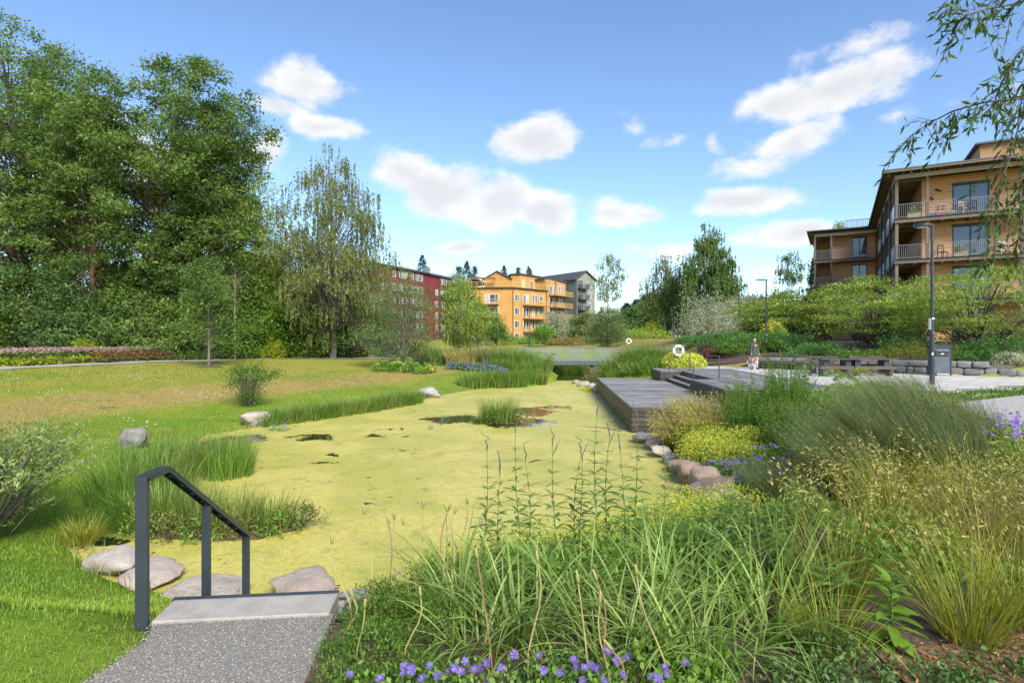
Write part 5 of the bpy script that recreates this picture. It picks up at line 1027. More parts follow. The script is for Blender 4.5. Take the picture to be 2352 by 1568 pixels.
# distant woodland on the horizon
r = np.random.default_rng(77); n = 46000; xs_ = r.uniform(-330, 330, n); dy_ = r.uniform(230, 300, n); top = 11 + 4 * np.sin(xs_ * .11) + 3 * np.sin(xs_ * .37 + 1) + 2 * np.sin(xs_ * .9); zz = 1 + top * np.sqrt(r.uniform(0, 1, n)); L = r.uniform(.9, 1.9, n)
V, Qd = leaf_quads(np.stack([xs_, dy_, zz], 1), r.normal(size=(n, 3)) + np.array([0, 0, .3]), L, L * .7, r, tri=True); tag(link('woodland', np_mesh('woodland', V, Qd, r.uniform(0, 1, n)), 'leaf_hedge'), 'distant belt of woodland along the horizon', kind='stuff')
# ================================================================ shrubs right and middle distance
def psh(label, px, py, d, w, h, n, ls, mat, **k):
    """shrub whose middle of the foot is at pixel px and distance d; w,h in photo pixels"""
    x = PX(px, d); s = d / F; return shrub(label, on(x, d), (w * s / 2, w * s / 2 * k.pop('deep', .8), h * s), n, ls, mat, **k)
psh('lime green shrub rising from the pink flower bed', 188, 802, 40.5, 84, 48, 2400, .13, 'leaf_lime', seed=1, group='lime green shrubs'); psh('lime green shrub beside the yellow flower patch', 627, 800, 47.5, 56, 44, 1700, .14, 'leaf_lime', seed=2, group='lime green shrubs')
psh('white flowering shrub by the path bench', 822, 803, 55., 72, 44, 2600, .16, 'leaf_silver', seed=3, group='silvery shrubs'); psh('big silvery white shrub behind the life ring', 1628, 806, 52., 132, 92, 7500, .2, 'leaf_silver', seed=4, group='silvery shrubs', narrow=.3, ncl=90)
psh('light green shrub on the grassy rise beyond the far footbridge', 1503, 790, 95., 46, 36, 1800, .26, 'leaf_lime', seed=5)
for i, (px, d, w_, top, mt, lb) in enumerate([(1735,56.,95,690,'leaf_light','light green bushy tree behind the walking person'),(1795,50.,110,668,'leaf_light','light green multi stemmed tree beside the square armed lamp'),(1705,66.,70,672,'leaf_silver','pale grey green tree behind the second lamp post'),(1900,46.,110,655,'leaf_light','light green spreading tree before the timber wing')]):
    ptree(lb, px, d, top, w_ / 2 * 1.15, leaf=mt, prof='oval', cb=.12, ncl=90, per=95, cr=.5, ls=.17, tr=.1, seed=200 + i, stems=4, group='light green spreading trees', inner=.3, squash=.18)
ptree('wide spreading multi stemmed tree behind the picnic table', 2005, 33.5, 632, 132, leaf='leaf_light', prof='round', cb=.24, ncl=135, per=100, cr=.36, ls=.12, tr=.11, seed=210, stems=6, group='light green spreading trees', inner=.3, squash=.22, fork=.62, up=.35)
ptree('wide spreading multi stemmed tree behind the litter bin', 2245, 30., 606, 165, leaf='leaf_light', prof='round', cb=.24, ncl=155, per=100, cr=.36, ls=.11, tr=.11, seed=211, stems=6, group='light green spreading trees', inner=.3, squash=.16, fork=.62)
ptree('light green spreading tree between the picnic table tree and the timber gallery', 2120, 38., 640, 95, leaf='leaf_light', prof='oval', cb=.3, ncl=65, per=90, cr=.45, ls=.13, tr=.1, seed=212, stems=5, group='light green spreading trees', inner=.3, squash=.16)
GC = 'ground cover mounds on the bank'
for i, (px, d, w_, h_, mt, lb, ls) in enumerate([(1880,32.5,150,32,'leaf_juniper','dark green low mound beside the stone wall end',.13),(1990,30.5,110,22,'leaf_bright','bright green leafy mound above the stone wall',.12),(2085,31.5,130,58,'leaf_juniper','dark juniper mound behind the golden one',.12),(2110,28.6,165,50,'leaf_goldjuniper','golden green juniper mound above the stone wall',.09),(2210,28.,130,48,'leaf_juniper','green juniper mound behind the litter bin',.1),
        (2300,27.6,150,58,'leaf_juniper','wide green juniper mound past the litter bin',.1),(2270,31.,180,66,'leaf_juniper','dark shrub mound below the gallery windows',.13),(2335,26.5,90,26,'leaf_silver','grey leaved low shrub past the stone wall end',.09),(1650,42.,160,22,'leaf_juniper','low dark ground cover behind the life ring',.14),(1760,40.,150,22,'leaf_juniper','low green ground cover behind the walking person',.14),(1700,37.5,110,24,'leaf_bright','fern like bright green patch behind the low rail',.13),(1640,38.5,50,20,'leaf_red','small rust red shrub behind the low rail',.12),(1600,46.,90,20,'leaf_juniper','low green ground cover under the silvery shrub',.15),(1690,46.,120,20,'leaf_juniper','low green ground cover at the second lamp post foot',.15),(1590,40.,60,16,'leaf_garden','low leafy cover between path and silvery shrub',.13),(1830,36.,120,30,'leaf_juniper','green mound behind the long slatted bench',.13),(1775,36.2,80,26,'leaf_bright','bright green patch at the square armed lamp foot',.12)]):
    psh(lb, px, 0, d, w_, h_, 4200, ls, mt, seed=20 + i, group=GC, ncl=70, cr=.13, name='ground_cover', narrow=.45)
psh('shrub with yellow flowers beside the square armed lamp', 1775, 0, 43., 60, 46, 1500, .14, 'leaf_light', seed=40, flowers=('flower_yellow', 260, .14, .05))
for i, (px, d, w_, h_, mt, lb) in enumerate([(1190,88.,90,20,'leaf_garden','clipped green hedge mound before the yellow block'),(1235,90.,70,22,'leaf_juniper','second clipped hedge mound before the yellow block'),(1300,84.,80,18,'leaf_straw','dry brown grass heap on the far lawn'),(1090,92.,110,24,'leaf_olive','loose bushes by the site fence'),(1345,88.,90,18,'leaf_olive','mixed low bushes before the grey green block'),(1440,78.,100,22,'leaf_light','grassy bush behind the olive willow'),(1480,80.,120,24,'leaf_light','grassy rise planting beyond the footbridge')]):
    psh(lb, px, 0, d, w_, h_, 1800, .24, 'grass_straw' if mt == 'leaf_straw' else mt, seed=50 + i, group='low bushes before the apartment blocks', name='low_bush')
# small shrub on the lawn by the tan boulder
x, y, z = (-10.1, 21.9, hz(-10.1, 21.9)); tree('small leafy shrub on the lawn above the tan boulder', (x, y, z), 1.75, .85, leaf='leaf_bright', bark_='bark_grey', prof='vase', cb=.06, ncl=90, per=34, cr=.13, ls=.075, tr=.035, seed=80, stems=7, cat='shrub', name='leafy_shrub', inner=.2)
# ================================================================ flower bed along the path
def bed_row(p0, p1, n, rows, fn):
    k = 0
    for j in range(rows):
        for i in range(n):
            t = (i + .5 * (j % 2) + rng.uniform(-.2, .2)) / n; d = Vector((p1[0] - p0[0], p1[1] - p0[1])).normalized(); nn = Vector((-d.y, d.x)) * (1.9 + j * 1.05); fn(p0[0] + (p1[0] - p0[0]) * t + nn.x, p0[1] + (p1[1] - p0[1]) * t + nn.y, k); k += 1
PK = np.random.default_rng(8)
def merged_bed(name, label, pts, h, leafm, flm, ls=.1, nl=160, nf=90, fs=.07, spread=.6, grassy=False):
    """one dense stand of plants nobody could count"""
    r = np.random.default_rng(len(label)); P3 = np.array([on(*p) for p in pts]); root = thing(name, label, 'flowers', tuple(P3[0]), 0., None, 'stuff'); P3 = P3 - P3[0]; n = len(P3)
    if grassy:
        b = np.repeat(P3, nl, 0) + r.normal(size=(n * nl, 3)) * np.array([spread, spread, 0]); az = r.uniform(0, 6.28, len(b)); V, Qd, *_ = blades(b, az, h * r.uniform(.6, 1.2, len(b)), np.abs(r.normal(size=len(b))) * .25, r.uniform(.4, 1.6, len(b)), np.full(len(b), ls), 3, False, None, r); link('foliage', np_mesh('foliage', V, Qd, np.repeat(r.uniform(0, 1, len(b)), 3)), leafm, root, kind='stuff')
    else:
        N = n * nl; c = np.repeat(P3, nl, 0) + np.stack([r.normal(size=N) * spread, r.normal(size=N) * spread, h * .9 * r.uniform(0, 1, N) ** .7], 1); L = ls * r.uniform(.6, 1.4, N); V, Qd = leaf_quads(c, r.normal(size=(N, 3)) + np.array([0, 0, .5]), L, L * .55, r, tri=True); link('foliage', np_mesh('foliage', V, Qd, r.uniform(0, 1, N)), leafm, root, kind='stuff')
    if nf:
        N = n * nf; c = np.repeat(P3, nf, 0) + np.stack([r.normal(size=N) * spread, r.normal(size=N) * spread, h * r.uniform(.82, 1.12, N)], 1); L = fs * r.uniform(.6, 1.4, N); V, Qd = leaf_quads(c, r.normal(size=(N, 3)) + np.array([0, 0, .6]), L, L * .8, r, tri=True); link('flowers', np_mesh('flowers', V, Qd, r.uniform(0, 1, N)), flm, root, kind='stuff')
    return root
def along(p, off, a, b, n, jit=.3):
    """n spots along the gravel path polyline between fractions a and b, set back by off metres"""
    pts = [Vector(q_) for q_ in p]; Ls = [0]
    for i in range(len(pts) - 1): Ls.append(Ls[-1] + (pts[i + 1] - pts[i]).length)
    out = []
    for t in np.linspace(a, b, n):
        s = t * Ls[-1]; i = max(k for k in range(len(pts) - 1) if Ls[k] <= s + 1e-6); d = (pts[i + 1] - pts[i]).normalized(); c = pts[i] + d * (s - Ls[i]) + Vector((-d.y, d.x)) * (off + PK.uniform(-jit, jit)); out.append((c.x, c.y))
    return out
PB = [p for p in PATH[:5]]
def fpx(px):
    """fraction along the path at photo column px"""
    best = min(np.linspace(0, 1, 400), key=lambda t: abs(CX + F * along(PB, 0, t, t, 1, 0)[0][0] / along(PB, 0, t, t, 1, 0)[0][1] - px)); return float(best)
f0, f1, f2, f3, f4, f5 = [fpx(v) for v in (-60, 290, 400, 610, 750, 850)]
merged_bed('pink_flower_bed', 'mass of pale pink flowering perennials along the path', along(PB, 3.2, f0, f2, 50, .4) + along(PB, 4.3, f0, f2, 46, .4), .95, 'leaf_garden', 'flower_pink', .13, 100, 130, .1, .4)
merged_bed('low_leafy_edge', 'yellow green leafy plants in front of the pink flowers', along(PB, 2.1, f0, f1, 30, .2), .45, 'leaf_lime', None, .2, 60, 0, .1, .25)
merged_bed('rusty_bed', 'rust and lime leaved perennials by the low rail end', along(PB, 2., fpx(270), f2, 14, .2) + along(PB, 2.8, fpx(270), f2, 14, .2), .6, 'leaf_barberry', 'leaf_red', .13, 130, 60, .12, .35)
merged_bed('daylily_bed', 'bright green strappy daylily leaves behind the low rail', along(PB, 2.6, f2, f3, 34, .3) + along(PB, 3.6, f2, f3, 34, .3), .75, 'leaf_bright', None, .05, 110, 0, .1, .4, True)
merged_bed('yellow_flower_bed', 'bright yellow flowering mantle patch beside the path', along(PB, 2.2, f3, f4, 20, .3) + along(PB, 3.2, f3, f4, 20, .3), .7, 'leaf_blue', 'flower_yellow', .14, 60, 110, .12, .35)
merged_bed('barberry_bed', 'low red brown barberry hedge near the path bench', along(PB, 2.2, f4, f5, 20, .3) + along(PB, 3.2, f4, f5, 20, .3), .75, 'leaf_barberry', 'leaf_red', .14, 110, 80, .12, .4)
# ================================================================ plantings by the bridge
for i, (px, d, h, n, mt, hd, lb) in enumerate([(1010,42.,1.5,420,'grass_green',None,'tall green grass beside the willow'),(1060,41.,1.3,500,'grass_gold',('grass_gold',5,.7,.1,.4,.2),'pale golden grass clump in the planting before the bridge'),(1100,41.5,1.5,420,'grass_dark',('grass_gold',4,.5,.09,.4,.2),'greyish feather grass next to the golden clump'),(1135,41.,1.6,420,'grass_dark',('grass_gold',4,.5,.09,.4,.2),'feather grass in the middle of the bridge planting'),(1165,40.,1.3,420,'grass_green',None,'green grass clump before the bridge end'),
        (1195,40.,1.2,420,'grass_reed',None,'lush reed clump at the bridge end'),(985,43.,1.3,350,'grass_green',None,'low green grass at the willow foot'),(1035,43.,1.2,400,'grass_reed',None,'reedy clump behind the golden grass'),(1075,44.5,1.4,400,'grass_green',None,'grass clump behind the feather grass'),(1180,42.5,1.4,400,'grass_green',None,'grass clump touching the bridge railing')]):
    x = PX(px, d); grass(lb, on(x, d), n, h, 1.1, .035, .14, .6, mt, 4, heads=hd, seed=i, group='grass clumps before the footbridge')
for i, (x, y) in enumerate([(-1.2, 35.0), (-.2, 35.3), (.7, 36.0), (1.5, 36.6), (.2, 34.9), (-.7, 34.4), (-1.9, 34.2), (-2.4, 33.8)]): grass(['reed clump at the pond head, nearest the lawn', 'second reed clump at the pond head', 'third reed clump at the pond head', 'fourth reed clump at the pond head', 'reed clump standing forward at the pond head', 'reed clump in front of the first at the pond head', 'low reed clump where lawn meets pond head', 'outermost reed clump on the lawn side of the pond head'][i], (x, y, -1.25), 420, 1.15, .75, .03, .1, .5, 'grass_reed' if i % 2 else 'grass_green', 4, seed=40 + i, group='reeds at the pond head', name='reed_clump')
for i in range(10): x, y = PX(1040 + i * 12.5, 38.6 - i * .3), 38.6 - i * .3; shrub('purple flowering clump in the row above the reeds, %s from the willow' % NM[i], on(x, y), (.5, .45, .5), 300, .12, 'leaf_garden', seed=300 + i, name='salvia_clump', cat='flowers', group='purple flower row above the reeds', flowers=('flower_purple', 150, .1, .05), stems=3)
for i in range(4): psh('yellow green mantle mound at the willow foot, %s from the path' % NM[i], 880 + i * 32, 0, 38.6 - i * .4, 50, 22, 700, .15, 'leaf_garden', seed=330 + i, name='mantle_clump', cat='flowers', group='mantle mounds at the willow foot', flowers=('flower_mantle', 90, .12, .05))
for i, (px, d, h, n, mt, hd, lb) in enumerate([(1385,38.,1.5,450,'grass_dark',('grass_gold',4,.5,.09,.4,.2),'feather grass at the bridge end beyond the deck'),(1415,37.5,1.7,450,'grass_green',None,'tall green grass behind the deck corner'),(1445,37.,1.8,400,'grass_reed',('grass_gold',3,.4,.09,.3,.2),'tall reedy grass behind the deck'),(1475,37.,1.7,420,'grass_green',None,'lush grass behind the seat block'),(1505,37.2,1.5,420,'grass_reed',None,'grass clump between seat block and life ring'),(1400,40.5,1.4,380,'grass_green',None,'grass clump under the bridge railing'),(1460,41.,1.6,380,'grass_dark',('grass_gold',4,.5,.09,.4,.2),'grey feather grass beyond the seat block'),(1525,39.,1.3,380,'grass_green',None,'grass clump behind the life ring post')]):
    x = PX(px, d); grass(lb, on(x, d), n, h, .9, .03, .14, .6, mt, 4, heads=hd, seed=60 + i, group='grass clumps beyond the deck')
for i, (x, y, h) in enumerate([(1.3, 38.2, 1.0), (1.9, 39.6, 1.1), (1.1, 41.0, 1.2), (2.2, 41.6, 1.0), (2.2, 43.0, .9), (9.2, 40.2, 1.2), (9.0, 42.2, 1.2), (.2, 39.6, 1.2), (-.8, 37.4, 1.), (.3, 37., .9), (3.6, 48.6, 1.1), (4.6, 49.6, 1.2), (5.6, 50.2, 1.2), (6.6, 49.8, 1.2), (7.6, 49., 1.1), (5.2, 52., 1.3), (7., 52., 1.3)]): grass('lush green bank grass at the footbridge, %s clump from the lawn reeds' % NM[i], (x, y, max(hz(x, y), WATER)), 380, h, .8, .028, .16, .7, 'grass_reed' if i % 2 else 'grass_green', 4, seed=700 + i, group='bank grass at the footbridge')  # clumps beyond the bridge are added to darken its opening
MT = 'lady\'s mantle clumps with lime flowers'
def mantle(label, x, y, rx, h, seed, z=None, fs=.03, dens=1.):
    p = on(x, y) if z is None else (x, y, z); k = max(1., rx / .35)
    return shrub(label, p, (rx, rx, h), int(480 * k * dens), .07 if fs < .05 else .12, 'leaf_garden', seed=seed, name='mantle_clump', cat='flowers', group=MT, narrow=.8, flowers=('flower_mantle', int(2700 * k * dens), fs * .9, .6), stems=4, up=.6)
for i, (px, py, z) in enumerate([(1335,872,-.8),(1352,875,-.7),(1365,873,-.6)]): x, y, _ = G(px, py, z); mantle(['far yellow mantle clump above the stones', 'middle mantle clump above the far stones', 'mantle clump touching the far deck corner'][i], x, y + .5, .6, .6, 400 + i, fs=.09)
mantle('yellow mantle clump at the foot of the life ring post', PX(1562, 33.3), 33.3, .75, .6, 405, fs=.09); mantle('yellow mantle clump behind the deck handrail', PX(1582, 33.8), 33.8, .7, .55, 406, fs=.09)
for i, (x, y, h) in enumerate([(6.6, 35.2, .8), (7.4, 34.4, .9), (8.2, 33.6, .8), (7.2, 36.4, 1.1), (8.3, 35.4, 1.1), (9.0, 36.8, 1.2), (8.8, 34.2, .8)]): grass('soft green grass between the deck and the bridge planting, %s clump from the stones' % NM[i], on(x, y), 380, h, .8, .025, .16, .7, 'grass_reed' if i % 2 else 'grass_green', 4, seed=75 + i, group='grass clumps beyond the deck')
# pond-side reeds
SH = [(-8.25,19.6),(-7.8,20.2),(-7.35,20.8),(-6.95,21.5),(-6.55,22.1),(-6.15,22.8),(-5.75,23.4),(-5.4,24.1),(-5.05,24.8),(-4.7,25.5),(-4.45,26.2)]
for i, (x, y) in enumerate(SH): grass('green reed clump in the strip along the lawn shore, %s counted from the tan boulder' % NM[i], (x - .15, y, -1.28), 480, .78, .52, .018, .12, .7, 'grass_reed' if i % 3 else 'grass_green', 4, seed=90 + i, group='reed strip along the lawn shore', name='reed_clump', key='strip%d' % (i % 3))
# central tuft
def mound(name, x, y, rx, ry, h, label): 
    m = MB(); k = 14; vs = [(x, y, WATER + h)]; fs = []
    for j in range(1, 4):
        for i in range(k): a_ = 2 * math.pi * i / k; f = j / 3; vs.append((x + rx * f * math.cos(a_) * (1 + .12 * math.sin(i * 2.3)), y + ry * f * math.sin(a_) * (1 + .12 * math.sin(i * 1.7)), WATER + h * (1 - f ** 2) - (.08 if j == 3 else 0)))
    fs = [(0, 1 + i, 1 + (i + 1) % k) for i in range(k)] + [(1 + j * k + i, 1 + (j + 1) * k + i, 1 + (j + 1) * k + (i + 1) % k, 1 + j * k + (i + 1) % k) for j in range(2) for i in range(k)]
    tag(m.add(vs, fs).build(name, 'soil'), label, kind='structure')
mound('islet', -.48, 20.2, .9, .5, .12, 'tiny soil islet under the tuft in the middle of the pond'); mound('islet', -4.6, 8.9, 1.45, .55, .14, 'low soil islet under the reeds before the handrail')
grass('bright reed tuft standing alone in the middle of the pond', (-.48, 20.2, -1.2), 560, .98, .62, .016, .12, .55, 'grass_reed', 4, seed=120, name='reed_tuft', group=None); shrub('low leafy fringe round the lone reed tuft', (-.45, 20.1, -1.22), (.95, .6, .42), 1900, .07, 'leaf_bright', seed=121, name='waterside_plant', ncl=60)
for i, (x, y, h, n, lb) in enumerate([(-5.5, 9.0, .85, 260, 'reeds at the lawn end of the near islet'), (-4.9, 8.9, .8, 260, 'reeds in the middle of the near islet'), (-4.3, 8.85, .75, 240, 'reeds on the near islet behind the handrail'), (-3.8, 8.95, .62, 200, 'thin reeds at the open end of the near islet')]): grass(lb, (x, y, -1.2), n, h, .36, .014, .12, .5, 'grass_reed', 5, seed=130 + i, name='reed_clump', group='reeds on the near islet'); grass('dry straw blades among the islet reeds, %s bunch from the lawn' % NM[i], (x, y - .1, -1.18), 60, .6, .36, .012, .3, .9, 'grass_straw', 4, seed=140 + i, group='dry blades on the near islet')
for i, (x, y) in enumerate([(-5.6, 8.65), (-5.1, 8.5), (-4.6, 8.5), (-4.1, 8.55), (-3.6, 8.75), (-3.35, 9.0)]): shrub('low bushy waterside herb on the near islet edge, %s from the lawn' % NM[i], (x, y, -1.2), (.34, .28, .34), 620, .05, 'leaf_olive' if i % 2 else 'leaf_garden', seed=150 + i, name='waterside_plant', group='herbs on the near islet')
for i, (x, y, h, mt, lb) in enumerate([(-7.1, 12.6, 1.0, 'grass_reed', 'reed clump at the far end of the lawn bank'), (-7.5, 11.6, 1.05, 'grass_green', 'cattail leaves beside the half hidden boulder'), (-6.9, 11.2, 1.0, 'grass_reed', 'cattail leaves in the middle of the bank'), (-7.0, 10.2, 1.0, 'grass_green', 'cattail leaves nearest the willow shrub'), (-6.4, 10.4, .95, 'grass_reed', 'dense reeds at the waterline behind the islet'), (-6.2, 12.4, .8, 'grass_green', 'short reeds reaching out to the open water'), (-6.75, 13.6, .75, 'grass_reed', 'short reeds near the pale stone in the water'), (-8.2, 14.0, .6, 'grass_green', 'low grass behind the cattails'), (-7.5,15.,.55,'grass_reed','low reeds near the tan boulder')]): grass(lb, (x, y, max(hz(x, y), -1.25)), 420, h, .5, .016, .12, .55, mt, 5, seed=160 + i, name='reed_clump', group='cattails and reeds on the lawn bank')
grass('fountain of soft arching sedge beside the cattails', (-6.35, 9.5, -1.2), 900, .9, .28, .008, .35, 1.7, 'grass_green', 6, seed=180, name='sedge_clump', wind=(.25, -.05)); grass('second arching sedge fountain at the bank', (-6.0, 9.0, -1.22), 700, .7, .28, .008, .35, 1.7, 'grass_green', 6, seed=181, name='sedge_clump', wind=(.2, -.05)); grass('small bright sedge tuft beside the broad boulder', (-6.2, 8.2, -1.15), 260, .42, .2, .01, .3, .9, 'grass_yellow', 4, seed=182, name='sedge_clump')
for i, (x, y) in enumerate([(-7.3, 12.0), (-7.55, 11.8), (-7.0, 11.7)]):
    o = thing('cattail', ['shortest brown cattail head among the reeds', 'middle brown cattail head among the reeds', 'tallest brown cattail head among the reeds'][i], 'cattail', (x, y, -1.25), 0., 'cattail heads'); mk('stalk', 'stem_green', o, lambda m: m.tube([(0, 0, 0), (.03, 0, .7), (.05, 0, 1.0 + .1 * i)], .006, 5)); mk('seed_head', 'cattail_brown', o, lambda m: m.tube([(.045, 0, 0.82 + .1 * i), (.046, 0, .84 + .1 * i), (.05, 0, .96 + .1 * i), (.05, 0, .98 + .1 * i)], [.005, .014, .014, .004], 7))
leafmat('leaf_willowshrub', (0.108, 0.180, 0.048), (0.408, 0.480, 0.192), (0.240, 0.324, 0.096), transl=.42)
# willow shrub at the lawn edge
tree('wispy pale willow shrub on the lawn bank', on(-7.35, 7.9), 1.75, 1.3, leaf='leaf_willowshrub', bark_='bark_grey', prof='vase', cb=.12, ncl=130, per=62, cr=.10, ls=.09, wisp=.45, lean=(.35, 0), tr=.02, seed=85, stems=9, cat='shrub', name='willow_shrub', narrow=.24, inner=.15, branches=.6, up=.1, fork=.9)
tree('smaller wispy willow shoot beside the willow shrub', on(-8.3, 8.8), 1.5, .9, leaf='leaf_willowshrub', bark_='bark_grey', prof='vase', cb=.12, ncl=90, per=70, cr=.11, ls=.085, wisp=.6, tr=.025, seed=86, stems=6, cat='shrub', name='willow_shrub', narrow=.2, inner=.15, branches=1., up=.1, fork=.9)
# ================================================================ near planting bed
DG = 'dark feather grass clumps'
for i, (x, y, h, lb) in enumerate([(3.75, 7.3, .8, 'dark feather grass leaning over the purple geraniums'), (4.35, 7.05, .92, 'second dark feather grass from the pond boulders'), (4.9, 7.6, 1.02, 'third dark feather grass from the pond boulders'), (5.5, 8.0, 1.08, 'fourth dark feather grass from the pond boulders'), (5.3, 7.2, .9, 'dark feather grass behind the nodding oat heads'), (6.2, 8.7, 1.12, 'fifth dark feather grass from the pond boulders'), (6.9, 9.5, 1.12, 'dark feather grass before the lamp post'), (7.5, 10.2, 1.08, 'last dark feather grass toward the gravel path'), (6.1, 7.9, .95, 'dark feather grass beside the golden mass'), (7.0, 8.6, .9, 'dark feather grass near the blue purple geraniums')]):
    grass(lb, on(x, y), 1350, h * 1.05, .36, .006, .13, .3, 'grass_dark', 6, wind=(-.62, -.03), heads=('grass_dark', 5, .6, .04, .3, .0), seed=200 + i, group=DG, name='feather_grass', key='dg%d' % (i % 4), tint=(.0, .95))
OG = 'golden oat grass clumps'
for i, (x, y, h, lb) in enumerate([(2.75, 4.5, .92, 'nodding golden oat grass in front of the dark feather grass'), (3.35, 5.0, 1.0, 'golden oat grass second from the yellow froth'), (3.55, 4.3, .95, 'golden oat grass above the mulch'), (4.1, 5.3, 1.02, 'tall golden oat grass behind the straw clump'), (4.35, 4.6, .98, 'golden oat grass at the bed edge'), (4.0, 6.0, 1.0, 'golden oat grass touching the dark feather grass'), (4.8, 5.9, 1.0, 'golden oat grass below the blue purple geraniums'), (5.1, 5.0, .95, 'outermost golden oat grass'), (4.6, 6.8, .9, 'golden oat grass at the back of the golden mass'), (5.9, 5.7, .95, 'golden oat grass beyond the outermost clump'), (6.6, 6.7, .95, 'golden oat grass nearest the gravel path bend')]):
    grass(lb, on(x, y), 210, h, .2, .004, .26, 1.35, 'grass_yellow', 7, wind=(-.10, 0.), heads=('grass_gold', 9, .45, .04, .4, .75), seed=230 + i, group=OG, name='oat_grass', key='og%d' % (i % 4))
grass('dry reddish straw clump inside the golden grass', on(4.0, 4.75), 420, .6, .26, .004, .35, .9, 'grass_straw', 5, seed=250, name='dry_grass')
for i, (x, y, h, lb) in enumerate([(2.62, 3.25, .78, 'upright yellow green grass beside the mulch'), (2.15, 3.75, .72, 'upright yellow green grass behind the fleshy plant'), (3.1, 3.5, .6, 'loose yellow green grass at the bed edge'), (1.75, 3.15, .5, 'soft grass tuft before the fleshy plant'), (3.4, 3.1, .5, 'soft grass tuft beyond the mulch')]): grass(lb, on(x, y), 230, h, .13, .006, .22, .75, 'grass_yellow', 6, seed=260 + i, name='yellow_grass', fold=True)
VG = 'arching pale striped grass clumps'
for i, (x, y, h, n) in enumerate([(-.35, 3.75, .72, 85), (.05, 3.3, .75, 95), (.42, 3.7, .72, 85), (.78, 3.25, .78, 95), (1.15, 3.7, .72, 85), (1.05, 3.05, .62, 80), (1.5, 3.35, .72, 80), (.55, 3.05, .6, 80), (-.2, 3.2, .55, 70), (1.75, 3.8, .75, 80), (.2, 4.15, .5, 60), (.95, 4.2, .5, 60)]):
    grass(['arching striped grass nearest the steps', 'arching striped grass behind the purple flowers', 'tall arching striped grass among the whorled stems', 'arching striped grass in the middle of the bed', 'arching striped grass before the yellow froth', 'short striped grass above the purple flowers', 'arching striped grass beside the leafy asters', 'short striped grass between the tulip pods', 'low striped grass at the thyme mounds', 'striped grass beside the yellow green grass', 'striped grass at the foot of the whorled stems', 'striped grass behind the whorled stems'][i], on(x, y), int(n * 1.2), h * 1.08, .17, .0145, .24, 1.7, 'grass_pale', 8, seed=280 + i, group=VG, name='striped_grass', fold=True)
# tall whorled speedwell stems: every leaf is a part
def leaf_part(name, L, Wd, mat, curve=.25, seg=4):
    vs, fs = [], []
    for i in range(seg + 1):
        t = i / seg; w_ = Wd * math.sin(math.pi * min(1, t * .86 + .06)) * .5; z = -curve * L * t * t; y = L * t; vs += [(-w_, y, z + w_ * .3), (0, y, z), (w_, y, z + w_ * .3)]
    for i in range(seg): b_ = i * 3; fs += [(b_, b_ + 1, b_ + 4, b_ + 3), (b_ + 1, b_ + 2, b_ + 5, b_ + 4)]
    me = np_mesh(name, vs, fs, np.full(len(fs), .5), smooth=True); me.materials.append(MATS[mat]); return me
leafmat('leaf_whorl', (.03, .08, .014), (.10, .17, .03), (.13, .215, .036), vary=.3); leafmat('leaf_fleshy', (.07, .16, .015), (.20, .30, .03), (.13, .24, .02), vary=.25)
LW = leaf_part('leaf', .13, .03, 'leaf_whorl', .3); LF = leaf_part('leaf', .17, .065, 'leaf_fleshy', .35); LA = leaf_part('leaf', .105, .032, 'leaf_whorl', .2); LG = leaf_part('leaf', .15, .04, 'leaf_whorl', .4)
rv = random.Random(4)
def place(me, parent, p, az, pitch, s=1.):
    o = bpy.data.objects.new('leaf', me); COL.objects.link(o); o.parent = parent; o.location = p; o.rotation_euler = (pitch, rv.uniform(-.3, .3), az); o.scale = (s, s, s); return o
def speedwell(x, y, h, label, seed, forks=1):
    r_ = random.Random(seed); z0 = hz(x, y); o = thing('speedwell', label, 'flower', (x, y, z0), r_.uniform(0, 6), 'tall whorled speedwell stems'); lx, ly = r_.uniform(-.06, .06), r_.uniform(-.05, .05)
    pth = lambda t: Vector((lx * t * t + .012 * math.sin(t * 7), ly * t * t, h * t))
    mk('stem', 'stem_green', o, lambda m: m.tube([pth(k / 8) for k in range(9)], [.005 - .003 * k / 8 for k in range(9)], 5)); sp = []
    for k in range(7): t = k / 6; sp.append(pth(1) + Vector((.05 * t * t * r_.choice((1, -1)), .02 * t, .17 * t)))
    mk('flower_spike', 'spike_purple', o, lambda m: m.tube(sp, [.004, .006, .006, .005, .004, .003, .001], 5))
    if forks > 1: s2 = pth(.93); mk('flower_spike', 'spike_purple', o, lambda m: m.tube([s2, s2 + Vector((.03, .01, .06)), s2 + Vector((.07, .01, .14))], [.003, .005, .001], 5))
    n = int(h / .108); t = .22
    for k in range(n):
        t = .2 + .76 * k / n; s = 1.15 - .75 * max(0, (t - .55) / .45); c = pth(t); a0 = k * .55
        for j in range(5): place(LW, o, c, a0 + j * 2 * math.pi / 5 + r_.uniform(-.2, .2), r_.uniform(.25, .6), s * .85 * r_.uniform(.8, 1.1))
SPW = [(-.22, 4.6, .93), (-.13, 4.75, .82), (.06, 4.55, 1.0), (.16, 4.8, .85), (.35, 4.6, .86), (.5, 4.7, .8), (.66, 4.5, 1.02), (.78, 4.75, .92), (.58, 4.95, .8), (.92, 4.6, .7), (1.02, 4.7, .98), (1.5, 5.6, 1.0)]
for i, (x, y, h) in enumerate(SPW): speedwell(x, y, h + .2, 'tall whorled speedwell stem with dark spike, %s counted from the steps' % NM[i], 50 + i, 2 if i % 3 == 1 else 1)
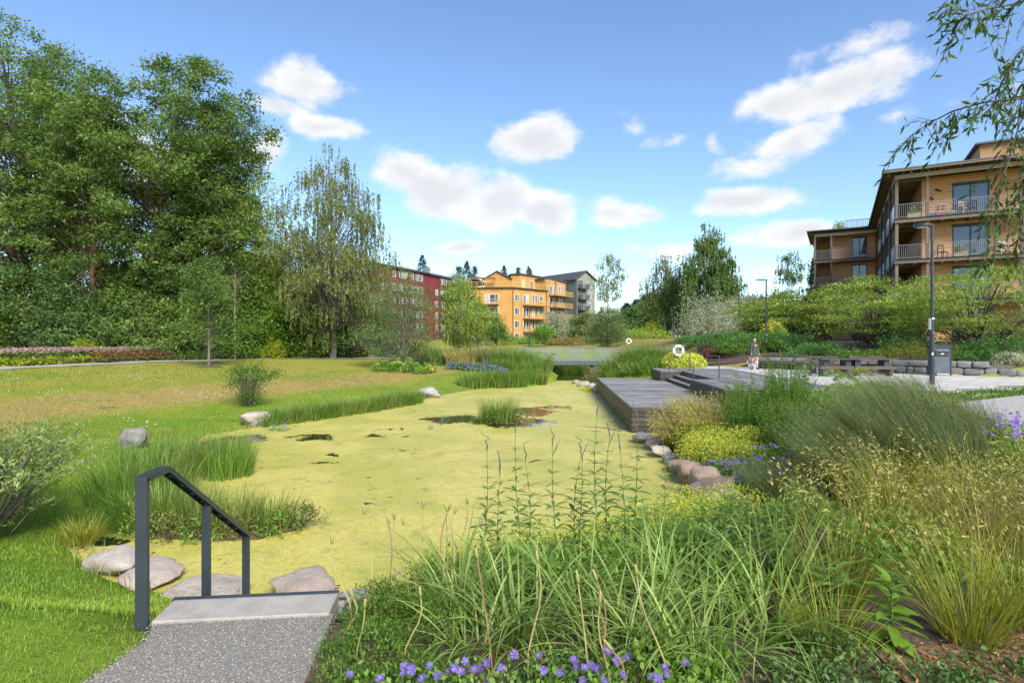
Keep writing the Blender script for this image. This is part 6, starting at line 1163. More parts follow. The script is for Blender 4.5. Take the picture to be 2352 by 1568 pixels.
# tulip seed pods
def tulip(x, y, h, lx, ly, label, seed, mat='stem_tulip'):
    r_ = random.Random(seed); o = thing('tulip_seed_head', label, 'flower', on(x, y), 0., 'dried tulip seed heads'); w1 = r_.uniform(-.04, .04)
    pts = [Vector((lx * (k / 6) ** 1.3 + w1 * math.sin(k), ly * (k / 6), h * k / 6)) for k in range(7)]; mk('stem', mat, o, lambda m: m.tube(pts, [.0055, .005, .005, .0045, .004, .004, .004], 6)); d = (pts[-1] - pts[-2]).normalized(); s = r_.uniform(.9, 1.15)
    pd_ = mk('pod', 'pod_green', o, lambda m: m.tube([pts[-1] + d * q_ * s for q_ in (0, .006, .02, .035, .048, .054)], [.003, .007, .0105, .010, .007, .004], 6), smooth=True); mk('pod_tip', 'pod_tip', pd_, lambda m: m.tube([pts[-1] + d * .053 * s, pts[-1] + d * .06 * s], [.007, .005], 6))
TU = [(-.98,3.4,.5,-.12,.1),(-.86,3.6,.62,-.1,.1),(-.92,3.2,.3,.02,0),(-.8,3.8,.62,-.05,.1),(-.72,3.9,.66,-.08,0),(-.62,3.8,.55,-.12,.1),(-.66,4.0,.7,.02,.1),(-.55,4.0,.62,.1,.1),(-.5,3.7,.6,.12,.1),(-.42,4.0,.62,.1,.0),(-.36,3.9,.55,-.1,.1),(-.1,2.95,.62,-.08,.0),(.1,2.8,.66,.02,0),(.38,2.75,.58,-.06,0),(.45,2.7,.5,-.03,0),(.5,2.85,.55,-.08,0),(.75,2.75,.62,-.14,0),(-.55,3.0,.4,.06,0),(-.83,3.05,.34,.05,-.05),(.55,2.6,.34,-.1,0)]
for i, (x, y, h, lx, ly) in enumerate(TU): tulip(x, y, h, lx, ly, 'dried tulip seed head on a bent stem, %s counted from the steps' % NM[i], 70 + i, 'stem_red' if i % 4 == 3 else 'stem_tulip')
# cranesbill geraniums: every flower is a part
fl_v, fl_f = [], []
for k in range(5):
    a0 = 2 * math.pi * k / 5; b = len(fl_v)
    for rr_, wd_, zz in ((.002, .1, 0), (.012, .45, .003), (.021, .55, .006), (.024, .25, .006)):
        for s_ in (-1, 1): fl_v.append((rr_ * math.cos(a0 + s_ * wd_), rr_ * math.sin(a0 + s_ * wd_), zz + rr_ * .25))
    fl_f += [(b, b + 1, b + 3, b + 2), (b + 2, b + 3, b + 5, b + 4), (b + 4, b + 5, b + 7, b + 6)]
FLW = np_mesh('flower', fl_v, fl_f, np.tile([.9, .5, .35], 5), smooth=True); leafmat('petal_purple', (.10, .065, .34), (.30, .20, .56), (.19, .12, .46), vary=.3); FLW.materials.append(MATS['petal_purple'])
def geranium(x, y, rx, h, nfl, label, seed, fs=1.):
    o = shrub(label, on(x, y), (rx, rx * .8, h), 700, .036 * fs, 'leaf_garden', seed=seed, name='geranium', cat='flowers', group='purple cranesbill geraniums', narrow=.6, up=.8, stems=5, smat='stem_green'); r_ = random.Random(seed)
    for k in range(nfl):
        a = r_.uniform(0, 6.28); q_ = math.sqrt(r_.uniform(0, 1)) * rx; f = bpy.data.objects.new('flower', FLW); COL.objects.link(f); f.parent = o; s = fs * r_.uniform(.85, 1.2)
        f.location = (q_ * math.cos(a), q_ * math.sin(a) * .8, h * (1.05 - .35 * (q_ / rx) ** 2) + r_.uniform(0, .07)); f.rotation_euler = (r_.uniform(.3, 1.3), r_.uniform(-.5, .5), r_.uniform(-.6, .6)); f.scale = (s, s, s)
for i, (x, y, n) in enumerate([(-.38, 2.55, 12), (-.12, 2.5, 11), (.12, 2.6, 9), (.3, 2.45, 11), (.5, 2.55, 10), (.72, 2.5, 4), (-.55, 2.45, 5)]): geranium(x, y, .24, .27, int(n * 1.0), ['purple geranium nearest the gravel path', 'purple geranium at the gravel path, second clump', 'purple geranium below the tulip pods', 'purple geranium before the striped grass', 'purple geranium fifth from the gravel path', 'purple geranium with few flowers in the striped grass', 'purple geranium at the gravel edge'][i], 600 + i, .8)
for i, (x, y, rx) in enumerate([(4.3, 10.8, .42), (4.6, 10.1, .42), (4.4, 9.4, .42), (4.05, 9.9, .32), (4.9, 10.8, .42), (4.2, 8.7, .32), (4.1, 11.2, .3)]): geranium(x, y, rx, .38, 22, ['purple geranium mound next to the yellow mantle', 'purple geranium mound beside the dark feather grass', 'purple geranium mound above the reddish boulder', 'purple geranium mound at the boulders', 'purple geranium mound behind the first ones', 'low purple geranium at the pea gravel', 'purple geranium hanging over the flat boulder'][i], 620 + i, 1.35)
for i, (x, y) in enumerate([(7.1, 8.0), (7.5, 8.6), (8.0, 9.0), (6.8, 7.4)]): geranium(x, y, .5, .5, 34, ['blue purple geranium beside the gravel path bend', 'second blue purple geranium at the path bend', 'outermost blue purple geranium at the path bend', 'blue purple geranium behind the golden grass'][i], 640 + i, 1.35)
# lady's mantle
for i, (x, y, rx, h, lb) in enumerate([(-1.0, 6.0, .3, .3, 'first lime mantle clump beside the steps'), (-.6, 5.9, .38, .4, 'lime mantle clump behind the tulip pods'), (-.15, 6.0, .4, .42, 'lime mantle clump behind the whorled stems'), (.35, 6.2, .42, .44, 'lime mantle clump at the pond edge'), (.85, 6.4, .42, .44, 'lime mantle clump behind the striped grass'), (1.35, 6.6, .44, .46, 'lime mantle clump beside open water'), (1.85, 7.0, .5, .5, 'lime mantle clump below the pale furrowed boulder'), (2.35, 7.4, .52, .55, 'big lime mantle clump at the pale furrowed boulder'), (2.8, 7.9, .46, .5, 'lime mantle clump touching the pea gravel'), (2.0, 6.4, .42, .46, 'lime mantle clump among the leafy asters'), (2.7, 6.9, .42, .5, 'lime mantle clump before the oat grass')]): mantle(lb, x, y, rx, h, 660 + i, fs=.022, dens=1.3)
for i, (x, y, rx, lb) in enumerate([(4.5, 12.3, .5, 'yellow mantle clump above the flat boulders'), (4.95, 13.0, .6, 'big yellow mantle clump beside the golden grass'), (5.1, 12.0, .5, 'yellow mantle clump next to the purple geraniums'), (4.6, 11.5, .45, 'yellow mantle clump right above the blocky boulder'), (4.8, 14.2, .5, 'yellow mantle clump nearest the deck'), (4.35, 13.2, .35, 'small yellow mantle clump at the stones')]): mantle(lb.replace('right above', 'just above'), x, y, rx * 1.1, .4, 680 + i, fs=.036, dens=.9)
# golden and willowherb mass before the plaza
for i, (x, y, h, lb) in enumerate([(4.5, 15.2, 1.0, 'wispy golden grass against the deck front'), (5.1, 15.8, 1.1, 'wispy golden grass beside the long seat block'), (5.0, 14.4, 1.0, 'wispy golden grass above the yellow mantle'), (5.7, 16.2, 1.1, 'wispy golden grass behind the willowherb'), (4.3, 14.8, .85, 'low golden grass at the deck corner')]): grass(lb, on(x, y), 520, h, .36, .006, .2, .8, 'grass_yellow', 5, heads=('grass_gold', 9, .8, .055, .5, .35), wind=(-.08, 0), seed=300 + i, group='wispy golden grass by the deck', key='wg%d' % (i % 2), name='wispy_grass')
def herb(label, x, y, h, n, spread, seed, mat='leaf_bright', ls=.07, group='tall green willowherb', nm='willowherb', per=46, up=.4):
    r = np.random.default_rng(seed); o = thing(nm, label, 'plant', on(x, y), 0., group); a = r.uniform(0, 6.28, n); rr = np.sqrt(r.uniform(0, 1, n)) * spread; b = np.stack([rr * np.cos(a), rr * np.sin(a), np.zeros(n)], 1)
    V, Qd, tip, td, Pc, _ = blades(b, a, h * r.uniform(.65, 1.1, n), np.abs(r.normal(size=n)) * .12, r.uniform(.0, .35, n), np.full(n, .008), 5, False, None, r); link('stems', np_mesh('stems', V, Qd, np.full(len(Qd), .5)), 'grass_green', o, kind='stuff')
    N = n * per; si = np.repeat(np.arange(n), per); f = (.12 + .88 * r.uniform(0, 1, N)) * 4.99; i0 = f.astype(int); p = Pc[si, i0] + (Pc[si, i0 + 1] - Pc[si, i0]) * (f - i0)[:, None]; ax_ = unit(r.normal(size=(N, 3)) * np.array([1, 1, .3]) + np.array([0, 0, up])); L = ls * r.uniform(.6, 1.3, N) * (1.15 - .1 * f); V2, Q2 = leaf_quads(p, ax_, L, L * .3, r, tri=True); link('foliage', np_mesh('foliage', V2, Q2, r.uniform(0, 1, N)), mat, o, kind='stuff'); return o
for i, (x, y, h, lb) in enumerate([(5.4, 13.2, 1.2, 'tall willowherb behind the yellow mantle'), (5.9, 14.0, 1.3, 'tall willowherb in the middle of the green mass'), (6.4, 13.2, 1.2, 'tall willowherb before the plaza'), (6.9, 14.2, 1.45, 'tallest willowherb reaching above the plaza'), (5.8, 12.2, 1.0, 'willowherb behind the dark feather grass'), (6.2, 15.4, .9, 'short willowherb at the plaza edge'), (5.5, 11.4, .85, 'feathery willowherb at the purple geraniums')]): herb(lb, x, y, h, 90, .42, 800 + i)
for i, (x, y) in enumerate([(8.3, 13.2), (9.0, 14.2), (8.0, 12.0), (9.7, 15.2)]): herb(['broad leaved herb behind the feather grass', 'broad leaved herb near the lamp post', 'leafy herb between feather grass and willowherb', 'leafy herb at the plaza corner'][i], x, y, .6, 60, .45, 820 + i, 'leaf_garden', .11, 'leafy herbs before the plaza', 'leafy_herb', 30)
def umbel(x, y, h, label, seed):
    r = np.random.default_rng(seed); o = thing('angelica', label, 'plant', on(x, y), 0., 'pale angelica umbels'); mk('stem', 'stem_green', o, lambda m: [m.tube([(0, 0, 0), (.03, 0, h * .6), (a_ * .25, b_ * .2, h * c_)], [.014, .01, .006], 5) for a_, b_, c_ in ((-1, .3, .95), (.9, -.4, 1.), (0, .6, .85))])
    Cs = np.array([(-.25, .06, h * .96), (.22, -.08, h * 1.01), (0, .12, h * .87)]); N = 1500; ci = r.integers(0, 3, N); d = unit(r.normal(size=(N, 3))); d[:, 2] = np.abs(d[:, 2]); p = Cs[ci] + d * np.array([.2, .2, .12]) * r.uniform(.85, 1.05, (N, 1)); V, Qd = leaf_quads(p, d, .03, .022, r); link('umbels', np_mesh('umbels', V, Qd, r.uniform(0, 1, N)), 'leaf_light', o, kind='stuff')
umbel(7.1, 12.0, 1.0, 'pale green angelica umbel behind the feather grass', 1); umbel(6.6, 11.0, .8, 'lower angelica umbel beside the feather grass', 2); umbel(PX(1262, 40.5), 39.5, 1.5, 'tall angelica before the footbridge railing', 3)
# leafy asters filling the slope (leaves near the lens are parts)
def aster(x, y, h, n, label, seed, me=LA, per=22, spread=.16):
    r_ = random.Random(seed); o = thing('aster', label, 'plant', on(x, y), 0., 'leafy green asters'); st = MB()
    for k in range(n):
        a = r_.uniform(0, 6.28); q_ = spread * math.sqrt(r_.random()); b = Vector((q_ * math.cos(a), q_ * math.sin(a), 0)); t_ = b * 1.5 + Vector((r_.uniform(-.05, .05), r_.uniform(-.05, .05), h * r_.uniform(.7, 1.1))); st.tube([b, b.lerp(t_, .5), t_], [.004, .0035, .002], 4, cap=False)
        for j in range(per): t = .15 + .85 * j / per; place(me, o, b.lerp(t_, t), j * 2.4 + r_.uniform(-.3, .3), r_.uniform(.1, .7), r_.uniform(.8, 1.2) * (1.1 - .45 * t))
    st.build('stems', 'stem_green', o)
AS = [(1.35, 5.0, .42), (1.7, 4.7, .42), (1.95, 5.2, .42), (2.2, 4.8, .45), (1.6, 5.5, .34), (2.35, 5.5, .4), (2.5, 4.3, .42), (1.5, 4.3, .4), (1.85, 4.2, .4), (2.75, 5.2, .42), (2.3, 5.9, .34), (3.0, 5.8, .4), (1.2, 4.4, .4)]
for i, (x, y, h) in enumerate(AS): aster(x, y, h, 9, 'leafy green aster clump, %s counted from the whorled stems' % NM[i], 900 + i)
for i, (x, y, h) in enumerate([(1.7, 3.9, .5), (1.95, 3.6, .42), (2.35, 3.95, .42), (1.45, 3.8, .42)]): aster(x, y, h, 6, ['broad leaved perennial with curled leaves behind the striped grass', 'broad leaved perennial near the fleshy plant', 'broad leaved perennial under the oat grass', 'broad leaved perennial among the striped grass'][i], 930 + i, LG, 11, .14)
def fleshy(x, y, label, seed, s=1.):
    r_ = random.Random(seed); o = thing('broadleaf_plant', label, 'plant', on(x, y), 0., None); mk('stem', 'stem_green', o, lambda m: m.tube([(0, 0, 0), (.02, 0, .22 * s), (.01, 0, .4 * s)], [.008, .006, .004], 5))
    for k in range(30): t = k / 29; place(LF, o, (.01, 0, (.05 + .35 * t) * s), k * 2.4, .9 * t - .1 + r_.uniform(-.2, .2), s * (1.1 - .45 * t))
fleshy(2.12, 3.2, 'bright fleshy leaved plant beside the bark mulch', 3)
# thyme-like mounds, filler foliage and low edging
for i, (x, y, rx, h, lb) in enumerate([(-.82, 3.5, .24, .26, 'fine leaved green mound beside the steps'), (-.78, 3.05, .24, .24, 'fine leaved mound at the gravel edge'), (-.5, 3.35, .26, .26, 'fine leaved mound behind the purple flowers'), (-.8, 2.65, .22, .22, 'fine leaved mound at the gravel edge nearest the flowers'), (-.6, 4.1, .28, .3, 'fine leaved mound under the tulip pods'), (-1.0, 4.0, .2, .22, 'small fine leaved mound at the top step'), (-.45, 2.8, .22, .2, 'fine leaved mound among the purple flowers')]): shrub(lb, on(x, y), (rx, rx, h), 2600, .022, 'leaf_bright', seed=950 + i, name='thyme_mound', group='fine leaved mounds at the gravel path', ncl=90, cr=.11, up=.9, narrow=.45, smat='stem_green')
k = 0
for x, y, rx, h, mt in [(0.1,4.0,.4,.25,0),(.7,4.0,.4,.25,0),(1.3,4.1,.4,.3,0),(0.,5.1,.5,.16,0),(.7,5.2,.5,.16,0),(1.2,5.5,.45,.18,0),(1.7,3.0,.3,.2,1),(2.1,2.75,.3,.14,1),(2.5,2.8,.3,.14,1),(1.5,2.7,.3,.16,1),(1.8,2.45,.28,.13,1),(3.0,2.9,.3,.14,1),(1.2,2.4,.28,.16,1),(2.9,4.2,.4,.25,0),(3.2,4.7,.4,.3,0),(3.7,3.7,.4,.25,0),(2.9,5.6,.4,.3,0),(3.3,6.4,.45,.35,0),(3.2,7.2,.4,.3,0),(4.6,4.0,.4,.3,0),(5.6,6.4,.5,.4,0),(3.4,8.0,.4,.25,0),(4.9,9.3,.6,.45,0),(5.6,10.2,.6,.5,0),(4.9,11.3,.5,.4,0),(6.4,10.4,.6,.5,0),(7.4,11.2,.6,.5,0),(5.0,13.6,.5,.4,0),(6.2,12.4,.6,.5,0),(8.6,11.9,.6,.4,0),(8.2,10.4,.5,.4,0),(.3,2.75,.3,.2,1),(.8,2.8,.3,.2,0),(7.6,14.6,.6,.5,0),(8.3,15.4,.6,.5,0),(7.3,13.2,.6,.5,0),(8.7,14.2,.6,.45,0),(9.4,16.2,.6,.45,0),(7.0,12.4,.5,.5,0),(8.0,16.6,.6,.45,0),(10.2,16.8,.6,.4,0),(6.9,16.6,.6,.45,0),(5.9,5.0,.5,.4,0),(6.5,6.0,.5,.4,0),(6.2,4.0,.5,.3,0),(7.2,6.9,.5,.4,0),(5.2,3.6,.4,.25,0),(7.4,5.4,.5,.35,0),(5.0,2.7,.4,.2,1),(-.25,4.6,.4,.2,0),(-.6,5.1,.4,.18,0)]:
    shrub('low green foliage between the taller plants' if mt == 0 else 'low dark clover leaved foliage at the bed edge', on(x, y), (rx, rx, h), int(900 + 900 * rx), .05 if mt == 0 else .032, 'leaf_garden' if mt == 0 else 'leaf_hedge', seed=1000 + k, name='filler_foliage' if mt == 0 else 'edging_foliage', cat='plant', group='filler foliage of the bed' if mt == 0 else 'dark edging foliage', ncl=60, cr=.14, up=.5, stems=0); k += 1
# ================================================================ near willow branches overhead
wl = thing('willow_tree', 'overhanging willow branches with narrow leaves in front of the timber building', 'tree', (6.4, 4.9, hz(6.4, 4.9)))
O3 = Vector((6.4, 4.9, hz(6.4, 4.9))); tk = MB(); tk.tube([(0, 0, -.1), (.05, .05, 1.6), (-.05, 0, 3.2), (-.2, -.1, 4.6), (-.4, -.1, 6.)], [.17, .14, .11, .07, .02], 9, cap=False); tk.build('trunk', 'bark_grey', wl, smooth=True)
bw = MB(); LWc, LWa = [], []; rw = np.random.default_rng(5)
def wp(px, py, d): return Vector((PX(px, d), d, PZ(py, d))) - O3
BRW = [([(2500,180),(2400,215),(2330,228),(2260,235),(2190,255),(2130,285),(2082,320)],4.6,.012,1),([(2500,-60),(2400,-40),(2330,10),(2270,20),(2215,40),(2195,55)],4.4,.01,1),([(2480,40),(2390,80),(2335,130),(2300,190),(2280,250)],4.7,.01,1),([(2480,120),(2390,190),(2340,290),(2310,390),(2285,470)],4.5,.01,1),([(2500,260),(2410,330),(2350,420),(2310,520),(2260,600)],4.3,.009,1),([(2480,330),(2390,420),(2350,500),(2330,590)],4.8,.009,1),([(2500,60),(2420,100),(2360,170),(2340,260),(2335,330)],5.,.01,1),([(2480,-80),(2380,-60),(2250,-30),(2165,0)],4.5,.006,1)]
for pts, d, r0, _ in BRW:
    pp = [wp(px, py, d + .25 * math.sin(i * 1.3 + d * 7)) for i, (px, py) in enumerate(pts)]; pp = [Vector((-.1, 0, max(1.5, pp[0].z - .5)))] + pp; n = len(pp); bw.tube(pp, [r0 * .9 * (1 - i / n) + .0018 for i in range(n)], 5, cap=False)
    for i in range(0, n - 1):
        for s in range(16 if i == 0 else 6):
            t0 = rw.uniform(0, 1); b = pp[i].lerp(pp[i + 1], t0); dr = (pp[i + 1] - pp[i]).normalized(); tw = Vector(rw.normal(size=3)) * .10 + dr * .16 + Vector((-.03, 0, -.12)); tw = tw.normalized() * rw.uniform(.16, .42); e_ = b + tw + Vector((0, 0, -.05)); bw.tube([b, b + tw * .5 + Vector((0, 0, .015)), e_], [.0028, .002, .001], 3, cap=False)
            for u in np.linspace(.1, 1., 9): LWc.append(b + tw * float(u) + Vector((0, 0, -.05 * float(u) ** 2))); LWa.append(tw.normalized() * .6 + Vector(rw.normal(size=3)) * .55 + Vector((0, 0, -.25)))
bw.build('branches', 'bark_brown', wl)
leafmat('leaf_nearwillow', (.025, .06, .014), (.085, .15, .03), (.05, .10, .02), vary=.3); LN = leaf_part('leaf', .085, .02, 'leaf_nearwillow', .18, 3)
order = list(range(len(LWc))); rv.shuffle(order)
for k in order[:300]:
    o = bpy.data.objects.new('leaf', LN); COL.objects.link(o); o.parent = wl; o.location = LWc[k]; o.rotation_euler = LWa[k].to_track_quat('Y', 'Z').to_euler(); s = rv.uniform(.7, 1.25); o.scale = (s, s, s)
rest = order[300:]
if rest:
    A_ = np.array([LWa[k][:] for k in rest]); L = .085 * rw.uniform(.7, 1.25, len(rest)); V, Qd = leaf_quads(np.array([LWc[k][:] for k in rest]), A_, L, L * .24, rw, .15); link('foliage', np_mesh('foliage', V, Qd, rw.uniform(0, 1, len(rest))), 'leaf_nearwillow', wl, kind='stuff')
# ================================================================ lawn blades, clover, loose gravel, chips
r = np.random.default_rng(12)
def scatter(n, x0, x1, y0, y1, test): x = r.uniform(x0, x1, n); y = y0 + (y1 - y0) * r.uniform(0, 1, n) ** 1.4; k = test(x, y); return x[k], y[k]
gp = [(-2.12,3.3),(-2.2,3.5),(-1.13,3.6),(-1.08,3.1),(-.95,2.2),(-.9,-3),(-2.9,-3),(-2.4,1.6),(-2.17,2.8)]
x, y = scatter(225000, -13, -1.9, 2.2, 12.5, lambda x, y: (sdist(gp, x, y) > .02) & (sdist(POND, x, y) > .25) & (x / y > -1.22) & (((y < 3.42) & (x < -1.6)) | (x < -2.25 - (y - 3.4) * .1)))
z = HT(x, y); n = len(x); edge = np.clip(1 - sdist(gp, x, y) / .5, 0, 1) * r.uniform(0, 1, n)
V, Qd, *_ = blades(np.stack([x, y, z - .005], 1), r.uniform(0, 6.28, n), r.uniform(.025, .06, n) * (1 + .3 * np.sin(x * 3) * np.sin(y * 2.3)), np.abs(r.normal(size=n)) * .35, r.uniform(.2, 1.2, n), r.uniform(.003, .006, n) * (.6 + y / 8), 2, False, None, r)
pt_ = .5 + .28 * np.sin(x * .9 + 1) * np.sin(y * .8) + .2 * r.normal(size=n)
dry = (edge > .55) | (r.uniform(0, 1, n) < .07)
for nm, sel, mt, lb in (('lawn_grass', ~dry, 'lawn_blade', 'short green grass blades of the near lawn'), ('dry_lawn_grass', dry, 'lawn_dry', 'dry straw blades along the gravel edge')):
    i = np.where(sel)[0]; k = 6; Vs = V.reshape(n, k, 3)[i].reshape(-1, 3); q0 = np.array([[0, 1, 3, 2], [2, 3, 5, 4]]); Qs = (np.arange(len(i))[:, None, None] * k + q0[None]).reshape(-1, 4)
    tag(link(nm, np_mesh(nm, Vs, Qs, np.repeat(pt_[i], 2)), mt), lb, kind='stuff')
leafmat('lawn_mid', (.16, .23, .025), (.31, .34, .05), (.23, .285, .035)); leafmat('lawn_middry', (.32, .27, .085), (.46, .39, .14), (.39, .33, .11))
xm, ym = scatter(120000, -27, 2, 11, 36, lambda x, y: (sdist(POND, x, y) > .3) & (x / y > -1.0) & (x < 1.) & (y < 33 + .9 * (x + 30))); nm_ = len(xm)
Vm, Qm, *_ = blades(np.stack([xm, ym, HT(xm, ym) - .01], 1), r.uniform(0, 6.28, nm_), r.uniform(.03, .085, nm_), np.abs(r.normal(size=nm_)) * .5, r.uniform(.2, 1., nm_), .008 + .0009 * ym, 1, False, None, r); dm = (np.sin(xm * .7 + 2) * np.sin(ym * .5) + r.normal(size=nm_) * .6) > .35
sm_ = sdist(POND, xm, ym); dm |= (sm_ > 4) & (sm_ < 8.5) & (r.uniform(0, 1, nm_) < .6)
for nm, sel, mt, lb in (('mid_lawn_grass', ~dm, 'lawn_mid', 'green grass blades on the sloping lawn'), ('mid_lawn_dry_grass', dm, 'lawn_middry', 'dry yellow grass blades on the sloping lawn')):
    i = np.where(sel)[0]; Vs = Vm.reshape(nm_, 4, 3)[i].reshape(-1, 3); tag(link(nm, np_mesh(nm, Vs, np.arange(len(i) * 4).reshape(-1, 4)[:, [0, 1, 3, 2]], r.uniform(0, 1, len(i))), mt), lb, kind='stuff')
# taller dark grass tuft patch at the lawn corner and taller fringe along the shore
x, y = scatter(14000, -9.5, 4, 6, 24, lambda x, y: (np.abs(sdist(POND, x, y) - .25) < .3) & (x < -4.2)); n = len(x)
V, Qd, *_ = blades(np.stack([x, y, HT(x, y)], 1), r.uniform(0, 6.28, n), r.uniform(.12, .3, n), np.abs(r.normal(size=n)) * .25, r.uniform(.3, 1.1, n), np.full(n, .012), 3, False, None, r); tag(link('shore_grass', np_mesh('shore_grass', V, Qd, np.repeat(r.uniform(0, 1, n), 3)), 'grass_reed'), 'longer grass fringe where lawn meets water', kind='stuff')
# right-hand clover patch
CP = [(12.6,16.3),(13.8,17.6),(17.,20.),(40,21.4),(40,22.6),(20.,18.9)]; CP = [(11.6,15.8),(13.2,18.2),(17.5,20.3),(40,21.3),(40,23.2),(18,18.8)]
x, y = scatter(60000, 10, 26, 14, 22.5, lambda x, y: (sdist([(12.6,15.8),(14.6,18.4),(18.8,20.5),(45,21.5),(45,24.),(40,23.1),(18,18.7)], x, y) < 0) | ((x > 12.6) & (y > 15.7 + (x - 12.6) * .55) & (y < 18.2 + (x - 14) * .42) & (x < 20))); n = len(x)
V, Qd, *_ = blades(np.stack([x, y, HT(x, y)], 1), r.uniform(0, 6.28, n), r.uniform(.05, .12, n), np.abs(r.normal(size=n)) * .4, r.uniform(.2, 1.2, n), np.full(n, .02), 2, False, None, r); tag(link('clover_grass', np_mesh('clover_grass', V, Qd, np.repeat(r.uniform(0, .7, n), 2)), 'grass_green'), 'deep green grass of the clover patch beside the plaza', kind='stuff')
def flecks(name, label, x, y, s, mat, dz=.05):
    n = len(x); V, Qd = leaf_quads(np.stack([x, y, HT(x, y) + dz], 1), r.normal(size=(n, 3)) + np.array([0, 0, .3]), s, s * .9, r); tag(link(name, np_mesh(name, V, Qd, r.uniform(0, 1, n)), mat), label, kind='stuff')
i = np.where((np.sin(x * 2.1 + y) + np.sin(y * 3.3 - x) + r.normal(size=n) * .5 > .5) & (r.uniform(0, 1, n) < .22))[0]; flecks('clover_flowers', 'white clover flowers in the grass beside the plaza', x[i], y[i], .05, 'flower_white', .11)
x, y = scatter(30000, -26, -6, 12, 36, lambda x, y: (sdist(POND, x, y) > 2.) & (np.sin(x * .8 + 1.3 * y) + np.sin(1.1 * y - x * .5 + 1) + r.normal(size=len(x)) * .5 > 1.7)); flecks('lawn_clover_flowers', 'scattered white clover flowers on the sloping lawn', x[:900], y[:900], .04, 'flower_white', .03)
for i, (px, py) in enumerate([(605,975),(640,972),(660,965),(780,950),(810,945),(640,985),(1240,880)]): x_, y_, _ = G(px, py, -1.2); shrub(['pale blue flower clump beside the tan boulder', 'pale blue flower clump at the start of the reed strip', 'pale blue flowers in the first reeds of the strip', 'pale blue flowers in the middle of the reed strip', 'pale blue flowers farther along the reed strip', 'pale blue flowers floating before the reed strip', 'pale blue flowers below the reeds at the pond head'][i], (x_, y_, -1.25), (.28, .22, .18), 160, .05, 'leaf_garden', seed=1200 + i, name='forget_me_not', cat='flowers', group='pale blue flowers at the waterline', flowers=('flower_blue', 150, .035, .1), stems=2)
# loose gravel chips
x, y = scatter(26000, -3.1, -.92, 1.9, 3.6, lambda x, y: sdist(gp, x, y) < .03); n = len(x); s = r.uniform(.003, .0075, n)
O8 = np.array([(1,0,0),(0,1,0),(-1,0,0),(0,-1,0),(0,0,.8),(0,0,-.8)], float); V = np.stack([x, y, HT(x, y) + .02], 1)[:, None] + (O8[None] * r.uniform(.6, 1.3, (n, 6, 1))) * s[:, None, None]; T = np.array([(0,1,4),(1,2,4),(2,3,4),(3,0,4)])
leafmat('chip', (.10, .095, .086), (.30, .285, .26), (.19, .18, .163), transl=0., rough=.9); tag(link('gravel_chips', np_mesh('gravel_chips', V.reshape(-1, 3), (np.arange(n)[:, None, None] * 6 + T[None]).reshape(-1, 3), np.repeat(r.uniform(0, 1, n), 4)), 'chip'), 'loose grey gravel chips on the near path', kind='stuff')
MP = [G(1980,1500)[:2],(1.7,2.0),(4.5,.6),(5.,2.9),G(2352,1470)[:2],G(2150,1495)[:2]]
x, y = scatter(5200, 1.4, 5, 1.8, 3.5, lambda x, y: sdist(MP, x, y) < .05); n = len(x); L = r.uniform(.012, .04, n); V, Qd = leaf_quads(np.stack([x, y, HT(x, y) + r.uniform(.045, .07, n)], 1), r.normal(size=(n, 3)) * np.array([1, 1, .25]), L, L * .45, r)
leafmat('bark_chip', (.10, .045, .02), (.42, .24, .11), (.26, .13, .055), transl=0., rough=.85); tag(link('bark_chips', np_mesh('bark_chips', V, Qd, r.uniform(0, 1, n)), 'bark_chip'), 'bark mulch chips at the bed edge', kind='stuff')
x, y = scatter(9000, 1.2, 6, 4.4, 9, lambda x, y: (sdist(POND, x, y) > .1) & (sdist(POND, x, y) < 1.6) & (x > 2.4)); n = len(x); s = r.uniform(.006, .016, n); V = np.stack([x, y, HT(x, y) + .045], 1)[:, None] + (O8[None] * r.uniform(.6, 1.3, (n, 6, 1))) * s[:, None, None]
leafmat('pea_chip', (.16, .12, .11), (.55, .48, .44), (.34, .28, .25), transl=0., rough=.9); tag(link('pea_gravel_chips', np_mesh('pea_gravel_chips', V.reshape(-1, 3), (np.arange(n)[:, None, None] * 6 + T[None]).reshape(-1, 3), np.repeat(r.uniform(0, 1, n), 4)), 'pea_chip'), 'pinkish pea gravel behind the shore boulders', kind='stuff')
# floating sticks
for i, (px, py, L, a, lb) in enumerate([(1215,1207,.55,.1,'thick dark stick floating behind the whorled stems'), (1385,985,1.4,2.4,'thin forked branch floating before the deck'), (1365,1043,.12,1.2,'short pale stick floating in the algae'), (1230,1060,.4,.6,'small twig floating in the algae'), (1110,1210,.4,.2,'thin twig floating near the tulip pods')]):
    x_, y_, _ = G(px, py, WATER); o = MB().tube([(x_ - L / 2 * math.cos(a), y_ - L / 2 * math.sin(a), WATER + .01), (x_ + .03, y_ + .05, WATER + .035), (x_ + L / 2 * math.cos(a), y_ + L / 2 * math.sin(a), WATER + .012)], [.012, .014, .006], 5).build('floating_stick', 'bark_brown'); tag(o, lb, 'stick', 'sticks floating on the pond')
for i, (px, py) in enumerate([(717,1178),(1310,940),(1015,975),(990,985)]): x_, y_, _ = G(px, py, WATER); shrub(['small reddish water plant poking out near the islet', 'small water plant by the lone tuft', 'tiny water plant in the middle of the pond', 'second tiny water plant in the middle of the pond'][i], (x_, y_, WATER), (.07, .07, .14 if i == 0 else .2), 70, .04, 'leaf_red' if i == 0 else 'leaf_garden', seed=1300 + i, name='water_plant', cat='plant', group='small plants poking out of the pond', stems=2, ncl=14)
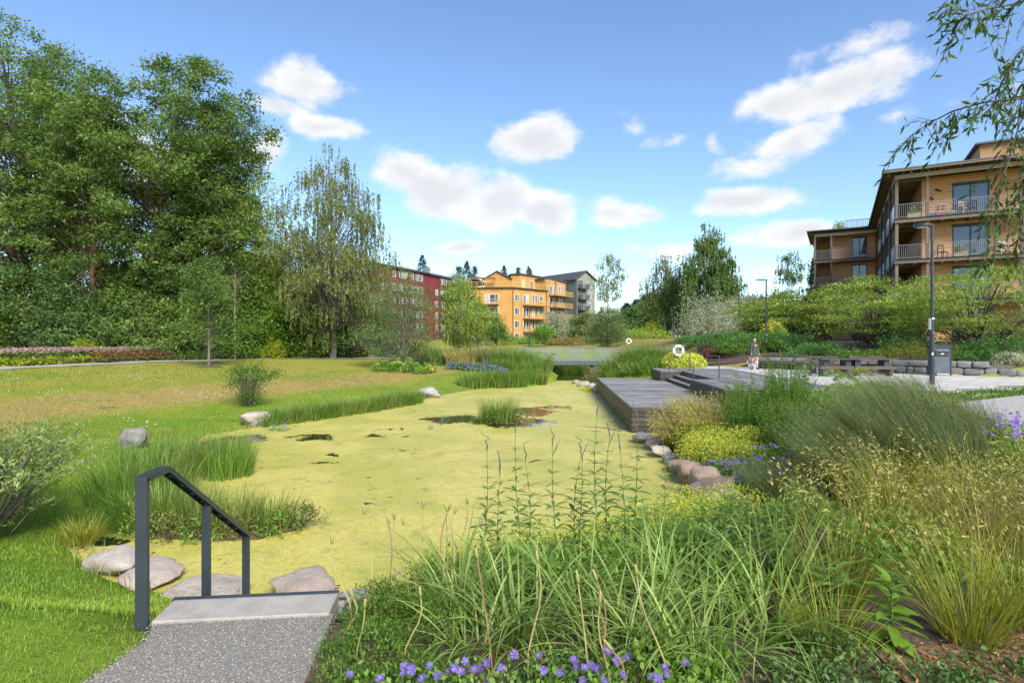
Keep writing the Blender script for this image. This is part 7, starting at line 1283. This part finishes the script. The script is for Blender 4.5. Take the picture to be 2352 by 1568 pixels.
# planter plants on the galleries
for i, p in enumerate(PLANTERS): w_ = p.matrix_basis.translation; shrub(['green plant in the planter at the upper gallery corner', 'green plant in the middle gallery planter'][i], (w_.x, w_.y, w_.z + .4), (.35, .25, .45), 300, .12, 'leaf_garden', seed=1400 + i, name='potted_plant', cat='plant', group='gallery plants')
w_ = wg.matrix_basis @ Vector((-3.6, 23.5, 13.67)); shrub('leafy plant on the roof terrace of the timber wing', w_, (.9, .6, 1.0), 500, .2, 'leaf_light', seed=1410, name='terrace_plant', cat='plant')
# ================================================================ people and dog
pbr('skin', (.50, .30, .22), rough=.55); pbr('coat_green', (.045, .055, .045), (.033, .04, .033), rough=.7, scale=8., bump=.3, bscale=12.); pbr('hair_fair', (.26, .15, .08), rough=.7); pbr('shoe', (.05, .045, .04), rough=.7); pbr('fur_white', (.62, .60, .56), (.5, .47, .42), rough=.9, scale=20., bump=.6, bscale=40.); pbr('fur_brown', (.10, .055, .03), rough=.9); pbr('cloth_white', (.6, .6, .62), rough=.8); pbr('cloth_dark', (.035, .028, .027), rough=.8); pbr('trousers', (.05, .055, .07), rough=.8); pbr('eye_dark', (.02, .015, .012), rough=.3); pbr('lip', (.36, .15, .12), rough=.5); pbr('leash', (.25, .03, .03), rough=.6)
def ball(m, c, rad, nu=10, nv=7):
    vs, fs = [(c[0], c[1], c[2] + rad[2])], []
    for i in range(1, nv):
        th = math.pi * i / nv
        for j in range(nu): ph = 2 * math.pi * j / nu; vs.append((c[0] + rad[0] * math.sin(th) * math.cos(ph), c[1] + rad[1] * math.sin(th) * math.sin(ph), c[2] + rad[2] * math.cos(th)))
    vs.append((c[0], c[1], c[2] - rad[2])); e_ = len(vs) - 1
    fs += [(0, 1 + j, 1 + (j + 1) % nu) for j in range(nu)]
    for i in range(nv - 2): fs += [(1 + i * nu + j, 1 + (i + 1) * nu + j, 1 + (i + 1) * nu + (j + 1) % nu, 1 + i * nu + (j + 1) % nu) for j in range(nu)]
    fs += [(e_, 1 + (nv - 2) * nu + (j + 1) % nu, 1 + (nv - 2) * nu + j) for j in range(nu)]
    m.add(vs, fs)
def fuse(o, vox, it=4):
    md = o.modifiers.new('fuse', 'REMESH'); md.mode = 'VOXEL'; md.voxel_size = vox; md.use_smooth_shade = True
    s = o.modifiers.new('soft', 'SMOOTH'); s.iterations = it; s.factor = .5; return o
def hand(m, w, d, side):
    """palm and five slightly curled fingers hanging from wrist w along d"""
    w, d = Vector(w), Vector(d).normalized(); s = Vector((0, -1, 0)); n = d.cross(s).normalized() * side
    m.tube([w, w + d * .04, w + d * .085], [.02, .03, .026], 8)
    for k, (o_, L) in enumerate(((-.026, .062), (-.009, .075), (.009, .07), (.026, .055))):
        b = w + d * .08 + s * o_; m.tube([b, b + d * L * .5, b + d * L * .85 - n * .018], [.0085, .008, .006], 6)
    b = w + d * .03 - s * .028; m.tube([b, b - s * .02 + d * .025, b - s * .018 + d * .055 - n * .008], [.0095, .009, .007], 6)
def person(loc, rz, label, coat, legs, hair, s=1., vox=.011, long_coat=True, group=None):
    o = thing('person', label, 'person', loc, rz, group); o.scale = (s, s, s); m = MB()
    hipL, hipR = (.085, 0, .9), (-.085, 0, .9)
    for sx, kn, an, toe in ((1, (.1, -.09, .5), (.1, -.1, .09), (.11, -.25, .04)), (-1, (-.1, .02, .48), (-.1, .12, .1), (-.11, .0, .04))):
        m.tube([(sx * .085, 0, .95), (kn[0], kn[1], kn[2] + .04), kn, ((kn[0] + an[0]) / 2, (kn[1] + an[1]) / 2 + .015, (kn[2] + an[2]) / 2 + .06), an], [.088, .06, .054, .052, .036], 10); m.tube([(an[0], an[1] + .04, .05), (an[0], an[1], .06), toe], [.035, .042, .03], 8)
    m.tube([(0, 0, .86), (0, .01, 1.), (0, .01, 1.15), (0, .0, 1.3), (0, 0, 1.39)], [.14, .13, .125, .14, .09], 12); m.tube([(0, .0, 1.36), (0, -.01, 1.5)], [.055, .05], 10)
    for sx in (-1, 1):
        m.tube([(sx * .06, 0, 1.385), (sx * .165, 0, 1.36), (sx * .2, .02, 1.12), (sx * .205, -.02, .97), (sx * .21, -.06, .87)], [.05, .052, .042, .036, .026], 8); hand(m, (sx * .21, -.06, .87), (sx * .05, -.25, -1), sx)
    ball(m, (0, -.02, 1.575), (.073, .09, .108), 14, 10); ball(m, (0, -.045, 1.51), (.05, .055, .055), 10, 7); m.tube([(0, -.108, 1.6), (0, -.125, 1.568), (0, -.108, 1.56)], [.008, .014, .01], 6)
    for sx in (-1, 1): ball(m, (sx * .076, 0, 1.57), (.012, .022, .032), 8, 6)
    fuse(m.build('body', 'skin', o), vox, 3)
    for sx in (-1, 1): mk('eye', 'eye_dark', o, lambda m: ball(m, (sx * .03, -.102, 1.59), (.012, .008, .007), 8, 6), smooth=True)
    mk('mouth', 'lip', o, lambda m: ball(m, (0, -.1, 1.522), (.022, .008, .007), 8, 6), smooth=True)
    h_ = MB(); ball(h_, (0, .012, 1.605), (.083, .092, .092), 14, 9); ball(h_, (0, .085, 1.57), (.04, .045, .06), 10, 7); h_.v = [(x, max(y, -.075 + (1.63 - z) * 1.6) if z < 1.64 else y, z) for x, y, z in h_.v]; h_.build('hair', hair, o, smooth=True)
    c = MB()
    if long_coat: c.tube([(0, 0, 1.44), (0, 0, 1.40), (0, .0, 1.3), (0, .01, 1.1), (0, 0, .9), (0, 0, .68)], [.07, .13, .185, .18, .2, .225], 16)
    else: c.tube([(0, 0, 1.43), (0, 0, 1.39), (0, 0, 1.28), (0, .01, 1.05), (0, 0, .86)], [.07, .12, .175, .16, .17], 16)
    c.v = [(x, y * .72, z) for x, y, z in c.v]
    for sx in (-1, 1): c.tube([(sx * .1, 0, 1.37), (sx * .18, 0, 1.34), (sx * .215, .02, 1.12), (sx * .22, -.02, .97), (sx * .222, -.055, .885)], [.07, .075, .062, .056, .05], 10)
    c.tube([(0, .015, 1.37), (0, .04, 1.45)], [.085, .1], 12, cap=True); fuse(c.build('coat' if long_coat else 'jacket', coat, o), vox * 1.3, 4)
    if legs: 
        t = MB()
        for sx, kn, an in ((1, (.1, -.09, .5), (.1, -.1, .1)), (-1, (-.1, .02, .48), (-.1, .12, .1))): t.tube([(sx * .085, 0, .95), kn, an], [.1, .075, .06], 10)
        fuse(t.build('trousers', legs, o), vox * 1.4, 3)
    for an, toe in (((.1, -.1), (.11, -.26)), ((-.1, .12), (-.11, -.02))): mk('shoe', 'shoe', o, lambda m: m.tube([(an[0], an[1] + .05, .04), (an[0], an[1], .05), (toe[0], toe[1], .035)], [.04, .048, .036], 10), smooth=True)
    return o
px_, py_ = PX(1733, 31.), 31.
person((px_, py_, .04), R(8), 'person in a knee length dark green raincoat with bare legs on the plaza', 'coat_green', None, 'hair_fair', 1.0)
person((PX(1088, 84.), 84., hz(PX(1088, 84.), 84.)), R(150), 'distant walker in a white top beside a darker dressed walker', 'cloth_white', 'trousers', 'hair_fair', 1., .02, False, 'two distant walkers'); person((PX(1101, 84.), 84., hz(PX(1101, 84.), 84.)), R(170), 'distant walker in dark clothes beside the one in white', 'cloth_dark', 'trousers', 'eye_dark', 1.03, .02, False, 'two distant walkers')
dg = thing('dog', 'small white dog with brown patches at the feet of the coated person', 'dog', (px_ - .28, py_ - .35, .04), R(25)); m = MB()
m.tube([(0, -.2, .27), (0, -.08, .26), (0, .08, .265), (0, .2, .27)], [.075, .1, .08, .08], 12); m.tube([(0, -.2, .29), (0, -.27, .37), (0, -.3, .4)], [.07, .055, .05], 10); ball(m, (0, -.31, .42), (.06, .07, .06), 12, 8); m.tube([(0, -.35, .41), (0, -.42, .395)], [.036, .024], 8)
for sx in (-1, 1):
    m.tube([(sx * .05, -.17, .25), (sx * .055, -.18, .14), (sx * .055, -.16, .07), (sx * .055, -.18, .015)], [.045, .03, .022, .026], 8); m.tube([(sx * .05, .17, .26), (sx * .06, .13, .18), (sx * .06, .22, .1), (sx * .06, .2, .015)], [.06, .05, .025, .026], 8); m.tube([(sx * .045, -.29, .46), (sx * .085, -.3, .44), (sx * .09, -.3, .38)], [.02, .022, .012], 6)
m.tube([(0, .23, .3), (0, .32, .4), (0, .33, .48)], [.025, .022, .015], 6); fuse(m.build('body', 'fur_white', dg), .009, 3)
for c, rd in (((0, .06, .33), (.085, .08, .03)), ((.05, -.31, .46), (.03, .03, .02)), ((-.05, .18, .3), (.045, .06, .05))): mk('fur_patch', 'fur_brown', dg, lambda m: ball(m, c, rd, 10, 7), smooth=True)
mk('nose', 'eye_dark', dg, lambda m: ball(m, (0, -.435, .4), (.012, .012, .01), 8, 6))
a_ = Vector((px_ - .24, py_ - .14, .82)); b_ = Vector((px_ - .33, py_ - .6, .38)); tag(MB().tube([a_, a_.lerp(b_, .5) + Vector((0, 0, -.06)), b_], .006, 5).build('leash', 'leash'), 'thin red leash between the coated person and the dog', 'leash')
